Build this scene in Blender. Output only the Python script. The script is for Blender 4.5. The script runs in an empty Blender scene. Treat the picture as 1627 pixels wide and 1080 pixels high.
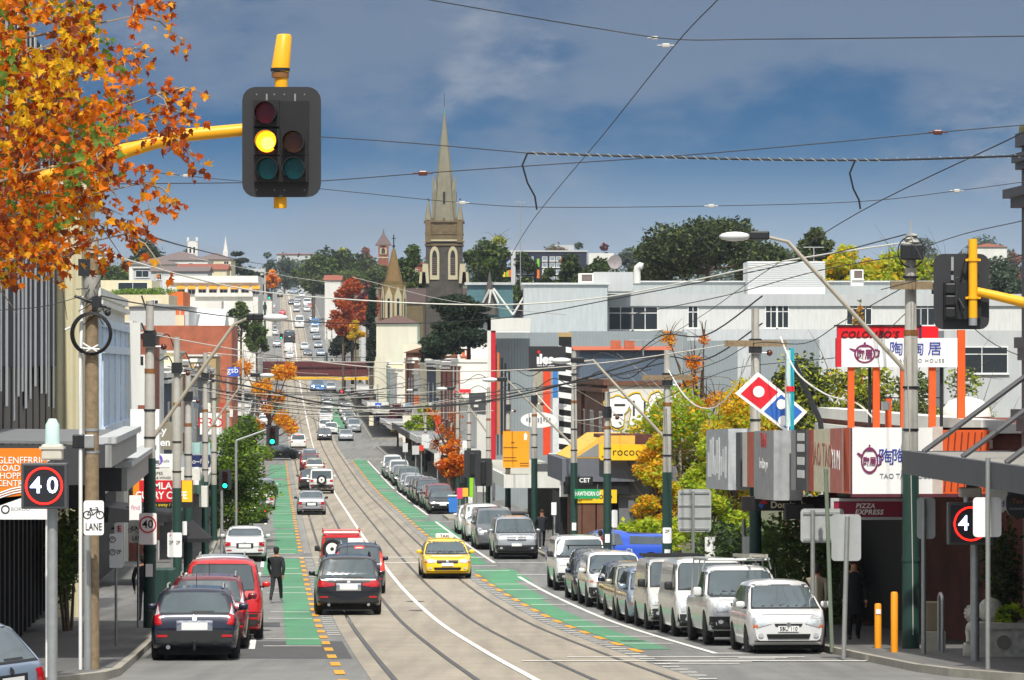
import bpy, bmesh, math, random
from mathutils import Vector, Matrix
from mathutils.bvhtree import BVHTree
random.seed(7)
scene = bpy.context.scene
COL = scene.collection
pi = math.pi
F, CX, HY = 6200.0, 813.5, 580.0       # lens in photo pixels, optical axis column, horizon row
KN = [(-80,-.6),(0,-2.6),(68.2,-5.5),(82.7,-6.13),(113.7,-7.3),(147.6,-8.1),(238,-9.15),(322,-9.75),(443,-9.6),
      (521,-8.2),(670,-3.9),(955,9.3),(1116,16.5),(1265,23),(1364,25),(1736,26),(4200,24)]
def _slopes():
    n=len(KN); d=[(KN[i+1][1]-KN[i][1])/(KN[i+1][0]-KN[i][0]) for i in range(n-1)]
    m=[d[0]]+[0]*(n-2)+[d[-1]]
    for i in range(1,n-1):
        if d[i-1]*d[i]<=0: m[i]=0
        else:
            h0=KN[i][0]-KN[i-1][0]; h1=KN[i+1][0]-KN[i][0]
            w1=2*h1+h0; w2=h1+2*h0
            m[i]=(w1+w2)/(w1/d[i-1]+w2/d[i])
    return m
KM=_slopes()
def zg(d):
    if d<=KN[0][0]: return KN[0][1]
    if d>=KN[-1][0]: return KN[-1][1]
    for i in range(len(KN)-1):
        if d<=KN[i+1][0]: break
    (a,za),(b,zb)=KN[i],KN[i+1]; h=b-a; t=(d-a)/h
    return za*(1+2*t)*(1-t)**2+KM[i]*h*t*(1-t)**2+zb*t*t*(3-2*t)+KM[i+1]*h*t*t*(t-1)
def Cx(d): return 4.55-.0609*d
HEAD=math.atan(.0609)
def slope(d): return math.atan((zg(d+2)-zg(d-2))/4)
def W(d,w,h=0): return Vector((Cx(d)+w,d,zg(d)+h))
def P(px,py,d): return Vector(((px-CX)*d/F,d,(HY-py)*d/F))
def dpw(px,w): return F*(4.55+w)/(px-436)
def wof(px,d): return (px-CX)*d/F-Cx(d)
def dy(py,lo=45,hi=1260):
    f=lambda d: HY-F*zg(d)/d-py
    for _ in range(60):
        m=(lo+hi)/2
        if f(m)>0: lo=m
        else: hi=m
    return (lo+hi)/2
def hat(py,d): return (HY-py)*d/F-zg(d)     # height above the road of a row at a depth
# ---------------------------------------------------------------- materials
def lin(h):
    h=h.lstrip('#'); r=[int(h[i:i+2],16)/255 for i in (0,2,4)]
    return [c/12.92 if c<=.04045 else ((c+.055)/1.055)**2.4 for c in r]
MATS={}
def M(name,col,rough=.7,metal=0,var=.12,scale=3.0,emit=0,coat=0,spec=.5,bump=0,trans=0):
    if name in MATS: return MATS[name]
    if isinstance(col,str): col=lin(col)
    m=bpy.data.materials.new(name); m.use_nodes=True; nt=m.node_tree; N=nt.nodes; L=nt.links
    b=N['Principled BSDF']; b.inputs['Roughness'].default_value=rough; b.inputs['Metallic'].default_value=metal
    b.inputs['Coat Weight'].default_value=coat; b.inputs['Specular IOR Level'].default_value=spec
    if coat: b.inputs['Coat Roughness'].default_value=.06
    if var>0:
        tc=N.new('ShaderNodeTexCoord'); nz=N.new('ShaderNodeTexNoise'); nz.inputs['Scale'].default_value=scale
        nz.inputs['Detail'].default_value=5; nz.inputs['Roughness'].default_value=.65
        if name.startswith(('render_','panel_','white_wall','canopy_','fascia')):      # rain streaks run down walls
            mp=N.new('ShaderNodeVectorMath'); mp.operation='MULTIPLY'; mp.inputs[1].default_value=(1.6,1.6,.22); L.new(tc.outputs['Object'],mp.inputs[0]); L.new(mp.outputs[0],nz.inputs['Vector']); var=max(var,.13)
        else: L.new(tc.outputs['Object'],nz.inputs['Vector'])
        mr=N.new('ShaderNodeMapRange'); mr.inputs[1].default_value=.25; mr.inputs[2].default_value=.75
        mr.inputs[3].default_value=1-var; mr.inputs[4].default_value=1+var
        L.new(nz.outputs['Fac'],mr.inputs[0])
        mx=N.new('ShaderNodeMix'); mx.data_type='RGBA'; mx.blend_type='MULTIPLY'; mx.inputs[0].default_value=1
        mx.inputs[6].default_value=(*col,1); L.new(mr.outputs[0],mx.inputs[7]); L.new(mx.outputs[2],b.inputs['Base Color'])
        if bump:
            bp=N.new('ShaderNodeBump'); bp.inputs['Strength'].default_value=bump; bp.inputs['Distance'].default_value=.02
            L.new(nz.outputs['Fac'],bp.inputs['Height']); L.new(bp.outputs[0],b.inputs['Normal'])
    else: b.inputs['Base Color'].default_value=(*col,1)
    if emit:
        b.inputs['Emission Color'].default_value=(*col,1); b.inputs['Emission Strength'].default_value=emit
    if trans:
        tl=N.new('ShaderNodeBsdfTranslucent'); tl.inputs['Color'].default_value=(*[min(1,c*1.3) for c in col],1)
        ms=N.new('ShaderNodeMixShader'); ms.inputs[0].default_value=trans
        L.new(b.outputs[0],ms.inputs[1]); L.new(tl.outputs[0],ms.inputs[2]); L.new(ms.outputs[0],N['Material Output'].inputs['Surface'])
    MATS[name]=m; return m
def brick(name,c1,c2,mortar,scale=4,rough=.85):
    if name in MATS: return MATS[name]
    m=bpy.data.materials.new(name); m.use_nodes=True; nt=m.node_tree; N=nt.nodes; L=nt.links; b=N['Principled BSDF']
    b.inputs['Roughness'].default_value=rough
    tc=N.new('ShaderNodeTexCoord'); sp=N.new('ShaderNodeSeparateXYZ'); L.new(tc.outputs['Object'],sp.inputs[0])
    ad=N.new('ShaderNodeMath'); L.new(sp.outputs[0],ad.inputs[0]); L.new(sp.outputs[1],ad.inputs[1])
    cb=N.new('ShaderNodeCombineXYZ'); L.new(ad.outputs[0],cb.inputs[0]); L.new(sp.outputs[2],cb.inputs[1])
    br=N.new('ShaderNodeTexBrick'); br.inputs['Scale'].default_value=scale
    br.inputs['Color1'].default_value=(*lin(c1),1); br.inputs['Color2'].default_value=(*lin(c2),1); br.inputs['Mortar'].default_value=(*lin(mortar),1)
    L.new(cb.outputs[0],br.inputs['Vector'])
    nz=N.new('ShaderNodeTexNoise'); nz.inputs['Scale'].default_value=.8; nz.inputs['Detail'].default_value=6; L.new(tc.outputs['Object'],nz.inputs['Vector'])
    mr=N.new('ShaderNodeMapRange'); mr.inputs[1].default_value=.25; mr.inputs[2].default_value=.75; mr.inputs[3].default_value=.7; mr.inputs[4].default_value=1.25; L.new(nz.outputs['Fac'],mr.inputs[0])
    mx=N.new('ShaderNodeMix'); mx.data_type='RGBA'; mx.blend_type='MULTIPLY'; mx.inputs[0].default_value=1
    L.new(br.outputs['Color'],mx.inputs[6]); L.new(mr.outputs[0],mx.inputs[7]); L.new(mx.outputs[2],b.inputs['Base Color'])
    MATS[name]=m; return m
# ---------------------------------------------------------------- mesh builder
class MB:
    def __init__(s): s.v=[]; s.f=[]; s.m=[]; s.mats=[]; s.cur=0; s.T=None
    def mat(s,m):
        if m not in s.mats: s.mats.append(m)
        s.cur=s.mats.index(m); return s
    def add(s,vs,fs):
        o=len(s.v)
        for v in vs:
            v=Vector(v); s.v.append(s.T@v if s.T else v)
        for f in fs: s.f.append([i+o for i in f]); s.m.append(s.cur)
        return s
    def box(s,x0,y0,z0,x1,y1,z1):
        vs=[(x,y,z) for z in (z0,z1) for y in (y0,y1) for x in (x0,x1)]
        return s.add(vs,[(0,2,3,1),(4,5,7,6),(0,1,5,4),(2,6,7,3),(0,4,6,2),(1,3,7,5)])
    def cbox(s,c,sx,sy,sz): return s.box(c[0]-sx/2,c[1]-sy/2,c[2]-sz/2,c[0]+sx/2,c[1]+sy/2,c[2]+sz/2)
    def rbox(s,x0,y0,z0,x1,y1,z1,r=.03):      # chamfered box
        b=bmesh.new(); bmesh.ops.create_cube(b,size=1)
        for v in b.verts:
            v.co=Vector((x0+(v.co.x+.5)*(x1-x0),y0+(v.co.y+.5)*(y1-y0),z0+(v.co.z+.5)*(z1-z0)))
        bmesh.ops.bevel(b,geom=b.edges[:],offset=r,segments=2,affect='EDGES',profile=.5)
        return s.addbm(b)
    def addbm(s,b):
        b.verts.ensure_lookup_table(); b.verts.index_update()
        s.add([v.co.copy() for v in b.verts],[[v.index for v in f.verts] for f in b.faces]); b.free(); return s
    def tube(s,pts,r,n=8,cap=True):
        pts=[Vector(p) for p in pts]; rs=r if isinstance(r,(list,tuple)) else [r]*len(pts)
        vs=[]; fs=[]; up=None
        for i,p in enumerate(pts):
            t=(pts[min(i+1,len(pts)-1)]-pts[max(i-1,0)]).normalized()
            if up is None:
                up=Vector((0,0,1)) if abs(t.z)<.9 else Vector((1,0,0))
            a=t.cross(up).normalized(); b=a.cross(t).normalized(); up=b
            for k in range(n):
                q=2*pi*k/n; vs.append(p+(a*math.cos(q)+b*math.sin(q))*rs[i])
        for i in range(len(pts)-1):
            for k in range(n):
                k2=(k+1)%n; fs.append((i*n+k,i*n+k2,(i+1)*n+k2,(i+1)*n+k))
        if cap: fs.append(tuple(range(n))[::-1]); fs.append(tuple((len(pts)-1)*n+k for k in range(n)))
        return s.add(vs,fs)
    def cyl(s,c,r,h,n=16,r2=None):
        c=Vector(c); return s.tube([c,c+Vector((0,0,h))],[r,r if r2 is None else r2],n)
    def lathe(s,prof,n=20,axis='z',c=(0,0,0)):
        vs=[];fs=[]; c=Vector(c)
        for r,h in prof:
            for k in range(n):
                q=2*pi*k/n; a,b=r*math.cos(q),r*math.sin(q)
                vs.append(c+(Vector((a,b,h)) if axis=='z' else Vector((h,a,b)) if axis=='x' else Vector((b,h,a))))
        for i in range(len(prof)-1):
            for k in range(n): k2=(k+1)%n; fs.append((i*n+k,i*n+k2,(i+1)*n+k2,(i+1)*n+k))
        if prof[0][0]>1e-4: fs.append(tuple(range(n))[::-1])
        if prof[-1][0]>1e-4: fs.append(tuple((len(prof)-1)*n+k for k in range(n)))
        return s.add(vs,fs)
    def prism(s,poly,dirn,frame=None):      # poly: 3-D points, extruded by dirn
        n=len(poly); d=Vector(dirn); poly=[Vector(p) for p in poly]
        return s.add(poly+[p+d for p in poly],[tuple(range(n)),tuple(range(2*n-1,n-1,-1))]+[(k,n+k,n+(k+1)%n,(k+1)%n) for k in range(n)])
    def slab(s,pts2,y0,y1):                # polygon in x-z, thickness along y
        return s.prism([(x,y0,z) for x,z in pts2],(0,y1-y0,0))
    def sphere(s,c,r,n=12,sc=(1,1,1)):
        c=Vector(c); rows=max(4,n//2); vs=[];fs=[]
        for i in range(rows+1):
            a=pi*i/rows
            for k in range(n):
                q=2*pi*k/n; vs.append(c+Vector((r*sc[0]*math.sin(a)*math.cos(q),r*sc[1]*math.sin(a)*math.sin(q),r*sc[2]*math.cos(a))))
        for i in range(rows):
            for k in range(n): k2=(k+1)%n; fs.append((i*n+k,(i+1)*n+k,(i+1)*n+k2,i*n+k2))
        return s.add(vs,fs)
    def mesh(s,name,smooth=None):
        me=bpy.data.meshes.new(name); me.from_pydata([tuple(v) for v in s.v],[],s.f)
        for m in s.mats: me.materials.append(m)
        me.polygons.foreach_set('material_index',s.m)
        b=bmesh.new(); b.from_mesh(me); bmesh.ops.recalc_face_normals(b,faces=b.faces[:]) if smooth!='raw' else None
        b.to_mesh(me); b.free()
        if smooth and smooth!='raw':
            me.polygons.foreach_set('use_smooth',[True]*len(me.polygons)); me.set_sharp_from_angle(angle=math.radians(smooth if smooth is not True else 38))
        return me
    def build(s,name,parent=None,smooth=None,loc=None,rz=None):
        o=bpy.data.objects.new(name,s.mesh(name,smooth)); COL.objects.link(o)
        if parent: o.parent=parent
        if loc is not None: o.location=loc
        if rz: o.rotation_euler=(0,0,rz)
        return o
def tag(o,label,cat,group=None):
    o['label']=label; o['category']=cat
    if group: o['group']=group
    return o
def thing(name,label,cat,loc=(0,0,0),rz=0,group=None,rx=0):
    o=bpy.data.objects.new(name,None); COL.objects.link(o); o.location=loc; o.rotation_euler=(rx,0,rz); o.empty_display_size=.3
    return tag(o,label,cat,group)
def kind(o,k): o['kind']=k; return o
def dup(root,loc,rz,label,group=None,paint=None,rx=0):
    r=root.copy(); COL.objects.link(r); r.location=loc; r.rotation_euler=(rx,0,rz); r['label']=label
    if group: r['group']=group
    def rec(src,dst):
        for ch in src.children:
            c=ch.copy(); COL.objects.link(c); c.parent=dst
            if paint:
                for i,sl in enumerate(c.material_slots):
                    if sl.material and sl.material.name.startswith('paint'):
                        c.material_slots[i].link='OBJECT'; c.material_slots[i].material=paint
            rec(ch,c)
    rec(root,r); return r
_fc={}
def text_mb(mb,s,T,size,mat,ext=.004,bold=0,align='CENTER',sx=1,shear=0,space=1):
    """letters lying in local x-z, facing -y after T; baseline centre at origin"""
    key=(s,bold,align,shear,space)
    if key not in _fc:
        cu=bpy.data.curves.new('t','FONT'); cu.body=s; cu.size=1; cu.align_x=align; cu.align_y='CENTER'; cu.extrude=.02; cu.offset=bold; cu.shear=shear; cu.space_character=space; cu.resolution_u=3
        o=bpy.data.objects.new('t',cu); COL.objects.link(o); dg=bpy.context.evaluated_depsgraph_get(); dg.update()
        me=bpy.data.meshes.new_from_object(o.evaluated_get(dg)); _fc[key]=([v.co.copy() for v in me.vertices],[list(p.vertices) for p in me.polygons])
        bpy.data.objects.remove(o); bpy.data.curves.remove(cu); bpy.data.meshes.remove(me)
    vs,fs=_fc[key]; old=mb.T; mb.T=(old@T if old else T) if T else old
    mb.mat(mat).add([(v.x*size*sx,-(v.z+.02)/.04*ext,v.y*size) for v in vs],fs); mb.T=old
def Tr(x,y,z): return Matrix.Translation((x,y,z))
def disc(mb,x,z,r,y0,y1,n=20,ri=0):
    o=[(x+r*math.cos(2*pi*k/n),z+r*math.sin(2*pi*k/n)) for k in range(n)]
    if not ri: return mb.slab(o,y0,y1)
    i=[(x+ri*math.cos(2*pi*k/n),z+ri*math.sin(2*pi*k/n)) for k in range(n)]
    vs=[(a,y0,b) for a,b in o]+[(a,y0,b) for a,b in i]+[(a,y1,b) for a,b in o]+[(a,y1,b) for a,b in i]; fs=[]
    for k in range(n):
        q=(k+1)%n; fs+=[(k,q,n+q,n+k),(2*n+k,3*n+k,3*n+q,2*n+q),(k,2*n+k,2*n+q,q),(n+k,n+q,3*n+q,3*n+k)]
    return mb.add(vs,fs)
def rrect(x0,z0,x1,z1,r,n=4):
    pts=[]
    for cx,cz,a0 in ((x1-r,z1-r,0),(x0+r,z1-r,pi/2),(x0+r,z0+r,pi),(x1-r,z0+r,1.5*pi)):
        for k in range(n+1): a=a0+pi/2*k/n; pts.append((cx+r*math.cos(a),cz+r*math.sin(a)))
    return pts
white=M('white_paint','#e4e4e0',.5,var=.05); black=M('black_paint','#191a1b',.5,var=.1); steel=M('galvanised_steel','#a9acaa',.45,.55,.12,6)
greenp=M('green_pole_paint','#1f4038',.55,var=.15); polegrey=M('grey_pole_paint','#a9a69d',.6,0,.14,4); rust=M('rusty_band','#8a5f35',.8,.2)
yel=M('signal_yellow','#f0ae16',.4,var=.08); timber=M('pole_timber','#86745a',.9,var=.35,scale=9,bump=.4); darkm=M('dark_metal','#2b2d30',.5,.3)
wirem=M('wire_black','#202022',.6,var=0); wirew=M('wire_grey','#b9b6ac',.6,var=0)
orange=M('orange_steel','#dd5a1e',.5); red=M('sign_red','#d01e28',.5,var=.04); signw=M('sign_white','#f2f2ef',.45,var=.02)
glass=M('shop_glass','#1a2226',.06,0,.1,1.0,spec=.8)
# ---------------------------------------------------------------- camera, sky, sun
cam=bpy.data.objects.new('camera',bpy.data.cameras.new('camera')); COL.objects.link(cam); scene.camera=cam
cam.rotation_euler=(pi/2,0,0); cam.data.sensor_width=36; cam.data.lens=36*F/1627; cam.data.shift_y=(HY-540)/1627; cam.data.clip_end=12000; cam.data.clip_start=1
SUN_EL,SUN_AZ=math.radians(54),math.radians(178)   # azimuth of the sun measured from +Y towards +X: behind the camera
sv=Vector((math.sin(SUN_AZ)*math.cos(SUN_EL),math.cos(SUN_AZ)*math.cos(SUN_EL),math.sin(SUN_EL)))
sl=bpy.data.lights.new('sun','SUN'); sl.energy=3.3; sl.angle=math.radians(1.2); sl.color=(1,.955,.88)
so=bpy.data.objects.new('sun',sl); COL.objects.link(so); so.rotation_euler=(-sv).to_track_quat('-Z','Y').to_euler(); so.location=(0,-20,80)
wd=bpy.data.worlds.new('World'); scene.world=wd; wd.use_nodes=True
def build_sky():
    nt=wd.node_tree; N=nt.nodes; L=nt.links; bg=N['Background']; bg.inputs['Strength'].default_value=.07
    sk=N.new('ShaderNodeTexSky'); sk.sky_type='NISHITA'; sk.sun_disc=False; sk.sun_elevation=SUN_EL; sk.sun_rotation=SUN_AZ; sk.air_density=1.3; sk.dust_density=.4; sk.ozone_density=3.0
    tc=N.new('ShaderNodeTexCoord'); sp=N.new('ShaderNodeSeparateXYZ'); L.new(tc.outputs['Generated'],sp.inputs[0])
    def math_(op,a,b=None):
        n=N.new('ShaderNodeMath'); n.operation=op
        for i,x in enumerate((a,b)):
            if x is None: continue
            if isinstance(x,(int,float)): n.inputs[i].default_value=x
            else: L.new(x,n.inputs[i])
        return n.outputs[0]
    zz=math_('ADD',math_('MULTIPLY',sp.outputs[2],5.0),.06)          # deep blue comes down low, as over dry air
    cb=N.new('ShaderNodeCombineXYZ'); L.new(sp.outputs[0],cb.inputs[0]); L.new(sp.outputs[1],cb.inputs[1]); L.new(zz,cb.inputs[2])
    nm=N.new('ShaderNodeVectorMath'); nm.operation='NORMALIZE'; L.new(cb.outputs[0],nm.inputs[0]); L.new(nm.outputs[0],sk.inputs['Vector'])
    # cloud layers, soft and grey
    mp=N.new('ShaderNodeVectorMath'); mp.operation='MULTIPLY'; mp.inputs[1].default_value=(9,9,21); L.new(tc.outputs['Generated'],mp.inputs[0])
    def cloud(scale,off,lo,hi,detail=7,rough=.55):
        ad=N.new('ShaderNodeVectorMath'); ad.inputs[1].default_value=off; L.new(mp.outputs[0],ad.inputs[0])
        nz=N.new('ShaderNodeTexNoise'); nz.inputs['Scale'].default_value=scale; nz.inputs['Detail'].default_value=detail; nz.inputs['Roughness'].default_value=rough
        L.new(ad.outputs[0],nz.inputs['Vector']); mr=N.new('ShaderNodeMapRange'); mr.interpolation_type='SMOOTHSTEP'
        mr.inputs[1].default_value=lo; mr.inputs[2].default_value=hi; L.new(nz.outputs['Fac'],mr.inputs[0]); return mr.outputs[0]
    big=cloud(.95,(5.3,1.2,.9),.43,.60,8,.58); wisps=cloud(1.7,(7.7,2,1.9),.52,.72,8,.6)
    def mix(f,a,b):
        n=N.new('ShaderNodeMix'); n.data_type='RGBA'
        for s,x in ((0,f),(6,a),(7,b)):
            if isinstance(x,tuple): n.inputs[s].default_value=x
            elif isinstance(x,(int,float)): n.inputs[s].default_value=x
            else: L.new(x,n.inputs[s])
        return n.outputs[2]
    lo=N.new('ShaderNodeMapRange'); lo.interpolation_type='SMOOTHSTEP'; lo.inputs[1].default_value=.062; lo.inputs[2].default_value=.012; L.new(sp.outputs[2],lo.inputs[0])
    hs=N.new('ShaderNodeHueSaturation'); hs.inputs['Saturation'].default_value=1.4; hs.inputs['Value'].default_value=.70; L.new(sk.outputs[0],hs.inputs['Color'])
    c=mix(math_('MULTIPLY',lo.outputs[0],.80),hs.outputs[0],(5.4,6.2,7.1,1))       # bright haze above the skyline
    c=mix(math_('MULTIPLY',big,.52),c,(3.0,3.5,4.3,1))
    c=mix(math_('MULTIPLY',wisps,.5),c,(4.9,5.2,5.6,1))
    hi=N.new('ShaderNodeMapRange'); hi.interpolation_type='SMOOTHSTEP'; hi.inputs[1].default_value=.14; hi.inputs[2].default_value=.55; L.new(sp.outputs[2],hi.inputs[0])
    brk_=cloud(.5,(1,4,2),.3,.62); c=mix(math_('MULTIPLY',hi.outputs[0],math_('ADD',math_('MULTIPLY',brk_,.4),.52)),c,(12.5,12.6,12.8,1))      # bright broken cloud overhead, out of view, added as fill light
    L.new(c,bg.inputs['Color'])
build_sky()
vs=scene.view_settings; vs.view_transform='Standard'; vs.look='None'; vs.exposure=.5; vs.gamma=1
# ---------------------------------------------------------------- terrain and carriageway
def dgrid(a,b):
    out=[a]; 
    while out[-1]<b: out.append(min(b,out[-1]+max(3,abs(out[-1])*.03)))
    return out
def strip(name,w0,w1,a,b,h,mat,smooth=True,steps=None):
    ds=dgrid(a,b); mb=MB().mat(mat); ws=[w0,w1] if not steps else [w0+(w1-w0)*i/steps for i in range(steps+1)]
    vs=[W(d,w,h) for d in ds for w in ws]; n=len(ws)
    fs=[(i*n+j,i*n+j+1,(i+1)*n+j+1,(i+1)*n+j) for i in range(len(ds)-1) for j in range(n-1)]
    mb.add(vs,fs); return mb
def stain_mat(name,col,dark,rough=.85,streak=True,jointed=0):
    m=M(name,col,rough,var=.16,scale=.5); nt=m.node_tree; N=nt.nodes; L=nt.links; b=N['Principled BSDF']
    src=b.inputs['Base Color'].links[0].from_socket
    tc=N.new('ShaderNodeTexCoord'); mp=N.new('ShaderNodeMapping'); mp.inputs['Rotation'].default_value=(0,0,-HEAD); mp.inputs['Scale'].default_value=(1.6,.05,1)
    L.new(tc.outputs['Object'],mp.inputs[0]); nz=N.new('ShaderNodeTexNoise'); nz.inputs['Scale'].default_value=1.2; nz.inputs['Detail'].default_value=6; L.new(mp.outputs[0],nz.inputs['Vector'])
    n2=N.new('ShaderNodeTexNoise'); n2.inputs['Scale'].default_value=14; n2.inputs['Detail'].default_value=4; L.new(tc.outputs['Object'],n2.inputs['Vector'])
    mr=N.new('ShaderNodeMapRange'); mr.inputs[1].default_value=.42; mr.inputs[2].default_value=.66; mr.inputs[4].default_value=.55; L.new(nz.outputs['Fac'],mr.inputs[0])
    mx=N.new('ShaderNodeMix'); mx.data_type='RGBA'; L.new(mr.outputs[0],mx.inputs[0]); L.new(src,mx.inputs[6]); mx.inputs[7].default_value=(*lin(dark),1)
    m2=N.new('ShaderNodeMix'); m2.data_type='RGBA'; m2.blend_type='OVERLAY'; m2.inputs[0].default_value=.35; L.new(mx.outputs[2],m2.inputs[6]); L.new(n2.outputs['Color'],m2.inputs[7])
    hs=N.new('ShaderNodeHueSaturation'); hs.inputs['Saturation'].default_value=.9; L.new(m2.outputs[2],hs.inputs['Color'])
    out=hs.outputs[0]
    if jointed:
        sp=N.new('ShaderNodeSeparateXYZ'); L.new(tc.outputs['Object'],sp.inputs[0])
        md=N.new('ShaderNodeMath'); md.operation='MODULO'; md.inputs[1].default_value=jointed; L.new(sp.outputs[1],md.inputs[0])
        lt=N.new('ShaderNodeMath'); lt.operation='LESS_THAN'; lt.inputs[1].default_value=.09; L.new(md.outputs[0],lt.inputs[0])
        ml=N.new('ShaderNodeMath'); ml.operation='MULTIPLY'; ml.inputs[1].default_value=.45; L.new(lt.outputs[0],ml.inputs[0])
        m3=N.new('ShaderNodeMix'); m3.data_type='RGBA'; L.new(ml.outputs[0],m3.inputs[0]); L.new(out,m3.inputs[6]); m3.inputs[7].default_value=(*lin(dark),1); out=m3.outputs[2]
    L.new(out,b.inputs['Base Color']); return m
asph=stain_mat('asphalt','#7a7a76','#5c5c5a'); conc=stain_mat('tram_concrete','#9c9280','#7d7468',jointed=9.0); foot=stain_mat('footpath_asphalt','#6b6a67','#504f4d')
green=stain_mat('green_lane_paint','#448a5e','#4f7d63'); kerbm=M('kerb_concrete','#9c978a',.85,var=.2,scale=3)
linew=M('road_line_white','#dcdad2',.7,var=.22,scale=5); lineo=M('road_line_orange','#d99a26',.7,var=.22,scale=5); railm=M('rail_steel','#6f6d69',.35,.7,.1); groove=M('rail_groove','#5a5449',.9)
earth=M('earth','#57583f',.95,var=.25,scale=.05)
def terrain():
    ds=[-80,-40,0]+dgrid(6,4200); ws=[-2600,-1500,-800,-450,-250,-140,-90,-60,-40,-26,-16,-11,11,16,26,40,60,90,140,250,450,800,1500,2600]
    mb=MB().mat(earth); n=len(ws)
    def hh(d,w):
        b=0
        b=-.03-.0025*max(0,d-60) if abs(w)<=11 else -.03
        b+=7*math.exp(-((d-1150)/260)**2-((w+160)/110)**2)+3*math.exp(-((d-1300)/300)**2-((w-120)/120)**2)
        return b-.06
    mb.add([W(d,w,hh(d,w)) for d in ds for w in ws],[(i*n+j,i*n+j+1,(i+1)*n+j+1,(i+1)*n+j) for i in range(len(ds)-1) for j in range(n-1)])
    kind(mb.build('ground',smooth=True),'structure')
terrain()
kind(strip('road',-11.2,11.2,-60,1364,0,asph,steps=8).build('road',smooth=True),'structure')
x=MB().mat(asph); x.add([W(d,w,-.02) for d in (20,40,60,75) for w in (-70,-30,-11,11,30,70)],[(i*6+j,i*6+j+1,i*6+j+7,i*6+j+6) for i in range(3) for j in range(5)])
kind(x.build('cross_street'),'structure')
kind(strip('t',-2.86,2.86,-60,1330,.006,conc).build('tram_track_bed',smooth=True),'structure')
def rails():
    mb=MB()
    for w in (-2.455,-1.02,1.02,2.455):
        s=strip('r',w-.06,w+.06,30,1300,.010,groove); mb.mat(groove).add(s.v,s.f)
        s=strip('r',w-.036,w+.03,30,1300,.014,railm); mb.mat(railm).add(s.v,s.f)
    kind(mb.build('tram_rails'),'structure')
rails()
def mark(mb,d0,d1,w0,w1,h=.012):
    n=max(1,int((d1-d0)/4)); ds=[d0+(d1-d0)*i/n for i in range(n+1)]
    mb.add([W(d,w,h) for d in ds for w in (w0,w1)],[(2*i,2*i+1,2*i+3,2*i+2) for i in range(n)])
def markings():
    g=MB().mat(green)
    for a,b,w0,w1 in ((89,128,-4.28,-3.46),(128,152,-4.35,-3.46),(152,170,-5.0,-3.46),(176,212,-4.5,-3.46),(214,262,-4.6,-3.46),(262,330,-5,-3.46),(336,380,-5,-3.46),(540,620,-4.8,-3.46)): mark(g,a,b,w0,w1,.008)
    for a,b,w0,w1 in ((86,128,3.46,4.2),(128,146,3.46,4.45),(146,158,3.46,5.1),(163,196,3.46,4.4),(196,226,3.46,5.0),(230,300,3.46,4.6),(306,400,3.46,4.7),(480,640,3.46,4.8)): mark(g,a,b,w0,w1,.008)
    kind(g.build('green_cycle_lane'),'structure')
    l=MB().mat(linew)
    mark(l,30,395,-.07,.07,.018); mark(l,520,1300,-.09,.09,.018); mark(l,395,520,-.05,.05,.018)
    rnd=random.Random(3)
    for s in (-1,1):
        d=62 if s>0 else 97
        while d<400:
            if not (150<d<163 and s>0) and not (170<d<176 and s<0):
                a,b=(2.9,3.22); mark(l,d,d+.3,s*a,s*b) if s>0 else mark(l,d,d+.3,-b,-a)
            d+=1.6
        # bars across the cycle lane, in pairs
        d=88 if s<0 else 90
        while d<390:
            for k in (0,5.5):
                w0,w1=(3.5,4.75) if s>0 else (-4.75,-3.5); mark(l,d+k,d+k+.28,w0+rnd.uniform(-.1,.1),w1+rnd.uniform(-.1,.1),.013)
            d+=rnd.choice((14,19,23))
    for d0,d1,w in ((83,150,4.85),(165,225,4.75),(238,262,4.8),(268,300,4.85),(306,345,4.85),(350,395,4.9)): 
        mark(l,d0,d1,w-.07,w+.07)
    for d0,d1 in ((86,102),(126,140),(160,172),(186,200),(220,240),(260,290)): mark(l,d0,d1,-5.12,-4.98)
    for d in (83,152,165,225): mark(l,d,d+.3,4.9,7.2)
    for d in (90,106,124,142): mark(l,d,d+.15,-7.2,-5.3)
    mark(l,164.5,165.1,-2.8,2.8,.02); mark(l,171,171.6,-5.4,5.2,.02); mark(l,78,78.35,.4,8.6,.02); mark(l,80.5,80.75,1.5,6.4,.02)
    for k in range(5): mark(l,76.6+k*.9,76.85+k*.9,3.0+k*.5,4.6+k*.35,.013)
    for k in range(9): mark(l,152+k*1.2,152.5+k*1.2,7.2,9.5)
    # chevrons of the far stop line and the zigzags
    for k in range(5):
        for q in range(6): mark(l,398+k*2+q*.0,398.5+k*2,3.0+k*.3+q*.6,3.2+k*.3+q*.6)
    kind(l.build('white_road_markings'),'structure')
    o=MB().mat(lineo)
    for s in (-1,1):
        d=66 if s<0 else 84
        while d<395:
            if not (150<d<163 and s>0) and not(170<d<176 and s<0):
                w0,w1=(3.24,3.43) if s>0 else (-3.45,-3.26); mark(o,d,d+(2.4 if s>0 else 2.2),w0,w1)
            d+=4.7
    kind(o.build('orange_road_markings'),'structure')
markings()
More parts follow.
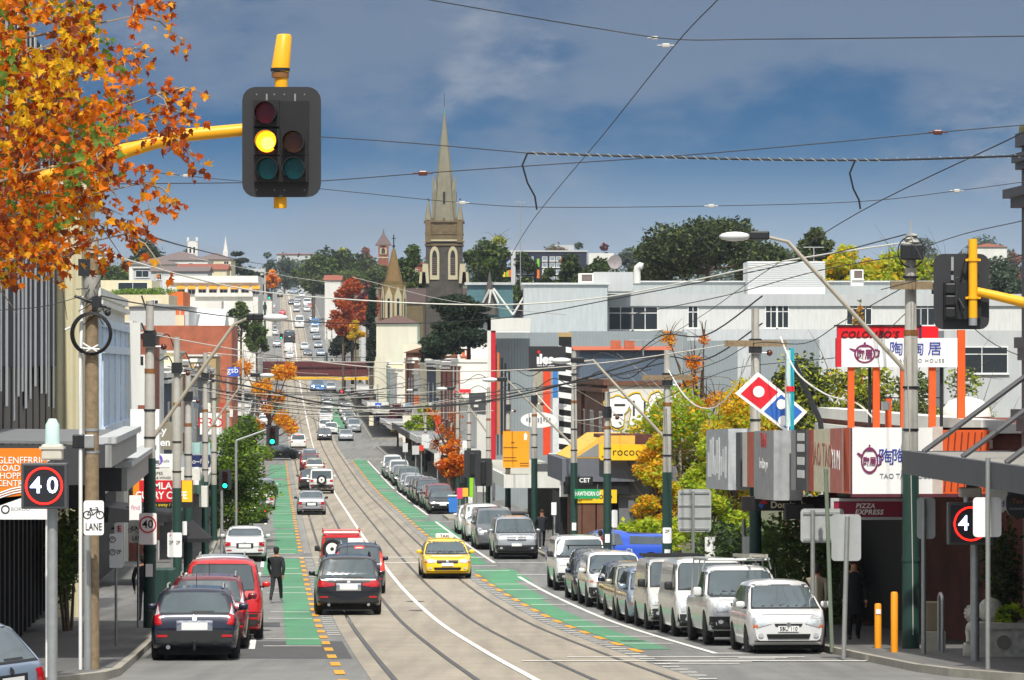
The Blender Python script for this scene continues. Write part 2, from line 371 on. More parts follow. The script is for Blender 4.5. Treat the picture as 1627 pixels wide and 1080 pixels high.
def patches():
    mb=MB().mat(M('new_asphalt','#4f4f4f',.9,var=.2,scale=2))
    for d0,d1,w0,w1 in ((80,92,-7.2,-2.95),(104,108,-5.6,-4.4),(136,141,-7.1,-5.0),(182,187,-7.2,-3.5),(96,99,4.9,7.2),(205,212,4.9,7.2),(262,270,3.5,7.2)): mark(mb,d0,d1,w0,w1,.004)
    kind(mb.build('road_patches'),'structure')
    m=MB().mat(M('iron_cover','#4a4743',.6,.5,.2,20))
    for d,w in ((101,-4.9),(126,.0),(118,-.2),(92,3.9),(150,-4.9),(171,2.7)):
        c=W(d,w,.016); m.add([c]+[c+Vector((.3*math.cos(a),.3*math.sin(a),slope(d)*.3*math.sin(a))) for a in [2*pi*k/14 for k in range(14)]],[(0,1+k,1+(k+1)%14) for k in range(14)])
    kind(m.build('road_covers'),'structure')
patches()
def footpath(name,segs,side):
    mb=MB(); k=.14
    for a,b in segs:
        ds=dgrid(a,b)
        for w0,w1,mt in ((7.32,7.47,kerbm),(7.47,11.2,foot)):
            mb.mat(mt); vs=[W(d,side*w,k) for d in ds for w in (w0,w1)]; mb.add(vs,[(2*i,2*i+1,2*i+3,2*i+2) for i in range(len(ds)-1)])
        mb.mat(kerbm); vs=[W(d,side*7.32,h) for d in ds for h in (-.05,k)]; mb.add(vs,[(2*i,2*i+1,2*i+3,2*i+2) for i in range(len(ds)-1)])
        for d in (a,b): mb.add([W(d,side*7.32,-.05),W(d,side*11.2,-.05),W(d,side*11.2,k),W(d,side*7.32,k)],[(0,1,2,3)])
    return mb
kind(footpath('f',[(70,640),(660,1340)],-1).build('footpath'),'structure')
kind(footpath('f',[(72,148),(165,455),(480,640),(660,1340)],1).build('footpath'),'structure')
def corner(side,w_in,d0,d1,r):
    """rounded kerb corner at the near intersection"""
    mb=MB(); n=9; arc=[]
    for i in range(n+1):
        a=pi/2*i/n; arc.append((d1-r*math.sin(a), w_in+r*(1-math.cos(a))))
    out=[(d0,w_in+r+14)]
    pl=[(d1,w_in)]+arc[1:]+[(d1-r,w_in+r+16),(d1,w_in+r+16)]
    mb.mat(foot); c=W(d1,side*(w_in+r+8),.14); pts=[W(d,side*(w+.0),.14) for d,w in pl]
    cen=W(d1-.2,side*(w_in+r+2),.14)
    mb.add([cen]+pts,[(0,i+1,i+2) for i in range(len(pts)-1)])
    mb.mat(kerbm); ap=[(d1,w_in)]+arc[1:]+[(d1-r,w_in+r+16)]
    inn=[]
    for i,(d,w) in enumerate(ap):
        a=min(pi/2,pi/2*i/n); inn.append((d+.2*math.sin(a),w+.2*math.cos(a)))
    vs=[W(d,side*w,-.06) for d,w in ap]+[W(d,side*w,.147) for d,w in ap]+[W(d,side*w,.147) for d,w in inn]; m=len(ap)
    mb.add(vs,[(i,i+1,m+i+1,m+i) for i in range(m-1)]+[(m+i,m+i+1,2*m+i+1,2*m+i) for i in range(m-1)])
    return mb
kind(corner(1,7.32,60,72,13).build('footpath_corner'),'structure')
kind(corner(-1,7.32,60,70,11).build('footpath_corner'),'structure')
def outstand(d0,d1,side,w=5.3):
    mb=MB(); pl=[(d0,7.3),(d0+1.4,w),(d1-1.4,w),(d1,7.3)]
    mb.mat(kerbm).add([W(d,side*x,.13) for d,x in pl],[(0,1,2,3)]); mb.add([W(d,side*x,h) for d,x in pl for h in (-.05,.13)],[(2*i,2*i+1,2*i+3,2*i+2) for i in range(3)]); return mb
for d0,d1,s,w in ((188,197,-1,5.3),(226,237,1,5.6)): kind(outstand(d0,d1,s,w).build('kerb_island'),'structure')
# ---------------------------------------------------------------- vehicles
BV={}
carglass=M('car_glass','#49555a',.05,0,.25,1.2,spec=.9); tyre=M('tyre_rubber','#1b1b1c',.85,var=.15); rim=M('alloy_rim','#9ea1a4',.35,.8,.05)  # car glass colour is mottled to suggest partial sky reflections
lampred=M('tail_lamp_red','#b3141a',.15,var=0,coat=.6); lampon=M('brake_lamp_lit','#ff2a1e',.3,var=0,emit=2.2); lampw=M('head_lamp_glass','#c9cfd2',.12,.35,.25,30,coat=.6); amber=M('amber_lens','#d9661a',.2,var=0)
platem=M('number_plate','#e9e9e6',.5,var=0); trimm=M('black_trim','#232426',.6,var=.1); chrome=M('chrome','#cfd2d4',.15,1,0); under=M('underbody','#101010',.9,var=0)
def paint(name,col,metal=.0): return M('paint_'+name,col,.32,metal,.03,2,coat=.8)
PNT={k:paint(k,*v) for k,v in dict(white=('#d6d7d6',),white_dull=('#c2c3bf',),silver=('#a9adb1',.5),champagne=('#a8a692',.45),grey=('#6a6d70',.4),dark_grey=('#3c3e41',.4),black=('#111214',),navy=('#1b2338',.25),
  dark_red=('#6d1220',.2),red=('#c8161a',),taxi_yellow=('#f4c60c',),blue=('#2a55c4',.1),sky_blue=('#2a86d8',),steel_blue=('#8fa0b4',.4),green=('#1f4a3a',)).items()}
def lerp_prof(pts,x):
    if x<=pts[0][0]: return pts[0][1]
    for (a,b),(c,d) in zip(pts,pts[1:]):
        if x<=c: return b+(d-b)*((x-a)/(c-a) if c>a else 1)
    return pts[-1][1]
# side profiles: (distance from the tail as a share of the length, height as a share of the height)
PROFILE=dict(
 hatch=[(0,.52),(.012,.60),(.035,.68),(.10,.90),(.17,.975),(.36,1),(.55,.985),(.63,.93),(.83,.655),(.93,.585),(.98,.51),(1,.44)],
 sedan=[(0,.56),(.015,.66),(.05,.715),(.17,.73),(.29,.945),(.36,.99),(.48,1),(.57,.975),(.62,.92),(.735,.675),(.93,.60),(.985,.53),(1,.45)],
 wagon=[(0,.52),(.012,.62),(.03,.68),(.085,.92),(.12,.965),(.35,1),(.55,.985),(.61,.93),(.74,.66),(.92,.59),(.98,.52),(1,.44)],
 suv=[(0,.50),(.012,.60),(.03,.67),(.075,.93),(.11,.975),(.35,1),(.56,.985),(.62,.94),(.735,.665),(.93,.62),(.985,.56),(1,.46)],
 fourwd=[(0,.48),(.01,.60),(.02,.66),(.04,.95),(.06,.985),(.3,1),(.6,.99),(.635,.96),(.70,.635),(.93,.61),(.985,.575),(1,.47)],
 van=[(0,.4),(.008,.56),(.016,.62),(.03,.95),(.05,.985),(.3,1),(.68,.99),(.74,.955),(.86,.60),(.955,.50),(.99,.44),(1,.36)],
 mpv=[(0,.45),(.01,.56),(.02,.62),(.05,.94),(.08,.98),(.3,1),(.62,.985),(.68,.94),(.82,.63),(.94,.55),(.985,.49),(1,.42)],
 ute=[(0,.50),(.008,.585),(.02,.60),(.365,.60),(.37,.61),(.40,.955),(.43,.985),(.5,1),(.585,.985),(.63,.94),(.73,.655),(.93,.61),(.985,.555),(1,.46)],
 canopy_ute=[(0,.50),(.008,.585),(.02,.62),(.05,.86),(.08,.89),(.36,.93),(.39,.96),(.43,.99),(.5,1),(.57,.985),(.63,.93),(.75,.64),(.93,.58),(.985,.52),(1,.44)])
WIN=dict( # side glass: rear end, front end, rear window z-range, windscreen y-range
 hatch=(.07,.80),sedan=(.22,.72),wagon=(.06,.72),suv=(.06,.71),fourwd=(.05,.685),van=(.60,.84),mpv=(.06,.80),ute=(.40,.71),canopy_ute=(.40,.73))
def make_car(name,label,typ,L,Wd,H,col,belt=.60,clear=.2,wr=.32,view='rear',group=None,opts=()):
    opts=set(opts); hwd=Wd/2; root=thing(name,label,opts and [o[4:] for o in opts if o.startswith('cat:')][0] if any(o.startswith('cat:') for o in opts) else {'ute':'ute','van':'van','mpv':'van','canopy_ute':'ute'}.get(typ,'car'),group=group)
    prof=[(x*L,z*H) for x,z in PROFILE[typ]]; zb=belt*H
    ys=sorted(set([p[0] for p in prof]+[L*k/36 for k in range(37)]+[.04,.1,.2,.35,L-.04,L-.1,L-.2,L-.35]))
    box=typ in('fourwd','van'); roofk=.86 if box else (.80 if typ in('suv','mpv','ute','canopy_ute') else .76)
    def planf(y):
        e=min(y,L-y); front=(L-y)<y; R=.55 if front else .38
        if box: R*=.6
        if e>=R: return 1
        t=1-e/R; k=(.16 if front else .09)
        if box: k*=.5
        return 1-k*t*t
    rings=[]
    for y in ys:
        zt=lerp_prof(prof,y); f=planf(y); hw=hwd*f; e=min(y,L-y); bot=clear+ (.13*(1-min(1,e/.5))**2) ; 
        b=min(zb,zt-.035); r=[(0,bot),(hw*.86,bot),(hw*.945,bot+.035),(hw*.985,bot+.35*(b-bot)),(hw,bot+.62*(b-bot)),(hw*.985,bot+.86*(b-bot)),(hw*.955,b)]
        fr=(zt-b)/max(.01,(H-zb)); fr=max(0,min(1,fr)); wt=hw*(.93+(roofk-.93)*fr)
        for q in (.12,.5,.88): r.append((hw*.95+(wt-hw*.95)*q,b+(zt-b)*q*.96))
        r+=[(wt*.93,zt-.012*(1+fr)),(wt*.7,zt+.012*fr),(wt*.35,zt+.022*fr+.004),(0,zt+.026*fr+.006)]
        rings.append([Vector((x,y-L/2,z)) for x,z in r]+[Vector((-x,y-L/2,z)) for x,z in r[-2:0:-1]])
    n=len(rings[0]); mb=MB().mat(col); vs=[v for r in rings for v in r]
    fs=[(i*n+k,i*n+(k+1)%n,(i+1)*n+(k+1)%n,(i+1)*n+k) for i in range(len(rings)-1) for k in range(n)]
    fs+=[tuple(range(n)),tuple((len(rings)-1)*n+k for k in range(n))]
    mb.add(vs,fs); body=mb.build('body',root,smooth=40)
    bvh=BVHTree.FromPolygons([v for v in vs],[f for f in fs])
    def patch(pname,polys,side,mat,off=.011,parent=root,step=.055,smooth=True,build=True,mb=None):
        """a thin moulded piece lying on the body skin; polygons in (across,height) for front/rear or (along,height) for the sides, in metres"""
        if len(polys)>1:
            for q in polys: o=patch(pname,[q],side,mat,off,parent,step,smooth)
            return o
        mb=mb or MB(); mb.mat(mat)
        for poly in polys:
            b=bmesh.new(); fv=[b.verts.new((p[0],0,p[1])) for p in poly]; b.faces.new(fv)
            bmesh.ops.triangulate(b,faces=b.faces[:])
            for _ in range(6):
                ed=[e for e in b.edges if e.calc_length()>step*2]
                if not ed: break
                bmesh.ops.subdivide_edges(b,edges=ed,cuts=1); bmesh.ops.triangulate(b,faces=b.faces[:])
            for v in b.verts:
                u,z=v.co.x,v.co.z
                if side in('front','rear'):
                    s=1 if side=='front' else -1; o=Vector((u,s*(L/2+1),z)); dr=Vector((0,-s,0))
                else:
                    s=1 if side=='right' else -1; o=Vector((s*(hwd+1),u,z)); dr=Vector((-s,0,0))
                h=bvh.ray_cast(o,dr,3.2 if side in('front','rear') else 1.9)
                if h[0] is None: 
                    q=bvh.find_nearest(o+dr*(1.0 if side in('left','right') else 1.05)); p=q[0]
                else: p=h[0]
                v.co=p-dr*off
            mb.addbm(b)
        return mb.build(pname,parent,smooth=60 if smooth else None) if build else mb
    R=lambda x0,z0,x1,z1:[(x0,z0),(x1,z0),(x1,z1),(x0,z1)]
    def mir(poly): return [(-x,z) for x,z in poly][::-1]
    wf0,wf1=WIN[typ]; topz=H*.935
    # glass
    rk=roofk*hwd
    ws=[(-hwd*.84,zb+.06),(hwd*.84,zb+.06),(rk*.90,topz),(-rk*.90,topz)]
    if typ!='van' or view=='front' :
        patch('windscreen_seal',[[(-hwd*.88,zb+.025),(hwd*.88,zb+.025),(rk*.95,topz+.02),(-rk*.95,topz+.02)]],'front',trimm,.007) if 'far' not in opts else None
        patch('windscreen',[ws],'front',carglass)
    rwz=zb+.05
    if typ=='sedan': rwz=.745*H
    if typ=='ute': rwz=.63*H
    if typ!='van' or 'rearglass' in opts: 
        rg=[(-hwd*.80,rwz),(hwd*.80,rwz),(rk*.86,H*.925),(-rk*.86,H*.925)] if not box else [(-hwd*.74,rwz),(hwd*.74,rwz),(hwd*.72,H*.90),(-hwd*.72,H*.90)]
        if 'far' not in opts: patch('rear_seal',[[(x*1.05,z+(.03 if z>1.1*zb else -.03)) for x,z in rg]],'rear',trimm,.007)
        o=patch('rear_window',[rg],'rear',carglass)
        if view=='rear' and typ!='sedan' and 'far' not in opts: patch('wiper',[R(-.05,rwz+.01,hwd*.45,rwz+.035)],'rear',trimm,.018,o)
    for s,sd in ((1,'right'),(-1,'left')):
        zlo,zhi=zb+.035,H*.925; y0,y1=wf0*L-L/2,wf1*L-L/2; rake=(y1-y0)*.24 if typ not in('fourwd','van') else (y1-y0)*.12
        if typ=='van': rake=.42
        back=.05*L if typ in('hatch','sedan') else .03*L
        n_=1 if typ in('ute','van','canopy_ute') else 2
        lo=[y0+.04,y1]; hi=[y0+back+.04,y1-rake]; polys=[]
        for k in range(n_):
            a,b=k/n_,(k+1)/n_; g=.025
            L_=lambda t,q:q[0]+(q[1]-q[0])*t
            polys.append([(L_(a,lo)+g,zlo),(L_(b,lo)-g,zlo),(L_(b,hi)-g,zhi),(L_(a,hi)+g,zhi)])
        if typ=='canopy_ute': polys.append([(-.44*L,.64*H),(-.14*L,.66*H),(-.14*L,.86*H),(-.42*L,.83*H)])
        patch('side_window',polys,sd,carglass)
        if 'far' not in opts:
            # door seams, arches
            ds=[]
            for t in ((wf0+(wf1-wf0)*.52),(wf1-.02)): yy=t*L-L/2; ds.append(R(yy,clear+.12,yy+.015,zb))
            patch('door_seam',ds,sd,trimm,.003)
            patch('door_handle',[R((wf0+(wf1-wf0)*.56)*L-L/2,zb-.13,(wf0+(wf1-wf0)*.56)*L-L/2+.17,zb-.10)],sd,chrome if 'chrome' in opts else col,.02)
    # wheels
    wy=(-L/2+L*.185,L/2-L*.19); ar=[]
    for yy in wy:
        arc=[(yy+wr*1.17*math.cos(a),wr+wr*1.17*math.sin(a)) for a in [pi*k/10 for k in range(11)]]
        arc=[(a,max(z,clear+.02)) for a,z in arc]; ar.append(arc)
        for s in (1,-1):
            w=MB().mat(tyre); tw=.11; w.lathe([(wr*.62,-tw),(wr*.9,-tw),(wr,-tw*.7),(wr,tw*.7),(wr*.9,tw),(wr*.62,tw)],18,'x')
            o=w.build('wheel',root,smooth=50,loc=(s*(hwd*.985-tw*.85),yy,wr))
            m=MB().mat(rim if 'steelrim' not in opts else white); m.lathe([(wr*.64,s*tw*.95),(wr*.58,s*tw*.75),(wr*.2,s*tw*.8),(.0001,s*tw*.85)],16,'x'); 
            m.mat(under); m.lathe([(wr*.5,s*tw*.78),(wr*.45,s*tw*.79),(wr*.3,s*tw*.82)],16,'x') if 'far' not in opts else None
            m.build('rim',o,smooth=50)
    for sd in('left','right'): patch('wheel_arch',ar,sd,under,.004)
    u=MB().mat(under); u.box(-hwd*.84,-L/2+.25,clear*.62,hwd*.84,L/2-.25,clear+.1); u.build('underbody',root)
    # mirrors
    my=wf1*L-L/2-(.16 if typ!='van' else .35)*1; mc=trimm if 'blackmirror' in opts else col
    for s in (-1,1):
        m=MB().mat(mc); hh=.075 if typ not in('van','fourwd','ute') else .11; m.rbox(s*(hwd+.075)-.1,my-.05,zb+.06-hh*.3,s*(hwd+.075)+.1,my+.06,zb+.06+hh*1.6,.045); m.mat(trimm).box(min(s*hwd*.88,s*(hwd+.03)),my-.02,zb+.02,max(s*hwd*.88,s*(hwd+.03)),my+.03,zb+.07); m.build('mirror',root,smooth=50)
    bp=clear+.30
    dark_bumper='blackbumper' in opts
    if view=='rear':
        lz=zb-.02
        style=[o[5:] for o in opts if o.startswith('lamp:')]; style=style[0] if style else 'side'
        if style=='side': p=[(hwd*.66,lz-.20),(hwd*.985,lz-.23),(hwd*.985,lz-.03),(hwd*.66,lz-.05)]
        elif style=='high': p=[(hwd*.80,zb-.25),(hwd*.985,zb-.25),(hwd*.93,H*.86),(hwd*.79,H*.86)]
        elif style=='wagon': p=[(hwd*.74,zb-.18),(hwd*.985,zb-.22),(hwd*.97,zb+.10),(hwd*.86,zb+.32),(hwd*.80,zb+.02)]
        elif style=='wide': p=[(hwd*.42,lz-.16),(hwd*.70,lz-.2),(hwd*.985,lz-.19),(hwd*.985,lz+.01),(hwd*.72,lz-.01),(hwd*.64,lz-.06),(hwd*.42,lz-.085)]
        elif style=='low': p=[(hwd*.70,clear+.33),(hwd*.95,clear+.33),(hwd*.95,clear+.45),(hwd*.70,clear+.45)]
        else: p=[(hwd*.50,lz-.20),(hwd*.985,lz-.25),(hwd*.985,lz-.07),(hwd*.60,lz-.06)]
        rearlit='lit' in opts
        for q in (p,mir(p)):
            o=patch('tail_lamp',[q],'rear',lampon if rearlit else lampred,.014)
            if style=='wagon' and 'far' not in opts:
                c=[(x if abs(x)<9 else x,z) for x,z in q]; top=[(hwd*.80*(1 if q is p else -1),zb+.03),(hwd*.955*(1 if q is p else -1),zb-.02),(hwd*.955*(1 if q is p else -1),zb+.10),(hwd*.865*(1 if q is p else -1),zb+.27)]
                patch('clear_lens',[top],'rear',lampw,.022,o)
        if 'hms' in opts: patch('high_brake_lamp',[R(-.16,H*.915,.16,H*.955)],'rear',lampon,.02)
        pz=zb-.22 if 'lowplate' not in opts else clear+.30
        pr=[R(-.26,pz-.075,.26,pz+.075)]
        if 'far' not in opts:
            patch('plate_recess',[R(-.36,pz-.11,.36,pz+.11)],'rear',trimm if 'chromeplate' not in opts else chrome,.010)
            patch('bumper_strip',[R(-hwd*.93,clear+.10,hwd*.93,clear+ (.40 if dark_bumper else .19))],'rear',trimm,.012)
            patch('bumper_seam',[R(-hwd*.97,clear+.43,hwd*.97,clear+.445)],'rear',under,.009)
            for q in (R(hwd*.62,clear+.27,hwd*.86,clear+.32),): patch('reflector',[q,mir(q)],'rear',lampred,.022)
            patch('badge',[[(.05*math.cos(2*pi*k/10),zb-.07+.05*math.sin(2*pi*k/10)) for k in range(10)]],'rear',chrome,.02)
            patch('hatch_seam',[R(-hwd*.88,clear+.46,-hwd*.872,zb+.02),R(hwd*.872,clear+.46,hwd*.88,zb+.02)],'rear',under,.006)
            if 'towbar' in opts: MB().mat(darkm).tube([(0,-L/2+.1,clear+.02),(0,-L/2-.12,clear+.05),(0,-L/2-.12,clear+.16)],.03,8).sphere((0,-L/2-.12,clear+.18),.04,8).build('towbar',root)
            e=MB().mat(chrome)
            for s in ((-1,1) if 'twinpipe' in opts else (-1,)): e.tube([(s*hwd*.6,-L/2+.2,clear+.07),(s*hwd*.6,-L/2-.01,clear+.07)],.045,10)
            e.build('exhaust_pipe',root)
        patch('number_plate',pr,'rear',platem,.02)
    else:
        hz=lerp_prof(prof,L*.955)-.10; fstyle=[o[5:] for o in opts if o.startswith('head:')]; fstyle=fstyle[0] if fstyle else 'std'
        if fstyle=='std': p=[(hwd*.50,hz-.11),(hwd*.86,hz-.12),(hwd*.93,hz+.02),(hwd*.80,hz+.055),(hwd*.52,hz-.01)]
        elif fstyle=='tri': p=[(hwd*.42,hz-.10),(hwd*.80,hz-.19),(hwd*.90,hz-.1),(hwd*.88,hz+.05),(hwd*.74,hz+.16),(hwd*.62,hz+.08)]
        elif fstyle=='square': p=R(hwd*.52,hz-.18,hwd*.88,hz+.03)
        elif fstyle=='vertical': p=[(hwd*.60,hz-.22),(hwd*.87,hz-.24),(hwd*.93,hz+.06),(hwd*.80,hz+.16),(hwd*.62,hz-.03)]
        else: p=[(hwd*.70+.12*math.cos(2*pi*k/14),hz-.06+.12*math.sin(2*pi*k/14)) for k in range(14)]
        for q in (p,mir(p)):
            s=1 if q is p else -1
            o=patch('headlight',[q],'front',lampw,.014)
            if 'amber' in opts: xs=[x for x,z in p]; zs=[z for x,z in p]; a=R(max(xs)-.10,min(zs)+.0,max(xs)-.01,min(zs)+.07); patch('indicator',[a if s>0 else mir(a)],'front',amber,.025,o)
        gw=hwd*.46; gz0,gz1=hz-.13,hz-.01
        if 'biggrille' in opts: gz0,gz1=hz-.17,hz+.03
        if 'slimgrille' in opts: gz0,gz1=hz-.16,hz-.10; gw=hwd*.36
        if 'nogrille' not in opts:
            o=patch('grille',[[(-gw*.9,gz0),(gw*.9,gz0),(gw,gz1),(-gw,gz1)]],'front',trimm,.012)
            if 'far' not in opts:
                if 'bars' in opts: 
                    for k in range(3): z=gz0+(gz1-gz0)*(k+.5)/3; patch('grille_bar',[R(-gw*.95,z-.014,gw*.95,z+.014)],'front',chrome,.022,o)
                patch('badge',[[(.055*math.cos(2*pi*k/10),(gz0+gz1)/2+.055*math.sin(2*pi*k/10)) for k in range(10)]],'front',chrome,.03,o)
        if dark_bumper: patch('bumper',[R(-hwd*.95,clear+.06,hwd*.95,clear+.36)],'front',trimm,.02)
        if 'far' not in opts:
            patch('lower_intake',[[(-hwd*.52,clear+.17),(hwd*.52,clear+.17),(hwd*.56,clear+.27),(-hwd*.56,clear+.27)]],'front',under if not dark_bumper else under,.024)
            for s in (-1,1): patch('fog_lamp',[[(s*hwd*.70+.06*math.cos(2*pi*k/10),clear+.24+.045*math.sin(2*pi*k/10)) for k in range(10)]],'front',lampw,.028)
            patch('lip_seam',[R(-hwd*.85,clear+.105,hwd*.85,clear+.125)],'front',under,.012)
            patch('bonnet_seam',[R(-hwd*.72,hz+.085,hwd*.72,hz+.095)],'front',under,.005)
            patch('windscreen_wiper',[[(-hwd*.6,zb+.085),(hwd*.1,zb+.07),(hwd*.1,zb+.095),(-hwd*.6,zb+.11)],[(0,zb+.085),(hwd*.62,zb+.07),(hwd*.62,zb+.095),(0,zb+.11)]],'front',trimm,.02)
        pz=clear+.38; patch('number_plate',[R(-.22,pz-.06,.22,pz+.06)],'front',platem,.03)
    if 'rails' in opts:
        for s in (-1,1):
            r=MB().mat(trimm if 'blackrails' in opts else steel); x=s*hwd*roofk*.84; r.tube([(x,-.33*L,H-.03),(x,-.31*L,H+.05),(x,.02*L,H+.06),(x,.05*L,H-.02)],.022,8); r.build('roof_rail',root,smooth=60)
    if 'antenna' in opts: MB().mat(darkm).tube([(.0,-.02*L,H),(.0,-.08*L,H+.28)],.006,6).build('antenna',root)
    BV[root.name]=(patch,L,hwd,H,zb,clear)
    return root

def park(o,d,w,face='away',turn=0):
    """face: away or toward the camera; d is where the near end stands for measured cars"""
    L=BV[o.name][1] if o.name in BV else 4.4
    o.location=W(d+L/2,w,.012); s=slope(d+L/2)
    o.rotation_euler=(s,0,HEAD+turn) if face=='away' else (-s,0,HEAD+pi+turn)
    return o
def at_px(o,px,d,face,turn=0): return park(o,d,wof(px,d),face,turn)
cars_left='cars parked along the left kerb'; cars_right='cars parked along the right kerb'; queue='traffic driving away up the left tracks'; oncoming='traffic coming down the right tracks'; farcars='vehicles on the far hill road'
# --- left kerb, tails to the camera
c=make_car('parked_car','navy blue station wagon with tow bar, nearest the camera in the left kerb row','wagon',4.6,1.76,1.47,PNT['navy'],.62,group=cars_left,opts=('lamp:wagon','towbar','rails','antenna','chromeplate','blackbumper')); at_px(c,309,78.5,'away')
c=make_car('parked_car','dark red wagon parked directly ahead of the navy wagon','suv',4.4,1.78,1.62,PNT['dark_red'],.62,group=cars_left,opts=('lamp:wagon','rails','antenna','blackbumper')); at_px(c,330,85.8,'away')
c=make_car('parked_van','bright red people mover van parked ahead of the dark red wagon','mpv',5.0,1.92,1.92,PNT['red'],.60,.22,.34,group=cars_left,opts=('lamp:high','blackbumper','rearglass')); at_px(c,353,92.5,'away')
c=make_car('parked_car','white four wheel drive with silver roof rails parked ahead of the red van','suv',4.7,1.88,1.80,PNT['white'],.60,.25,.36,group=cars_left,opts=('lamp:high','rails')); at_px(c,352,110,'away')
c=make_car('parked_car','white sedan with red tail lamps parked just before the columnar green tree','sedan',4.8,1.82,1.46,PNT['white'],.62,group=cars_left,opts=('lamp:side',)); at_px(c,389,166,'away')
c=make_car('parked_car','black sedan with lit orange lamps half hidden behind the columnar green tree','sedan',4.7,1.8,1.44,PNT['black'],.62,group=cars_left,opts=('lamp:side','lit')); at_px(c,400,222,'away')
c=make_car('parked_car','white sedan with dark red lamps beyond the black sedan beside the tree','sedan',4.7,1.8,1.44,PNT['white'],.62,group=cars_left,opts=('lamp:side',)); at_px(c,414,248,'away')
c=make_car('parked_car','silver hatchback with tall red lamps, farthest of the left kerb cars before the cyclist','hatch',4.2,1.75,1.5,PNT['silver'],.6,group=cars_left,opts=('lamp:high',)); at_px(c,419,275,'away')
# --- queue driving away
x5=make_car('moving_car','black four wheel drive with wide red lamps following the queue, nearest in the tram lane','suv',4.8,1.93,1.74,PNT['black'],.60,.24,.37,group=queue,opts=('lamp:wide','rails','blackrails','twinpipe','chromeplate','antenna')); at_px(x5,554,113.7,'away')
c=make_car('moving_car','dark blue four wheel drive with lit high brake lamp, behind the red jeep','suv',4.3,1.8,1.7,PNT['navy'],.60,.22,.35,group=queue,opts=('lamp:high','lit','hms','rails')); at_px(c,571,133,'away')
jp=make_car('moving_car','boxy red jeep with spare wheel and roof rack on its tail','fourwd',3.9,1.62,1.78,PNT['red'],.58,.30,.36,group=queue,opts=('lamp:low','blackmirror','blackbumper'))
at_px(jp,543,145,'away')
def spare(o,L,x,z,r,cov=None):
    s=MB().mat(tyre).lathe([(r*.55,-L/2-.2),(r*.9,-L/2-.22),(r,-L/2-.17),(r,-L/2-.04),(r*.9,-L/2+.0)],22,'y',(x,0,z)); w=s.build('spare_wheel',o,smooth=50)
    m=MB().mat(cov or white).lathe([(r*.62,-L/2-.205),(r*.5,-L/2-.17),(r*.2,-L/2-.19),(.001,-L/2-.2)],20,'y',(x,0,z)); m.mat(darkm).lathe([(.07,-L/2-.21),(.001,-L/2-.215)],10,'y',(x,0,z)); m.build('rim',w,smooth=50)
spare(jp,3.9,-.36,1.22,.37)
rk=MB().mat(PNT['red'])
for s in (-1,1): rk.tube([(s*.68,-1.8,1.80),(s*.68,.4,1.80)],.03,8); rk.tube([(s*.68,-1.8,1.92),(s*.68,.4,1.92)],.03,8)
for k in range(6):
    y=-1.8+k*.44; rk.tube([(-.68,y,1.8),(.68,y,1.8)],.025,6); rk.tube([(-.68,y,1.8),(-.68,y,1.92)],.02,6); rk.tube([(.68,y,1.8),(.68,y,1.92)],.02,6)
rk.tube([(-.68,-1.8,1.92),(.68,-1.8,1.92)],.03,8); rk.build('roof_rack',jp)
bx=MB().mat(white).rbox(.22,-2.25,1.14,.80,-1.96,1.62,.03); bx.build('white_box',jp)
sv_=make_car('moving_car','silver sedan with red lamps alone in the left tram lane','sedan',4.55,1.76,1.44,PNT['silver'],.61,group=queue,opts=('lamp:side','blackmirror')); at_px(sv_,495,238,'away')
pj=make_car('moving_car','white four wheel drive with a covered spare wheel ahead of the silver sedan','fourwd',4.6,1.86,1.86,PNT['white'],.60,.28,.38,group=queue,opts=('lamp:side','rails','blackbumper')); at_px(pj,511,292,'away'); spare(pj,4.6,0,1.05,.36)
for col,lab,typ,px,d,hh,op in (('black','black hatchback with tall red lamps beside the white four wheel drive','hatch',493,303,1.55,('lamp:high','far')),('champagne','pale gold wagon with tall red lamps mid queue','wagon',500,342,1.6,('lamp:high','far')),
  ('dark_red','dark car with red lamps ahead of the pale gold wagon','hatch',492,358,1.6,('lamp:high','far')),('silver','silver wagon behind the white pickup','wagon',492,382,1.5,('lamp:high','far'))):
    c=make_car('moving_car',lab,typ,4.5,1.8,hh,PNT[col],.6,group=queue,opts=op); at_px(c,px,d,'away')
c=make_car('pickup_truck','white pickup waiting at the far stop line in the left lane','ute',5.2,1.85,1.75,PNT['white'],.6,.28,.37,group=queue,opts=('lamp:side','far','hms')); at_px(c,474,443,'away')
c=make_car('turning_car','dark hatchback turning across the left cycle lane beside the hanging green signal','hatch',4.2,1.76,1.48,PNT['dark_grey'],.6,view='front',opts=('far',)); c.location=W(402,wof(447,402),.012); c.rotation_euler=(0,0,HEAD+math.radians(-98))
# --- oncoming
tx=make_car('taxi','yellow taxi sedan with a roof sign driving towards the camera on the right tracks','sedan',4.95,1.87,1.45,PNT['taxi_yellow'],.61,.17,view='front',opts=('head:std','cat:taxi','amber')); at_px(tx,711,147.6,'toward')
t=MB().mat(white); t.rbox(-.36,-.13,1.46,.36,.13,1.66,.06); t.mat(black); text_mb(t,'TAXI',Matrix.Rotation(pi,4,'Z')@Tr(0,-.13,1.56),.16,black,.006,.02); t.build('roof_sign',tx)
t=MB(); text_mb(t,'TAXI',Matrix.Rotation(pi,4,'Z')@Tr(0,-1.62,.985)@Matrix.Rotation(math.radians(-78),4,'X'),.30,black,.006,.02,space=1.4); t.build('bonnet_lettering',tx)
patch,L_,hw_,H_,zb_,cl_=BV[tx.name]; patch('bonnet_panel',[[(-.62,.855),(.62,.855),(.60,.885),(-.60,.885)]],'front',white,.004)
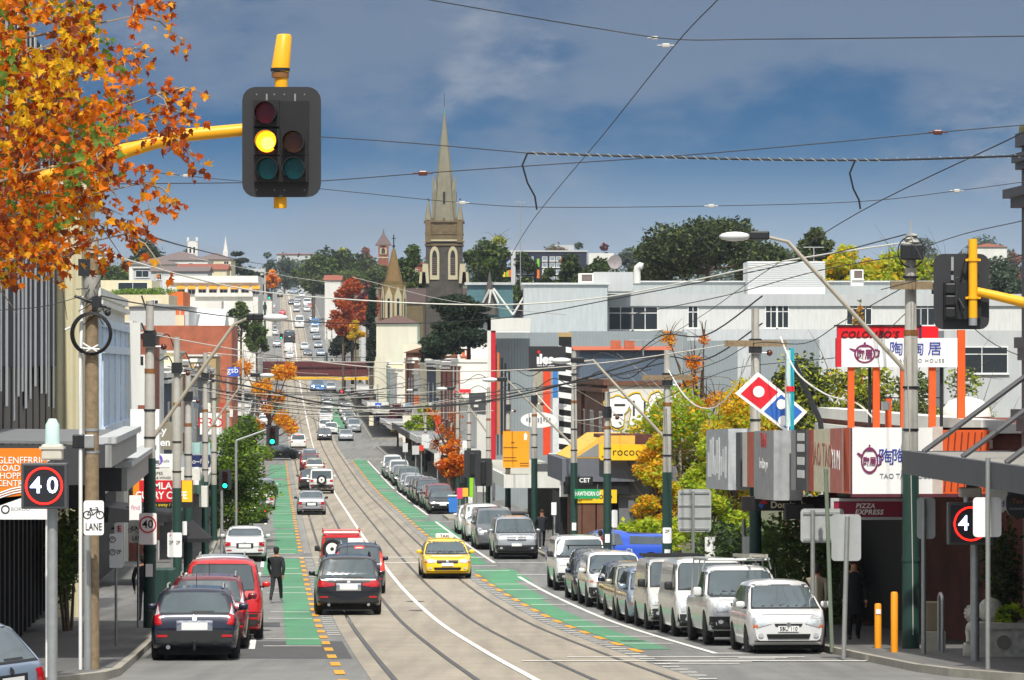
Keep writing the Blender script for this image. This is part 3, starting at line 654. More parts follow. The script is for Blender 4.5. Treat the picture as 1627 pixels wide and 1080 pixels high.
for col,lab,typ,px,d,hh,wd_ in (('dark_grey','dark grey sedan first at the far stop line facing the camera','sedan',516,476,1.45,1.8),('white','white sedan right behind the dark grey sedan','sedan',527,495,1.5,1.8),('white','white wagon third in the oncoming queue','wagon',517,505,1.5,1.8),
     ('white','white delivery van in the oncoming queue','van',518,535,2.1,1.95),('white','white hatchback behind the white delivery van','hatch',521,575,1.5,1.75),('black','black four wheel drive coming out from under the bridge','suv',519,600,1.75,1.85)):
    c=make_car('oncoming_van' if typ=='van' else 'oncoming_car',lab,typ,4.6,wd_,hh,PNT[col],.6,view='front',group=oncoming,opts=('far',)); at_px(c,px,d,'toward')
c=make_car('oncoming_car','silver sedan stopped over the cycle lane at the far stop line','sedan',4.6,1.8,1.42,PNT['silver'],.6,view='front',group=oncoming,opts=('far',)); at_px(c,550,474,'toward')
c=make_car('oncoming_car','bright sky blue car just beyond the railway bridge','wagon',4.6,2.5,1.9,PNT['sky_blue'],.5,view='front',group=oncoming,opts=('far',)); at_px(c,505,655,'toward')
c=make_car('oncoming_car','silver sedan beside the sky blue car beyond the bridge','sedan',4.6,1.8,1.5,PNT['silver'],.6,view='front',group=oncoming,opts=('far',)); at_px(c,526,655,'toward')
# --- right kerb, noses to the camera
jz=make_car('parked_car','white hatchback with numbered plate, nearest the camera in the right kerb row','hatch',3.85,1.68,1.53,PNT['white'],.60,.15,.29,view='front',group=cars_right,opts=('head:tri','slimgrille','antenna','amber')); park(jz,82.7,6.35,'toward')
t=MB(); text_mb(t,'SBU 110',Matrix.Rotation(pi,4,'Z')@Tr(0,-(3.85/2+.032),.15+.38),.115,PNT['navy'],.012,.0,sx=.95); t.build('plate_number',jz)
nv=make_car('parked_ute','white dual cab ute with a ladder rack parked behind the white hatchback','ute',5.2,1.85,1.78,PNT['white'],.60,.30,.37,view='front',group=cars_right,opts=('head:square','blackbumper','biggrille')); park(nv,88.3,6.2,'toward')
rk=MB().mat(steel)
for y in (-2.2,-.9,.25):
    rk.tube([(-.8,y,1.0 if y<0 else 1.7),(-.74,y,1.92),(.74,y,1.92),(.8,y,1.0 if y<0 else 1.7)],.028,8)
for x in (-.72,.72): rk.tube([(x,-2.3,1.94),(x,.5,1.94)],.03,8)
rk.build('ladder_rack',nv)
ld=MB().mat(M('ladder_alloy','#b9b7aa',.5,.4))
for x in (-.62,-.25): ld.box(x-.03,-2.4,1.97,x+.03,.9,2.05)
for k in range(10): ld.box(-.62,-2.3+k*.33,1.99,-.25,-2.27+k*.33,2.03)
tag(ld.build('ladder',None,None),'pale alloy ladder lying on the roof rack of the white ute','ladder'); lo=bpy.data.objects['ladder']; lo.location=nv.location; lo.rotation_euler=nv.rotation_euler
vt=make_car('parked_van','white van with a black bumper parked behind the white ute','van',4.75,1.9,1.9,PNT['white'],.58,.2,.33,view='front',group=cars_right,opts=('head:vertical','blackbumper','blackmirror','bars')); park(vt,95.2,6.2,'toward')
v2=make_car('parked_van','older dull white van with black roof bars behind the black bumper van','van',4.5,1.75,1.85,PNT['white_dull'],.58,.2,.32,view='front',group=cars_right,opts=('head:square','blackmirror','blackbumper')); park(v2,101,6.0,'toward')
b=MB().mat(trimm)
for y in (-1.5,-.6,.3,.9): b.box(-.75,y-.03,1.87,.75,y+.03,1.95)
b.build('roof_bars',v2)
for spec in (('steel_blue','grey blue hatchback with an orange indicator squeezed behind the older white van','hatch',4.2,1.74,1.5,106.2,5.95,('head:tri','amber')),
             ('champagne','champagne sedan with white mirrors parked in the right row','sedan',4.6,1.8,1.55,110.3,6.0,('head:std',)),
             ('navy','small navy hatchback between champagne sedan and white cross over','hatch',3.9,1.68,1.46,116,6.15,('head:std',)),
             ('white','white cross over wagon with orange corner lamps and roof bars','suv',4.7,1.86,1.68,120.3,6.05,('head:std','amber','rails','blackbumper','bars')),
             ('navy','dark blue sedan just behind the white cross over wagon','sedan',4.5,1.76,1.42,126,6.0,('head:std',)),
             ('dark_grey','dark grey micro hatchback with a raised black tail wing','hatch',3.6,1.66,1.55,130.6,6.3,('head:std','blackbumper')),
             ('white','tall white four wheel drive with black mirrors at the side street corner','fourwd',4.8,1.9,1.86,136,6.2,('head:std','blackbumper','blackmirror','rails'))):
    col,lab,typ,l,w_,h,d,w,op=spec
    c=make_car('parked_car',lab,typ,l,w_,h,PNT[col],.60,.18 if typ in('hatch','sedan') else .27,.30 if typ in('hatch','sedan') else .36,view='front',group=cars_right,opts=op); park(c,d,w,'toward')
    if 'wing' in lab: MB().mat(trimm).box(-.85,-1.3,1.62,.85,-1.1,1.66).box(-.8,-1.25,1.5,-.76,-1.12,1.63).box(.76,-1.25,1.5,.8,-1.12,1.63).build('tail_wing',c)
ml=make_car('parked_car','silver luxury four wheel drive with a chrome barred grille beyond the side street','suv',4.8,1.92,1.8,PNT['silver'],.61,.25,.37,view='front',group=cars_right,opts=('head:std','biggrille','bars','rails','blackbumper')); park(ml,186-17,5.95,'toward')
b=make_car('parked_car','grey people mover parked behind the silver luxury four wheel drive','mpv',5.0,1.92,1.9,PNT['grey'],.6,.2,.34,view='front',group=cars_right,opts=('head:vertical','far')); park(b,181,5.75,'toward')
b=make_car('parked_car','dull white four wheel drive behind the grey people mover','fourwd',4.5,1.8,1.8,PNT['white_dull'],.6,.25,.36,view='front',group=cars_right,opts=('head:std','far','amber')); park(b,192,5.75,'toward')
b=make_car('parked_car','white sedan with round twin lamps, last before the blue wheelie bin','sedan',4.6,1.8,1.48,PNT['white'],.6,.2,.32,view='front',group=cars_right,opts=('head:round','far')); park(b,203,5.9,'toward')
ut=make_car('turning_ute','bright blue ute with a canopy turning out of the side street','canopy_ute',4.9,1.84,1.58,PNT['blue'],.62,.2,.33,view='front',opts=('blackmirror',)); ut.location=W(157,8.9,.05); ut.rotation_euler=(0,0,HEAD+math.radians(97))
# --- row beyond the blue bin
row=[('black','black sedan, nearest of the row beyond the blue bin','sedan',1.46),('dark_red','dark maroon four wheel drive second beyond the blue bin','suv',1.7),('grey','grey wagon third beyond the blue bin','wagon',1.5),('black','black four wheel drive fourth beyond the blue bin','suv',1.75),('dark_grey','charcoal four wheel drive parked tight behind the black one','suv',1.75),
     ('navy','navy sedan with white headlights mid row','sedan',1.45),('silver','silver wagon behind the navy sedan','wagon',1.5),('silver','pale silver sedan behind the silver wagon','sedan',1.5),('green','dark green four wheel drive behind the pale silver sedan','suv',1.8),('black','black hatchback near the far end of the row','hatch',1.5),('silver','silver hatchback near the far end of the row','hatch',1.5),
     ('white','white four wheel drive near the far end of the row','suv',1.75),('grey','grey sedan before the last white van of the row','sedan',1.45),('white','white people mover ending the row before the crossing','mpv',1.85)]
d=240
for i,(col,lab,typ,h) in enumerate(row):
    c=make_car('parked_car',lab,typ,4.6,1.82,h,PNT[col],.6,.2 if typ in('sedan','hatch') else .26,.33,view='front',group=cars_right,opts=('head:std','far') if i>0 else ('head:std','bars')); park(c,d,5.9+random.uniform(-.15,.1),'toward'); d+=random.uniform(6.3,7.6)+ (4 if i in (5,8) else 0)*1.6
for i,(col,lab,typ) in enumerate((('silver','silver four wheel drive first in the right kerb row past the crossing','suv'),('grey','grey sedan second past the crossing at the right kerb','sedan'),('white','white wagon third past the crossing at the right kerb','wagon'),('silver','silver hatchback fourth past the crossing at the right kerb','hatch'),('white','white van fifth past the crossing at the right kerb','van'),('black','black sedan last before the bridge at the right kerb','sedan'))):
    c=make_car('parked_car' if typ!='van' else 'parked_van',lab,typ,4.6,1.82,1.5 if typ in('sedan','hatch','wagon') else 1.8,PNT[col],.6,.2,.33,view='front',group=cars_right,opts=('head:std','far')); park(c,500+i*15,5.7,'toward')
# --- the hill beyond the bridge
def far(col,lab,typ,px,py,face,wd_=1.82,h=1.5,nm='far_car'):
    d=dy(py); c=make_car(nm,lab,typ,4.6,wd_,h,PNT[col],.6,view='front' if face=='toward' else 'rear',group=farcars,opts=('far',)); at_px(c,px,d,face)
far('white','white box truck coming down the middle of the far hill','van',476,521,'toward',2.3,3.0,'far_truck')
far('dark_grey','dark tow truck with a green front climbing the far hill','fourwd',460,545,'away',2.6,2.8,'far_truck')
far('white','white van at the foot of the far hill, left lane','van',459,560,'away',2.0,2.0,'far_van'); far('white','white sedan at the foot of the far hill','sedan',461,571,'away')
far('white','white van descending beside the box truck','van',488,487,'toward',2.2,2.4,'far_van'); far('white','white sedan descending below the white van','sedan',488,495,'toward'); far('silver','silver sedan high on the far hill','sedan',471,496,'toward')
far('white','white wagon behind the high silver sedan','wagon',472,487,'toward'); far('silver','silver wagon nearer the crest of the far hill','wagon',473,479,'toward'); far('black','black sedan climbing close to the crest','sedan',445,472,'away'); far('steel_blue','pale blue van right on the crest','van',467,463.6,'toward',2.1,2.1,'far_van')
far('white','white sedan parked left on the far hill','sedan',432,491,'away'); far('red','red and white sedan turning left on the far hill','sedan',449,501,'away'); far('grey','grey car low on the far hill left kerb','hatch',433,523,'away')
far('white','white van parked right kerb on the far hill under a blue one','van',500,529,'toward',2.0,2.0,'far_van'); far('sky_blue','blue van parked at the right kerb of the far hill','van',501,520,'toward',2.0,2.1,'far_van'); far('silver','silver wagon parked on the right near the hill foot','wagon',506,553,'toward'); far('steel_blue','pale blue sedan parked right at the hill foot','sedan',510,566,'toward'); far('white','white car parked on the right midway up','hatch',497,510,'toward')
far('grey','grey wagon parked high on the right kerb','wagon',491,478,'toward')
for i,(col,lab,typ,px,py,face) in enumerate((('white','white hatchback second in the left hill row','hatch',430,497,'away'),('navy','navy wagon low in the left hill row','wagon',434,512,'away'),('white','white wagon below the grey hatch on the left of the hill','wagon',436,533,'away'),('silver','silver sedan at the very foot of the left hill row','sedan',440,552,'away'),('black','black sedan between the box truck and the crest','sedan',463,484,'toward'),('white','white sedan following the silver one near the crest','sedan',480,472,'toward'),
   ('red','small red hatchback parked high right on the hill','hatch',494,490,'toward'),('silver','silver hatchback parked right below the blue van','hatch',503,540,'toward'),('white','white sedan descending between truck and bridge','sedan',484,556,'toward'),('grey','grey wagon descending just above the bridge rail','wagon',489,566,'toward'))):
    far(col,lab,typ,px,py,face)
for i,(col,lab,typ) in enumerate((('white','white sedan first at the left kerb past the crossing','sedan'),('black','black wagon second at the left kerb past the crossing','wagon'),('silver','silver hatchback third at the left kerb past the crossing','hatch'),('red','red hatchback fourth at the left kerb before the bridge','hatch'))):
    c=make_car('parked_car',lab,typ,4.5,1.8,1.5,PNT[col],.6,group=cars_left,opts=('lamp:side','far')); park(c,520+i*22,-5.9,'away')
# --- car at the near intersection, bottom left
nc=make_car('near_car','silver hatchback cut off by the lower left corner at the intersection','hatch',4.3,1.76,1.5,PNT['steel_blue'],.6,.18,.31,view='rear',opts=('lamp:side','antenna')); nc.location=W(50,-9.75,.0); nc.rotation_euler=(0,0,HEAD+math.radians(62))
# ---------------------------------------------------------------- trees and plants
def leafm(name,col): return M('leaf_'+name,col,.6,var=.2,scale=.6,trans=.4,spec=.3)
LG=[leafm('dark_green','#2b3a1b'),leafm('mid_green','#4c6127'),leafm('light_green','#728238')]
LO=[leafm('gum_dark','#2f3b22'),leafm('gum_mid','#525f33'),leafm('gum_light','#7a8550')]
LY=[leafm('yellow','#dfb11c'),leafm('yellow_green','#b4b834'),leafm('amber','#cf9322')]
LR=[leafm('rust_red','#9c4522'),leafm('rust_orange','#b8622a'),leafm('dull_red','#7f3426')]
LA=[leafm('autumn_orange','#dd7a10'),leafm('autumn_amber','#e3a020'),leafm('autumn_rust','#ad4d14')]
LV=[leafm('fresh_green','#8aa628'),leafm('fresh_lime','#b2bc30'),leafm('fresh_dark','#668534')]
LC=[leafm('conifer','#22301f'),leafm('conifer_mid','#34452b'),leafm('conifer_blue','#3b4a3a')]
LM=[leafm('mauve','#6d3040'),leafm('plum','#54283a'),leafm('pinkish','#96584f')]
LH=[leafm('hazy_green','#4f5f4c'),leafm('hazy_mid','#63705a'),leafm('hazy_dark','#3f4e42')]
bark=M('bark','#5b4c3c',.95,var=.3,scale=8,bump=.4); pbark=M('pale_bark','#a59f92',.9,var=.25,scale=6)
def leaves(blobs,n,size,mats,seed=0,flat=0,shell=.55):
    """leaf clumps: each a bent pair of small faces, scattered near the skin of several lobes"""
    rnd=random.Random(seed); v=[];f=[];mi=[]; tot=sum(b[1][0]*b[1][1]+b[1][0]*b[1][2] for b in blobs)
    for c,r in blobs:
        k=int(n*(r[0]*r[1]+r[0]*r[2])/tot); base=rnd.random()
        for _ in range(k):
            while 1:
                x,y,z=rnd.gauss(0,1),rnd.gauss(0,1),rnd.gauss(0,1); l=math.sqrt(x*x+y*y+z*z)
                if l>.05: break
            q=(shell+(1-shell)*rnd.random()**.7)*(1+.10*rnd.gauss(0,1)); p=Vector((c[0]+x/l*q*r[0],c[1]+y/l*q*r[1],c[2]+z/l*q*r[2]))
            s=size*rnd.uniform(.6,1.4); a=Vector((rnd.gauss(0,1),rnd.gauss(0,1),rnd.gauss(0,.6))).normalized(); t=Vector((rnd.gauss(0,1),rnd.gauss(0,1),rnd.gauss(0,1))); t=(t-a*t.dot(a)).normalized(); nn=a.cross(t)
            i=len(v); v+=[p-a*s,p-t*s*.55+nn*s*.18,p+a*s,p+t*s*.55+nn*s*.18]
            f+=[(i,i+1,i+2),(i,i+2,i+3)]; u=(base+rnd.gauss(0,.22))%1; m=0 if u<.5 else 1 if u<.82 else 2; mi+=[m,m]
    me=bpy.data.meshes.new('crown'); me.from_pydata([tuple(x) for x in v],[],f)
    for m in mats: me.materials.append(m)
    me.polygons.foreach_set('material_index',mi); return me
def tree(name,label,base,h,wd,mats,n=2500,leaf=.3,kind_='round',seed=1,group=None,trunk=None,lean=0,bk=None,dens=1):
    """base: ground point; h height; wd crown width; crown of lobes carried on limbs"""
    rnd=random.Random(seed*31+5); base=Vector(base); root=thing(name,label,'tree',base,group=group); bk=bk or bark
    th=trunk if trunk is not None else h*.25; R=wd/2; blobs=[]; tr=max(.08,h*.022)
    if kind_=='round':
        for k in range(rnd.randint(13,17)):
            a=rnd.uniform(0,2*pi); rr=rnd.uniform(.25,.85)*R; z=th+(h-th)*rnd.uniform(.22,.80); s=rnd.uniform(.28,.44)
            if z>th+(h-th)*.62: rr*=.65
            blobs.append(((rr*math.cos(a)+lean*z/h,rr*math.sin(a),z),(R*s,R*s,min(R*s*.8,(h-z)*.95))))
        blobs.append(((lean,0,h-R*.35),(R*.4,R*.4,R*.34)))
    elif kind_=='column':
        for k in range(11):
            t=k/10; z=th+(h-th)*(.06+.86*t); r=R*(.62+.38*math.sin(pi*(.2+.75*t)))*(.45 if t>.9 else .75); a=rnd.uniform(0,6.3); blobs.append(((.3*R*math.cos(a)*(1-t*.5),.3*R*math.sin(a),z),(r*.8,r*.8,(h-th)*.10)))
    elif kind_=='cone':
        for k in range(16):
            t=k/15; z=th+(h-th)*t*.95; r=R*(1-t)**.8+.12*R; a=rnd.uniform(0,6.3); blobs.append(((.35*r*math.cos(a),.35*r*math.sin(a),z),(r*.8,r*.8,(h-th)*.075)))
    elif kind_=='tiers':      # spreading conifer or gum with flat plates
        for k in range(15):
            a=rnd.uniform(0,2*pi); t=rnd.uniform(0,1); rr=R*rnd.uniform(.1,.75)*(1-.45*t); z=th+(h-th)*(.1+.8*t); s=rnd.uniform(.28,.45)*R*(1-.3*t); blobs.append(((rr*math.cos(a),rr*math.sin(a),z),(s,s,s*.42)))
    elif kind_=='sparse':
        for k in range(14):
            a=rnd.uniform(0,2*pi); rr=rnd.uniform(.2,.9)*R; z=th+(h-th)*rnd.uniform(.1,.92); s=rnd.uniform(.16,.28)*R; blobs.append(((rr*math.cos(a),rr*math.sin(a),z),(s,s,s)))
    t=MB().mat(bk); top=Vector((lean*.8,0,h*.8)); t.tube([(0,0,min(-.4,zg(base.y)-base.z-.6)),(lean*.1,0,th*.6),(lean*.3,.05,th+(h-th)*.25),top],[tr*1.25,tr,tr*.75,tr*.2],8)
    for c,r in blobs:
        st=Vector((lean*.25,0,th+max(0,(c[2]-th))*.35)); mid=(st+Vector(c))/2+Vector((0,0,-.03*h)); t.tube([st,mid,c],[tr*.5,tr*.3,tr*.1],6)
        if kind_=='sparse' or h<9:
            for _ in range(9 if kind_=='sparse' else 4): e=Vector(c)+Vector((rnd.gauss(0,1)*r[0]*1.2,rnd.gauss(0,1)*r[1],abs(rnd.gauss(0,1))*r[2]*1.5)); t.tube([c,(Vector(c)+e)/2+Vector((0,0,.04*h*rnd.random())),e],[tr*.12,tr*.08,tr*.03],4)
    t.build('trunk',root,smooth=60)
    o=bpy.data.objects.new('crown',leaves(blobs,int(n*dens*1.35),leaf,mats,seed,shell=.5 if kind_!='sparse' else .15)); COL.objects.link(o); o.parent=root
    return root
def tree_px(name,label,px,d,ytop,wpx,mats,ybase=None,**k):
    s=F/d; w=wof(px,d); b=W(d,w,0); b.x=(px-CX)/s
    if ybase is not None: b.z=(HY-ybase)/s
    h=(HY-ytop)/s-b.z; return tree(name,label,b,h,wpx/s,mats,**k)
# street trees
tree_px('pear_tree','dark green columnar tree standing in a kerb island on the left',382,192,660,150,[LG[1],LV[2],LV[0]],kind_='column',n=6500,leaf=.10,trunk=.75,seed=3)
tree_px('autumn_tree','golden autumn street tree spreading over the left tram lane edge',428,395,548,112,[LA[1],LY[0],LA[0]],kind_='sparse',n=3600,leaf=.16,seed=5,trunk=2.2)
tree_px('autumn_tree','orange autumn street tree beside the blue wheelie bin',722,256,695,66,[LA[0],LA[2],LA[1]],kind_='round',n=2000,leaf=.11,seed=7,trunk=1.5)
tree_px('autumn_tree','half bare orange street tree behind the traffic signal by the bin',713,285,640,90,[LA[0],LA[2],LY[2]],kind_='sparse',n=700,leaf=.11,seed=8,trunk=1.7)
tree_px('street_tree','dark maroon street tree among the shop poles on the right',632,450,640,46,LM,kind_='round',n=900,leaf=.2,seed=9,trunk=1.8)
tree_px('street_tree','green street tree behind the orange banner on the right',672,370,640,50,LV,kind_='round',n=1200,leaf=.18,seed=10,trunk=2)
# side street garden on the right
garden='garden trees along the right footpath'
tree_px('garden_tree','tall yellow and green poplar behind the tram pole, nearest the restaurant signs',1080,170,610,220,[LV[0],LY[0],LV[1]],kind_='round',n=9500,leaf=.105,seed=11,trunk=1.0,group=garden,bk=pbark)
tree_px('garden_tree','golden leaved tree at the edge of the graffiti wall',1020,183,665,70,[LY[0],LY[2],LV[1]],kind_='column',n=3000,leaf=.10,seed=12,trunk=1.0,group=garden)
tree_px('garden_tree','dark olive tree covering the end of the rococo sign',985,176,700,62,[LG[1],LG[0],LO[2]],kind_='column',n=2600,leaf=.09,seed=13,trunk=.8,group=garden)
tree_px('garden_tree','bright green leafy tree low behind the poplar on the right',1130,158,690,120,[LV[1],LV[0],LY[1]],kind_='round',n=5200,leaf=.105,seed=31,trunk=.6,group=garden)
tree_px('garden_tree','golden tree low left of the poplar, beside the cafe wall',1045,166,690,90,[LY[0],LV[1],LY[2]],kind_='round',n=4200,leaf=.105,seed=32,trunk=.6,group=garden)
tree_px('garden_tree','yellow tree spreading between the poplar and the pizza sign',1185,172,600,130,[LY[0],LV[1],LY[1]],kind_='round',n=5200,leaf=.11,seed=33,trunk=.8,group=garden)
tree_px('garden_tree','olive and gold tree directly behind the domino sign',1250,190,590,150,[LO[1],LY[0],LO[2]],kind_='round',n=5200,leaf=.12,seed=34,trunk=1,group=garden)
tree_px('garden_tree','golden green tree behind the left orange post',1325,185,585,140,[LY[1],LO[1],LY[0]],kind_='round',n=5200,leaf=.12,seed=35,trunk=1,group=garden)
tree_px('garden_tree','olive tree behind the right orange posts',1450,180,590,150,[LO[1],LO[2],LV[2]],kind_='round',n=5200,leaf=.12,seed=36,trunk=1,group=garden)
tree_px('garden_tree','bare twiggy tree with a few orange leaves against the white building',1115,200,520,125,[LA[0],LY[0],LA[1]],kind_='sparse',n=1700,leaf=.085,seed=14,trunk=4.0,group=garden,ybase=860)
tree_px('garden_tree','yellow leaved tree behind the diamond pizza sign',1170,165,612,150,[LY[0],LY[1],LV[1]],kind_='round',n=4800,leaf=.11,seed=15,trunk=1.2,group=garden)
tree_px('garden_tree','mixed green and yellow tree between the diamond and roof signs',1270,175,560,190,[LO[1],LO[0],LY[1]],kind_='round',n=5200,leaf=.12,seed=16,trunk=2,group=garden)
tree_px('garden_tree','olive tree seen between the orange sign posts',1385,168,575,190,[LO[1],LY[1],LO[2]],kind_='round',n=4600,leaf=.12,seed=17,trunk=2,group=garden)
tree_px('garden_tree','small pale leaved tree beside the white roof vent',1530,176,580,150,[LO[2],LV[1],LO[1]],kind_='round',n=3600,leaf=.10,seed=18,trunk=2,group=garden)
tree_px('garden_tree','narrow yellow tree in front of the white building window',1363,185,480,44,[LY[2],LO[1],LY[1]],kind_='column',n=900,leaf=.11,seed=19,trunk=5,group=garden)
def bush(name,label,pos,sx,sy,sz,mats,n,leaf,seed,cat='hedge'):
    rnd=random.Random(seed); bl=[]
    for k in range(8): bl.append((((rnd.random()-.5)*sx*.7,(rnd.random()-.5)*sy*.7,sz*(.3+.45*rnd.random())),(sx*.26,sy*.3,sz*.34)))
    r=thing(name,label,cat,pos); o=bpy.data.objects.new('foliage',leaves(bl,n,leaf,mats,seed)); COL.objects.link(o); o.parent=r
    m=MB().mat(bark)
    for c,_ in bl[:5]: m.tube([(c[0]*.3,c[1]*.3,-.1),c],[.05,.02],5)
    m.build('stem',r); return r
bush('hedge','dark clipped hedge behind the white hatchback and ute',W(112,8.9,.1),2.6,10,2.6,[LG[0],LG[1],LO[0]],5200,.085,21)
bush('hedge','tall shaggy hedge below the black pizza fascia',W(104,9.6,.1),2.4,7,3.2,[LG[1],LO[1],LV[2]],4800,.09,22)
bush('shrub','bright fern like shrub behind the blue ute',W(163,11.4,.1),3.4,2.5,1.9,[LV[1],LV[0],LY[1]],1500,.17,23,'shrub')
bush('shrub','dark green shrub beside the grey sign back',W(138,11.4,.1),2.4,4,2.2,[LG[0],LG[1],LV[2]],2400,.09,24,'shrub')
bush('shrub','loose shrub spilling over the corner wall by the pole',W(170,12.2,.1),2.2,3,2.3,[LV[2],LG[1],LV[0]],1800,.10,25,'shrub')
bush('climbing_plant','dark climbing plant against the brick restaurant wall',W(79,10.0,.2),1.0,1.5,2.6,[LG[0],LG[1],LO[0]],2200,.06,26,'plant')
bush('climbing_plant','ivy clad planter along the left shopfront',W(96,-9.6,.1),.9,4,3.0,[LG[1],LV[2],LG[0]],2600,.08,27,'plant')
# trees over the roofs
over='big trees behind the roofs'
for i,a in enumerate((('gum_tree','broad dark gum behind the white building, the biggest crown on the right',1125,420,344,210,LO,dict(kind_='round',n=9000,leaf=.26,trunk=8,ybase=560)),
 ('gum_tree','dark gum joining the right side of the biggest crown',1215,430,385,110,LO,dict(kind_='round',n=4000,leaf=.26,trunk=6,ybase=560)),
 ('gum_tree','dark gum joining the left side of the biggest crown',1045,430,375,90,LO,dict(kind_='round',n=3600,leaf=.26,trunk=6,ybase=560)),
 ('gum_tree','separate rounded gum behind the rooftop plant room',1297,450,360,72,LO,dict(kind_='round',n=2400,leaf=.28,trunk=8,ybase=560)),
 ('plane_tree','yellow green crown right of the rooftop plant room',1345,330,388,100,[LY[1],LY[0],LV[0]],dict(kind_='round',n=4200,leaf=.2,trunk=4,ybase=560)),
 ('plane_tree','yellow green crown behind the nearest tram pole top',1430,335,396,110,[LY[1],LV[0],LY[0]],dict(kind_='round',n=4200,leaf=.2,trunk=4,ybase=560)),
 ('plane_tree','olive crown between the pole top and the right signal',1505,345,405,110,[LO[1],LY[1],LO[2]],dict(kind_='round',n=3600,leaf=.2,trunk=4,ybase=560)),
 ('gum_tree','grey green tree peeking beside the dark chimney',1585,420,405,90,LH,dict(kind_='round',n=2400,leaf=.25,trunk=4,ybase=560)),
 ('cypress_tree','spreading dark cypress in front of the stone church',745,385,455,165,LC,dict(kind_='tiers',n=7000,leaf=.2,trunk=3.0,ybase=610)),
 ('cypress_tree','lower dark cypress left of the spreading one',700,392,500,90,LC,dict(kind_='tiers',n=3000,leaf=.2,trunk=2,ybase=610)),
 ('oak_tree','dark green crown right behind the stone tower',770,620,380,95,LG,dict(kind_='round',n=3600,leaf=.36,trunk=3,ybase=520)),
 ('oak_tree','dark green crown farther right toward the student flats',830,640,400,80,LG,dict(kind_='round',n=2500,leaf=.36,trunk=3,ybase=520)),
 ('oak_tree','pale yellow bare crown over the right shoulder of the tower trees',800,700,365,60,[LY[1],LO[2],LY[1]],dict(kind_='sparse',n=900,leaf=.3,trunk=5,ybase=520)),
 ('oak_tree','dark crown between red turret and stone tower',655,640,388,62,LG,dict(kind_='round',n=2200,leaf=.36,trunk=3,ybase=520)),
 ('oak_tree','green crown in front of the student flats',905,560,402,70,[LO[0],LG[1],LO[1]],dict(kind_='round',n=2200,leaf=.3,trunk=3,ybase=520)),
 ('oak_tree','second green crown in front of the student flats',955,550,408,66,[LO[0],LG[1],LO[1]],dict(kind_='round',n=2200,leaf=.3,trunk=3,ybase=520)),
 ('oak_tree','low dark crown at the left foot of the student flats',872,555,425,46,[LO[0],LG[1],LG[0]],dict(kind_='round',n=1200,leaf=.3,trunk=2,ybase=520)),
 ('maple_tree','rust red autumn maple beside the sandstone turret',560,640,440,76,LR,dict(kind_='round',n=3000,leaf=.32,trunk=2,ybase=545)),
 ('maple_tree','smaller rust maple in front of the big rust red one',545,610,475,50,[LR[1],LR[0],LA[2]],dict(kind_='round',n=1600,leaf=.3,trunk=2,ybase=560)),
 ('plum_tree','dark purple plum tree above the rust maples',583,680,448,36,LM,dict(kind_='round',n=900,leaf=.32,trunk=2,ybase=530)),
 ('poplar_tree','bright yellow small tree left of the tall dark cypress',565,560,508,26,LY,dict(kind_='round',n=800,leaf=.26,trunk=1.5,ybase=560)),
 ('italian_cypress','tall narrow dark cypress left of the sandstone turret',590,545,445,26,LC,dict(kind_='column',n=2200,leaf=.22,trunk=1,ybase=590)),
 ('street_tree','dark green trees at the right end of the railway bridge',548,640,525,50,LC,dict(kind_='round',n=1500,leaf=.3,trunk=1,ybase=580)),
 ('street_tree','dark green tree left of the hill road by the awning building',383,600,478,50,LG,dict(kind_='round',n=1500,leaf=.3,trunk=1,ybase=560)),
 ('street_tree','low green tree behind the brick parapet on the left',408,560,505,46,[LG[1],LO[1],LV[2]],dict(kind_='round',n=1200,leaf=.3,trunk=1,ybase=580)))):
    nm,lab,px,d,yt,wp,ms,kw=a; tree_px(nm,lab,px,d,yt,wp,ms,seed=40+i,**kw)
# hill crest
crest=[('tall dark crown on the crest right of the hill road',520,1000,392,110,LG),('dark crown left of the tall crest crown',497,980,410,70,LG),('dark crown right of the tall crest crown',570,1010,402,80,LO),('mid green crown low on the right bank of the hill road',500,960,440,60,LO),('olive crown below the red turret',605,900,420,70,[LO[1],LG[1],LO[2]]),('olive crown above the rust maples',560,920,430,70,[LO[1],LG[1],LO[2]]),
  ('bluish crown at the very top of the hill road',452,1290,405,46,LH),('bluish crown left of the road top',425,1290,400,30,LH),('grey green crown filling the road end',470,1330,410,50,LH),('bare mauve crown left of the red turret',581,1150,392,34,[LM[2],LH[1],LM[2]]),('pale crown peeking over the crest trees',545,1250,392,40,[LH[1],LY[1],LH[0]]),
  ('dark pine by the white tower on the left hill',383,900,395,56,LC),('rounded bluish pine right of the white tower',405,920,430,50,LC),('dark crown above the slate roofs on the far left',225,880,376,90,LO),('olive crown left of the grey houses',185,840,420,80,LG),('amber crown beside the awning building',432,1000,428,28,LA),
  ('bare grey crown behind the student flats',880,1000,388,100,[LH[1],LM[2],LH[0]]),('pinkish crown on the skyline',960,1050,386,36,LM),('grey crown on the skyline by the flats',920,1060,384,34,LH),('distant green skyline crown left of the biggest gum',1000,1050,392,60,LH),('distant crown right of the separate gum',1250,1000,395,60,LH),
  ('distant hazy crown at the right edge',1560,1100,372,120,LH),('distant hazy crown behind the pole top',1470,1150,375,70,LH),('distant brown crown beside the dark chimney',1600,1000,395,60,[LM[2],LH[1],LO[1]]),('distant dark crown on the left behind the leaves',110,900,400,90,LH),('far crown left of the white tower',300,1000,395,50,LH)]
for i,(lab,px,d,yt,wp,ms) in enumerate(crest):
    tree_px('hill_tree',lab,px,d,yt,wp,ms,seed=90+i,kind_='round' if 'pine' not in lab else 'tiers',n=int(wp*28),leaf=.45,trunk=2,ybase=min(HY-F*(zg(d)-2)/d,480),group='trees on the far hill')
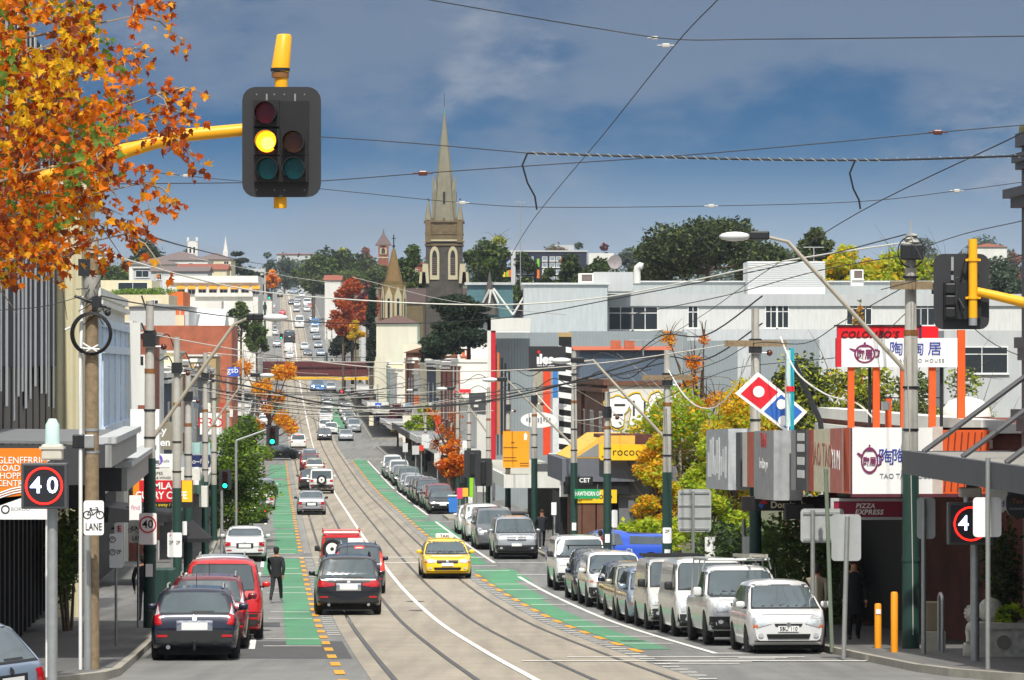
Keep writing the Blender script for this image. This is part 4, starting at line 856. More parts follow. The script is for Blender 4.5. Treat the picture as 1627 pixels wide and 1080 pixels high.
# far wood that reads as one mass behind the crest
def wood():
    rnd=random.Random(77); bl=[]
    for k in range(170):
        d=rnd.uniform(1290,1900); px=rnd.uniform(-60,1700); s=F/d
        if 425<px<480 and d<1350: d=1400
        s=F/d; yt=rnd.uniform(402,432); z=(HY-yt)/s; r=rnd.uniform(6,13); bl.append((((px-CX)/s,d,z-r),(r,r,r)))
    for k in range(90):
        d=rnd.uniform(620,1000); side=rnd.choice((-1,1)); w=side*rnd.uniform(20,150) ; b=W(d,w,0); h=rnd.uniform(4,8); r=rnd.uniform(3,5); bl.append(((b.x,b.y,b.z+h-r),(r,r,r)))
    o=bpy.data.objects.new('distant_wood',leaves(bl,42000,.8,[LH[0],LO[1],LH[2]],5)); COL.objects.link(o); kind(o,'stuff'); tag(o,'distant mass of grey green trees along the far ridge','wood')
wood()
# the foreground autumn tree at the upper left
def big_autumn():
    rnd=random.Random(11); root=thing('autumn_maple','orange and amber maple hanging into the upper left corner','tree',(-11.4,35,zg(35)))
    t=MB().mat(M('grey_bark','#8d8272',.9,var=.3,scale=7,bump=.4)); D=35; s=F/D
    base=Vector((-11.4,35,zg(35)))
    L=lambda px,py,dd=0:(lambda q:q-base)(P(px,py,D+dd))
    trunk=[L(-1210,1240),L(-1190,800),L(-1120,420),L(-1000,100)]; t.tube(trunk,[.26,.22,.17,.1],10)
    mats=[LA[0],LA[1],LA[2],LY[0],LV[2],M('leaf_brown','#7d3a14',.6,var=.3,trans=.25)]
    tips=[]
    for (sx,sy),(ex,ey) in (((-1100,400),(215,25)),((-1150,560),(262,215)),((-1130,480),(250,150)),((-1170,640),(225,290)),((-1100,380),(120,-60)),((-1180,700),(200,370)),((-1190,760),(90,415)),((-1150,520),(190,95)),((-1180,690),(130,340)),((-1050,250),(200,-90)),((-1140,560),(230,185)),((-1150,600),(150,250)),((-1120,470),(110,60))):
        dd=rnd.uniform(-2,2); a=L(sx,sy,0); e=L(ex,ey,dd); mid=(a+e)/2+Vector((0,rnd.uniform(-.5,.5),rnd.uniform(-.3,.5)))
        pts=[]
        for k in range(13):
            q=k/12; p=a*(1-q)**2+mid*2*q*(1-q)+e*q*q; p+=Vector((rnd.gauss(0,.03),rnd.gauss(0,.08),rnd.gauss(0,.04)))*min(1,4*q*(1-q)+.1); pts.append(p)
        t.tube(pts,[.06*(1-k/12)+.006 for k in range(13)],6)
        for k in range(6,13):
            for _ in range(4):
                st=pts[k]; l=rnd.uniform(.2,.55); dv=Vector((rnd.uniform(-.1,1),rnd.gauss(0,.8),rnd.gauss(0,.5))).normalized(); e2=st+dv*l; m2=(st+e2)/2+Vector((0,0,.05)); e3=e2+Vector((0,0,-.05)); t.tube([st,m2,e3],[.010,.007,.003],4)
                tips+=[(m2,.05),(e3,.05),(e3,.06),((m2+e2)/2,.07),(st,.09)]
    t.build('trunk',root,smooth=60)
    v=[];f=[];mi=[]
    lobe=[(0,-.1),(.32,.02),(.52,-.06),(.42,.25),(.62,.48),(.34,.5),(.22,.62),(0,1.0),(-.22,.62),(-.34,.5),(-.62,.48),(-.42,.25),(-.52,-.06),(-.32,.02)]
    def leaf(p,size,m):
        dn=Vector((rnd.gauss(0,.55),rnd.gauss(0,.5),-1+rnd.gauss(0,.4))).normalized(); sd=Vector((rnd.gauss(0,1),rnd.gauss(0,1),rnd.gauss(0,.3))); sd=(sd-dn*sd.dot(dn)).normalized(); nn=sd.cross(dn); cup=rnd.uniform(.3,1.8); curl=rnd.uniform(-.3,.9); i=len(v)
        v.append(p+dn*size*.25)
        for a,b in lobe: v.append(p+sd*a*size+dn*b*size+nn*(abs(a)**1.5)*cup*size+nn*(b*b)*curl*size)
        for k in range(14): f.append((i,i+1+k,i+1+(k+1)%14)); mi.append(m)
    def scr(p): q=p+base; return CX+F*q.x/q.y,HY-F*q.z/q.y
    pts=[]
    for q,sg in tips:
        for _ in range(rnd.randint(2,4)): pts.append((q+Vector((rnd.gauss(0,sg),rnd.gauss(0,sg*1.5),rnd.gauss(0,sg)-.03)),0))
    for _ in range(9500):
        px=rnd.uniform(-160,240); py=rnd.uniform(-120,440)
        lim=lerp_prof([(-120,200),(0,160),(80,185),(200,245),(270,215),(330,160),(385,105),(440,30)],py)
        if px<lim-abs(rnd.gauss(0,38)) and math.sin(px*.045+2*math.sin(py*.031))+math.sin(py*.06+px*.02)>-1.25+rnd.gauss(0,.2): pts.append((L(px,py,rnd.uniform(-2.2,2.2)),1))
    for p,k in pts:
        px,py=scr(p)
        if px>335 or px<-420 or py>455 or py<-260: continue
        u=rnd.random(); hue=.5+.5*math.sin(p.x*3.7+2*math.sin(p.z*2.6)+p.y*1.9); g2=math.sin(p.x*2.3-p.z*3.1+p.y)
        if k: m=4 if (hue>.84 and u>.35) else (3 if g2>.35 and u<.6 else 0 if u<.36 else 1 if u<.62 else 2 if u<.82 else 5)
        else: m=0 if u<.30 else 2 if u<.58 else 5 if u<.80 else 1
        leaf(p,rnd.uniform(.042,.088),m)
    me=bpy.data.meshes.new('foliage'); me.from_pydata([tuple(x) for x in v],[],f)
    for m in mats: me.materials.append(m)
    me.polygons.foreach_set('material_index',mi); o=bpy.data.objects.new('crown',me); COL.objects.link(o); o.parent=root
big_autumn()
# ---------------------------------------------------------------- signs, poles, signals, wires, people
def gbase(px,d,up=.14): b=P(px,0,d); return Vector((b.x,d,zg(d)+up))
def sign_px(name,label,cat,px0,py0,px1,py1,d,mat,texts=(),thick=.1,post=None,frame=None,back=None,radius=0,group=None,extra=None,postmat=None,postr=.045,anchor=None):
    """a flat board facing down the street toward the intersection, standing at depth d on its post"""
    s=F/d; cx=(px0+px1)/2
    root=thing(name,label,cat,gbase(post[0] if post else cx,d),group=group); base=root.location
    q=lambda px,py:((px-CX)/s-base.x,(HY-py)/s-base.z)
    x0,z1=q(px0,py0); x1,z0=q(px1,py1)
    m=MB().mat(mat); pl=rrect(x0,z0,x1,z1,radius/s) if radius else [(x0,z0),(x1,z0),(x1,z1),(x0,z1)]
    m.slab(pl,-thick/2,thick/2); pn=m.build('panel',root)
    if frame:
        f=MB().mat(frame); t=.06
        f.box(x0-t,-thick/2-.02,z0-t,x1+t,thick/2+.01,z0).box(x0-t,-thick/2-.02,z1,x1+t,thick/2+.01,z1+t).box(x0-t,-thick/2-.02,z0,x0,thick/2+.01,z1).box(x1,-thick/2-.02,z0,x1+t,thick/2+.01,z1); f.build('frame',root)
    for t in texts:
        st,px,py,hp,mt=t[:5]; kw=t[5] if len(t)>5 else {}
        b=MB(); x,z=q(px,py); text_mb(b,st,Tr(x,-thick/2,z),hp/s*1.38,mt,.012,**kw); b.build('lettering',root)
    if post:
        p=MB().mat(postmat or steel); x=q(post[0],0)[0]; zt=q(0,post[1])[1]; p.tube([(x,thick/2+postr,-.1),(x,thick/2+postr,zt)],postr,10); p.build('post',root,smooth=50)
    if anchor:      # bracket back to whatever carries the board
        p=MB().mat(darkm); ax,az=q(*anchor); p.tube([((x0+x1)/2,thick/2,(z0+z1)/2),(ax,thick/2+.25,az)],.03,6); p.build('bracket',root)
    if extra: extra(root,q,s,thick)
    return root
def bands(mb,r,zs):
    for z in zs: mb.mat(darkm).cyl((0,0,z),r*1.12,.05,12)
def tram_pole(label,px,d,ytop,ygreen,arms=(),group='tram poles along the street',r=.15,opts=()):
    s=F/d; b=gbase(px,d); root=thing('tram_pole',label,'pole',b,group=group); q=lambda x,y:Vector(((x-px)/s,0,(HY-y)/s-b.z))
    zt=q(px,ytop).z; zgn=q(px,ygreen).z
    m=MB().mat(polegrey).tube([(0,0,zgn),(0,0,zgn+(zt-zgn)*.55),(0,0,zgn+(zt-zgn)*.56),(0,0,zt)],[r*.93,r*.86,r*.74,r*.66],14); m.mat(rust).cyl((0,0,zgn+(zt-zgn)*.54),r*.9,.12,14); bands(m,r*.9,[zgn+.5,zgn+(zt-zgn)*.3,zgn+(zt-zgn)*.8]); m.build('shaft',root,smooth=50)
    g=MB().mat(greenp).tube([(0,0,-.1),(0,0,zgn)],[r*1.1,r],14); g.cyl((0,0,zgn*.45),r*1.16,.06,14); g.build('green_base',root,smooth=50)
    if 'plate' in opts: MB().mat(signw).box(-.09,-r*1.2,1.3,.09,-r*1.08,1.62).build('number_tag',root)
    if 'bracket' in opts:
        k=MB().mat(steel); k.tube([(-.1,-.1,zt*.86),(.32,-.1,zt*.86)],.025,6); k.mat(M('insulator_brown','#5a2f26',.3,var=0)).sphere((.36,-.1,zt*.86),.085,8); k.mat(darkm).box(-.16,-.2,zt*.86,.16,.2,zt*.86+.35); k.build('cable_bracket',root,smooth=50)
    if 'cross' in opts: MB().mat(timber).box(-.8,-.22,zt*.88,.8,-.1,zt*.88+.16).build('crossarm',root)
    for a in arms: lamp_arm(root,q,a)
    return root
bowl=M('lamp_bowl','#d5d8d6',.25,var=.05); lampbody=M('lamp_housing','#6b6a66',.5)
def lamp_arm(root,q,pts):
    """pts: pole end, elbow, lamp end"""
    A=[q(*p) for p in pts]; m=MB().mat(M('arm_paint','#a29b8b',.55)).tube(A,[.05,.042,.034][:len(A)],8); o=m.build('lamp_arm',root,smooth=40)
    e=A[-1]; dx=-1 if A[-1].x<A[-2].x else 1
    h=MB().mat(darkm).rbox(min(e.x,e.x+dx*.42),-.15,e.z-.05,max(e.x,e.x+dx*.42),.15,e.z+.13,.03)
    h.build('lamp_housing',o); g=MB().mat(bowl); g.sphere((e.x+dx*.72,0,e.z+.02),.34,14,(1.0,.5,.30)); g.build('lamp_bowl',o,smooth=60)
tp=tram_pole
tp('grey and green tram pole nearest the camera on the left, carrying the forty limit sign',238,98.6,478,728,[((240,700),(372,515),(392,506))],opts=('bracket','plate'))
tp('second tram pole on the left, beside the red curry sign',281,126,535,775,opts=('bracket',)); tp('third tram pole on the left, thin and dark at its top',299,140,590,780,opts=('bracket',))
tp('tram pole on the left beside the navy shop sign',326,172,560,765,[((326,690),(385,610),(398,597))],opts=('bracket',)); tp('tram pole half hidden left of the columnar tree',340,190,600,770)
tp('tall tram pole nearest the camera on the right, with crossarm and outreach lamp',1447,82.2,372,722,[((1440,590),(1252,384),(1222,377))],r=.17)
tp('tram pole in front of the diamond pizza sign',1200,100.5,490,745,opts=('bracket','plate','cross')); tp('tram pole before the yellow green poplar with a bent lamp arm',1060,123,556,750,[((1060,700),(942,572),(928,574))],opts=('bracket','plate','cross'))
tp('tram pole in front of the rococo sign',965,146,622,752,opts=('bracket','plate')); tp('tram pole carrying the green street name blade',912,163,560,735,[((908,705),(812,610),(806,604))],opts=('plate',))
tp('tram pole left of the oval white sign',849,184,605,728,opts=('bracket',)); tp('tram pole in front of the orange banner',807,207,622,760,opts=('bracket',)); tp('tram pole behind the black traffic signals',776,226,615,730,[((776,690),(728,622),(722,618))])
tp('tram pole left of the traffic signals on the right',745,262,640,712); tp('slim pole before the red brick pilasters',727,282,610,712); tp('far tram pole by the green tree on the right',676,352,660,720,[((676,690),(668,622),(664,620))]); tp('farther tram pole beside the maroon tree',656,390,650,716); tp('tram pole by the blue square signs',600,520,610,668)
tp('thin tram pole left of the autumn tree',362,270,600,720); tp('thin tram pole among the left roofs',386,350,560,690); tp('tall pole rising beside the awning building',421,820,425,480,r=.22); tp('pole at the foot of the far hill on the right',519,760,520,560,r=.2); tp('second pole at the foot of the far hill on the right',527,740,525,570,r=.2); tp('pale lamp pole right of the hill road',572,690,515,575,[((572,560),(560,525),(541,519))],r=.2); tp('pole on the left edge of the far hill road',412,700,500,560,[((412,545),(424,505),(432,502))],r=.2)
# transformer box and crown of the nearest right pole
root=[o for o in COL.objects if o.name.startswith('tram_pole') and 'nearest the camera on the right' in o.get('label','')][0]
s=F/82.2; zb=root.location.z
def hz(y): return (HY-y)/s-zb
m=MB().mat(darkm).rbox(-.23,-.32,hz(413),.23,-.05,hz(388),.03); m.build('transformer_box',root)
m=MB().mat(timber).box(-.45,-.30,hz(460),.43,-.16,hz(447)); m.build('crossarm',root)
m=MB().mat(wirem); m.tube([(-.28*math.cos(a)*1.0,-.1,hz(400)+.33*math.sin(a)) for a in [k*2*pi/20 for k in range(21)]],.014,5); m.build('cable_loop',root)
m=MB().mat(polegrey)
for k in range(5): m.sphere((.05*(-1)**k,-.02,hz(372)-.03-.07*k),.10+.02*k,8,(1,1,.5))
m.tube([(0,0,hz(372)),(0,0,hz(350))],.015,5); m.build('pole_finial',root,smooth=50)
m=MB().mat(wirew).tube([(.03,-.19,.3),(.02,-.19,1.8),(-.02,-.19,hz(722)),(-.1,-.17,hz(560))],.012,5); m.build('earth_cable',root)
# timber pole at the left
D=69.5; b=gbase(146,D); tpole=thing('timber_pole','weathered timber service pole at the left kerb with a coil of black cable','pole',b); s=F/D
q=lambda px,py:Vector(((px-146)/s,0,(HY-py)/s-b.z))
m=MB().mat(timber).tube([(0,0,-.1),q(146,700),q(146,380)],[.135,.125,.11],14); m.mat(steel)
for y in (720,685,400): m.cyl((0,0,q(146,y).z),.135,.05,14)
m.build('shaft',tpole,smooth=50)
m=MB().mat(white).tube([q(129,1075)+Vector((0,-.1,0)),q(129,560)+Vector((0,-.1,0)),q(131,470)],.035,8); m.build('conduit',tpole,smooth=50)
m=MB().mat(steel).tube([q(150,1076)+Vector((-.1,-.17,0)),q(140,850)+Vector((0,-.17,0))],.07,10); m.build('steel_post',tpole,smooth=50)
m=MB().mat(M('coil_black','#1d1d1f',.5,var=0))
for k in range(6): r=.36-.018*(k%3); m.tube([(r*math.cos(a)*1.0+.005*k,-.17-.012*k,q(0,530).z+r*math.sin(a)*1.05) for a in [2*pi*j/30 for j in range(31)]],.013,6,cap=False)
m.build('cable_coil',tpole,smooth=60)
m=MB().mat(white)
for a,c in ((( 133,545),(158,560)),((133,562),(158,548)),((130,553),(160,555))): m.tube([q(*a)+Vector((0,-.2,0)),q(*c)+Vector((0,-.2,0))],.016,5)
m.tube([q(106,524)+Vector((0,-.2,0)),q(114,520)+Vector((0,-.2,0))],.02,5); m.build('cable_tie',tpole)
m=MB().mat(polegrey).tube([(0,-.05,q(0,475).z),(0,-.05,q(0,455).z),(0,-.05,q(0,437).z)],[.08,.15,.17],12); m.cyl((0,-.05,q(0,402).z),.13,.25,12); m.mat(darkm).tube([(-.3,-.1,q(0,470).z),(.35,-.1,q(0,490).z)],.03,6).sphere(q(172,497)+Vector((0,-.1,0)),.06,8); m.cbox((-.12,-.14,q(0,425).z),.2,.16,.3); m.cbox((.1,-.14,q(0,480).z),.16,.14,.2); m.build('cable_head',tpole,smooth=50)
m=MB().mat(darkm).rbox(-.33,-.16,q(0,712).z,-.12,-.02,q(0,690).z,.02); m.mat(steel).rbox(-.12,-.18,q(0,712).z,.06,-.1,q(0,690).z,.02); m.build('junction_box',tpole)
rnd=random.Random(4); m=MB().mat(wirem)
for k in range(9): 
    a=q(150+rnd.uniform(-8,8),rnd.uniform(430,500)); m.tube([a+Vector((0,-.16,0)),a+Vector((rnd.uniform(-.25,.25),-.2,rnd.uniform(-.3,.1))),a+Vector((rnd.uniform(-.3,.3),-.16,-.25))],.008,4)
m.build('loose_cable',tpole)
# ---- LED speed signs
ledw=M('led_white','#c3cbff',.4,var=0,emit=2.2); ledr=M('led_red','#ff1e14',.4,var=0,emit=2.4); boxgrey=M('sign_case','#4a4b4d',.5,var=.05); panel=M('led_face','#26272a',.4,var=0)
def led_sign(label,px0,py0,px1,py1,d,postpx,top):
    s=F/d; b=gbase(postpx,d); root=thing('speed_sign',label,'speed sign',b); q=lambda px,py:((px-postpx)/s,(HY-py)/s-b.z)
    x0,z1=q(px0,py0); x1,z0=q(px1,py1); cx,cz=(x0+x1)/2,(z0+z1)/2; w=(x1-x0); h=z1-z0
    MB().mat(boxgrey).rbox(x0,-.13,z0,x1,.13,z1,.02).build('case',root); MB().mat(panel).box(x0+w*.06,-.137,z0+h*.06,x1-w*.06,-.12,z1-h*.06).build('face',root)
    r=h*.41; m=MB().mat(ledr); disc(m,cx,cz,r,-.15,-.135,40,r*.90); m.build('ring',root)
    for ch,dx in (('4',-.175),('0',.185)):
        t=MB(); text_mb(t,ch,Tr(cx+dx*h,-.135,cz),h*.50,ledw,.015,.012,sx=1.02); t.build('digit',root)
    MB().mat(steel).tube([(0,.2,-.1),(0,.2,z1+.02)],.085,12).build('post',root,smooth=50)
    top(root,q,s,z1); return root
def dome(root,q,s,z1):
    m=MB().mat(M('beige_case','#c9c4b4',.5)); m.rbox(-.17,.06,z1+.04,.17,.34,z1+.30,.03); m.box(-.20,.04,z1+.22,.20,.36,z1+.26); m.build('sensor_box',root)
    m=MB().mat(M('pale_dome','#c3dcd6',.35,var=0)).tube([(0,.2,z1+.30),(0,.2,z1+.62),(0,.2,z1+.72)],[.125,.115,.06],16); m.build('aerial_cover',root,smooth=50)
led_sign('lit forty speed limit display on a grey post by the orange banner',35,735,108,808,64,81,dome)
def camtop(root,q,s,z1):
    m=MB().mat(M('beige_case','#c9c4b4',.5)); m.rbox(-.30,.05,z1+.09,.12,.32,z1+.28,.03); m.mat(darkm).cyl((-.05,.2,z1+.28),.12,.1,10); m.mat(white).tube([(-.18,.1,z1+.1),(-.18,.05,z1-.02)],.05,8); m.build('sensor_box',root)
led_sign('lit forty speed limit display half covered by a white sign, on the right',1505,798,1578,865,74,1551,camtop)
# ---- traffic signals
board=M('signal_board','#2c2d30',.55,var=.06); lensoff={'red':M('lens_red','#8a1414',.15,var=.3,scale=40),'amber':M('lens_amber','#80480a',.15,var=.3,scale=40),'green':M('lens_green','#136a6c',.15,var=.3,scale=40)}
lenson={'amber':M('lens_amber_lit','#ff8d10',.3,var=0,emit=3.0),'amber2':M('lens_amber_core','#ffc23a',.3,var=0,emit=5),'green':M('lens_green_lit','#19e0a8',.3,var=0,emit=4),'red':M('lens_red_lit','#ff2a20',.3,var=0,emit=4)}
def lantern(root,x,z,r,colr,lit=False,y=-.06):
    m=MB().mat(black); m.box(x-r*1.22,y-.05,z-r*1.22,x+r*1.22,y,z+r*1.22)
    n=20; vs=[];L=.22
    for k in range(n+1):
        a=-.25*pi+1.5*pi*k/n
        for yy,rr in ((y-.05,r*1.06),(y-.05-L,r*1.03)): vs.append((x+rr*math.cos(a),yy,z+rr*math.sin(a)))
        for yy,rr in ((y-.05,r*1.00),(y-.05-L,r*.98)): vs.append((x+rr*math.cos(a),yy,z+rr*math.sin(a)))
    fs=[]
    for k in range(n): i=k*4; j=i+4; fs+=[(i,j,j+1,i+1),(i+2,i+3,j+3,j+2),(i+1,j+1,j+3,i+3)]
    m.add(vs,fs); o=m.build('lantern',root,smooth=50)
    l=MB().mat(lenson[colr] if lit else lensoff[colr]); disc(l,x,z,r*.98,y-.075,y-.045,24)
    if lit and colr=='amber': l.mat(lenson['amber2']); disc(l,x+.01,z-.015,r*.6,y-.08,y-.05,20)
    l.build('lens',o)
def front_signal():
    D=38*1.0; s=F/D; root=thing('traffic_signal','big five lamp traffic signal with lit amber on a yellow mast arm, upper left','traffic light',gbase(-60,D)); b=root.location
    q=lambda px,py:((px-CX)/s-b.x,(HY-py)/s-b.z)
    x0,z1=q(385,138); x1,z0=q(510,313); m=MB().mat(board).slab(rrect(x0,z0,x1,z1,.13),-.02,.02); m.mat(M('slot_grey','#8a8a86',.5))
    for px,ya,yb in ((424,149,161),(469,149,162),(469,172,193),(469,197,203)): xx,za=q(px,ya); _,zb_=q(px,yb); m.box(xx-.008,-.024,zb_,xx+.008,-.018,za)
    for px in (408,436,452,484):
        for py in (150,302): xx,zz=q(px,py); m.box(xx-.006,-.024,zz-.006,xx+.006,-.018,zz+.006)
    m.mat(black); m.box(q(404,0)[0],-.06,q(0,290)[1],q(491,0)[0],-.02,q(0,161)[1]-.0); m.build('backboard',root)
    for px,py,c,l in ((424,181,'red',0),(425,226,'amber',1),(427,269,'green',0),(468,227,'amber',0),(469,269,'green',0)): lantern(root,*q(px,py),17/s,c,bool(l))
    m=MB().mat(yel); X=q(446,0)[0]; m.tube([(X-.01,.09,q(0,330)[1]),(X,.09,q(0,118)[1])],.065,14); m.tube([(X-.01,.09,q(0,112)[1]),(X+.03,.09,q(0,56)[1]),(X+.03,.09,q(0,53)[1])],[.092,.075,.06],14); m.mat(rust).cyl((X-.01,.09,q(0,122)[1]),.085,.05,14); m.mat(darkm).cyl((X-.01,.09,q(0,112)[1]),.095,.03,14); m.build('hanger_tube',root,smooth=50)
    a=[q(386,205),q(300,213),q(240,226),q(120,262),q(-60,330)]; m=MB().mat(yel).tube([(x,.10,z) for x,z in a],[.062,.065,.07,.085,.1],14); m.tube([(0,.10,-.1),(0,.10,q(0,330)[1])],.12,14); m.build('mast_arm',root,smooth=50)
front_signal()
def rear_signal():
    D=55; s=F/D; root=thing('traffic_signal','black back of a traffic signal on a yellow arm reaching in from the right edge','traffic light',gbase(1800,D)); b=root.location
    q=lambda px,py:((px-CX)/s-b.x,(HY-py)/s-b.z)
    x0,z1=q(1484,403); x1,z0=q(1572,523); m=MB().mat(board).slab(rrect(x0,z0,x1,z1,.13),.02,.06)
    m.mat(black); m.box(q(1499,0)[0],-.10,q(0,507)[1],q(1536,0)[0],.02,q(0,449)[1]); m.box(q(1522,0)[0],-.08,q(0,507)[1],q(1558,0)[0],.02,q(0,470)[1]); m.mat(steel); m.box(q(1511,0)[0],-.02,q(0,430)[1],q(1515,0)[0],.02,q(0,408)[1]); m.box(q(1511,0)[0],-.02,q(0,445)[1],q(1515,0)[0],.02,q(0,437)[1]); m.build('backboard',root)
    for k in range(3): lantern_back=MB().mat(black); lantern_back.rbox(q(1500,0)[0],-.16,q(0,506-k*19)[1]+.01,q(1517,0)[0],-.1,q(0,488-k*19)[1],.02); lantern_back.build('lantern',root)
    m=MB().mat(wirem).tube([(q(1519,0)[0],-.14,q(0,446)[1]),(q(1516,0)[0],-.2,q(0,480)[1]),(q(1522,0)[0],-.2,q(0,500)[1]),(q(1529,0)[0],-.2,q(0,490)[1]),(q(1521,0)[0],-.14,q(0,474)[1])],.016,6); m.tube([(q(1518,0)[0],-.1,q(0,443)[1]),(q(1524,0)[0],-.1,q(0,440)[1]),(q(1531,0)[0],-.1,q(0,414)[1])],.016,6); m.build('signal_cable',root)
    m=MB().mat(yel).tube([(q(1544,0)[0],-.14,q(0,505)[1]),(q(1544,0)[0],-.14,q(0,380)[1])],.062,14); m.mat(steel).tube([(q(1544,0)[0],-.14,q(0,517)[1]),(q(1544,0)[0],-.14,q(0,505)[1])],.06,12); m.mat(yel)
    for y in (415,475): m.cyl((q(1544,0)[0],-.14,q(0,y)[1]),.08,.04,14); m.box(q(1532,0)[0],-.17,q(0,y)[1],q(1556,0)[0],-.13,q(0,y)[1]+.03)
    m.build('hanger_tube',root,smooth=50)
    a=[q(1550,463),q(1627,481),q(1800,530)]; m=MB().mat(yel).tube([(x,-.14,z) for x,z in a],[.062,.075,.1],14); m.tube([(0,-.14,-.1),(0,-.14,q(0,530)[1])],.12,14); m.build('mast_arm',root,smooth=50)
rear_signal()
def small_signal(label,px,py,d,postpx,armpy,lit,back=False,hpx=31):
    s=F/d; root=thing('traffic_signal',label,'traffic light',gbase(postpx,d)); b=root.location; q=lambda x,y:((x-CX)/s-b.x,(HY-y)/s-b.z)
    x,z=q(px,py); h=max(hpx/s,.9); w=h*.62
    MB().mat(board).slab(rrect(x-w/2,z-h/2,x+w/2,z+h/2,.1),-.02,.03).build('backboard',root)
    if back: MB().mat(black).rbox(x-.14,-.2,z-h*.4,x+.14,-.02,z+h*.4,.03).build('lantern',root)
    else:
        for k,c in enumerate(('red','amber','green')): lantern(root,x,z+(1-k)*h*.29,h*.115,c,c==lit)
    m=MB().mat(steel); za=q(0,armpy)[1]; m.tube([(0,.08,-.1),(0,.08,za)],.07,10)
    if abs(x)>.3: m.tube([(0,.08,za),(x,.08,z+h*.4)],.05,8)
    m.build('post',root,smooth=50)
small_signal('green signal hanging over the left cycle lane beside the columnar tree',433,692,190,375,700,'green',hpx=32)
small_signal('second green signal seen through the columnar tree',358,762,176,352,750,'green',hpx=30)
small_signal('black back of a signal on the right above the lime banner',751,737,215,755,720,None,True,hpx=44)
small_signal('black back of a lower signal beside the grey signal post',768,750,205,781,735,None,True,hpx=44)
small_signal('red signal on an outreach arm at the far crossing',543,627,505,600,618,'red',hpx=16); small_signal('green signal at the left of the far hill road',428,470,980,418,466,'green',hpx=10); small_signal('green signal low on the far hill road',447,534,800,436,530,'green',hpx=9)
# ---- signs near the left kerb
blk=M('text_black','#1b1b1d',.6,var=0); redt=M('text_red','#c8242c',.5,var=0); blu=M('text_blue','#2a3c9c',.5,var=0); gryt=M('text_grey','#8b8f94',.6,var=0)
def bicycle(root,cx,cz,h,y):
    m=MB().mat(blk); r=h*.27; t=h*.03
    for dx in (-.42,.42): disc(m,cx+dx*h,cz-h*.15,r,y-.006,y,20,r*.8)
    for a,c in (((-.42,-.15),(-.2,.2)),((-.42,-.15),(-.02,-.15)),((-.2,.2),(-.02,-.15)),((-.2,.16),(.28,.2)),((-.02,-.15),(.28,.16)),((.42,-.15),(.24,.32)),((.24,.32),(.12,.34)),((-.28,.28),(-.1,.28)),((-.24,.28),(-.2,.18))):
        m.tube([(cx+a[0]*h,y,cz+a[1]*h),(cx+c[0]*h,y,cz+c[1]*h)],t,4)
    m.build('bicycle_symbol',root)
sign_px('lane_sign','white bicycle lane sign strapped to the timber pole','road sign',133,795,165,850,68.6,signw,[('LANE',149,837,12,blk,dict(sx=.66))],thick=.03,radius=4,anchor=(146,820),extra=lambda r,q,s,t:bicycle(r,*q(149,814),24/s,-t/2-.004))
def ring40(root,q,s,t,px,py,rp,hp):
    x,z=q(px,py); m=MB().mat(redt); disc(m,x,z,rp/s,-t/2-.014,-t/2,32,rp*.84/s); m.build('ring',root); b=MB(); text_mb(b,'40',Tr(x,-t/2,z),hp/s*1.38,blk,.012,.01); b.build('digits',root)
sign_px('speed_sign','white forty limit sign in a red ring on the first left tram pole','speed sign',221,815,249,865,97.9,signw,thick=.03,radius=3,anchor=(238,840),extra=lambda r,q,s,t:ring40(r,q,s,t,235,833,13.5,13))
sign_px('lane_sign','white bicycle lane sign partly behind the forty limit sign','road sign',205,826,232,862,99,signw,[('LANE',219,855,8,blk,dict(sx=.66))],thick=.03,radius=3,post=(219,830),postr=.03,extra=lambda r,q,s,t:bicycle(r,*q(213,840),14/s,-t/2-.004))
def pk(root,q,s,t,cols):
    m=MB().mat(blk)
    for px,py,r in cols: disc(m,*q(px,py),r/s,-t/2-.01,-t/2,18,r*.78/s)
    m.build('symbol',root)
sign_px('parking_sign','small double parking sign on a thin post beside the timber pole','road sign',174,848,195,902,84,signw,[('P',179,857,4.5,redt),('2P',189,877,7,blk,dict(sx=.75)),('P',179,877,4.5,redt)],thick=.03,radius=2,post=(184,848),postr=.03,extra=lambda r,q,s,t:pk(r,q,s,t,((179,857,5),(179,877,5))))
sign_px('parking_sign','white two hour parking sign with twin panels by the second left pole','road sign',266,846,289,885,124,signw,[('2P',272,862,6,blk,dict(sx=.8)),('2P',283,862,6,blk,dict(sx=.8)),('P',271,851,4,redt)],thick=.03,radius=2,post=(273,842),postr=.035)
sign_px('parking_sign','narrow white parking sign edge on at the left poles','road sign',243,858,253,890,100,signw,thick=.03,radius=2,anchor=(238,875)); sign_px('parking_sign','tiny white parking plate on the third left pole','road sign',290,828,297,850,139,signw,thick=.03,anchor=(299,838))
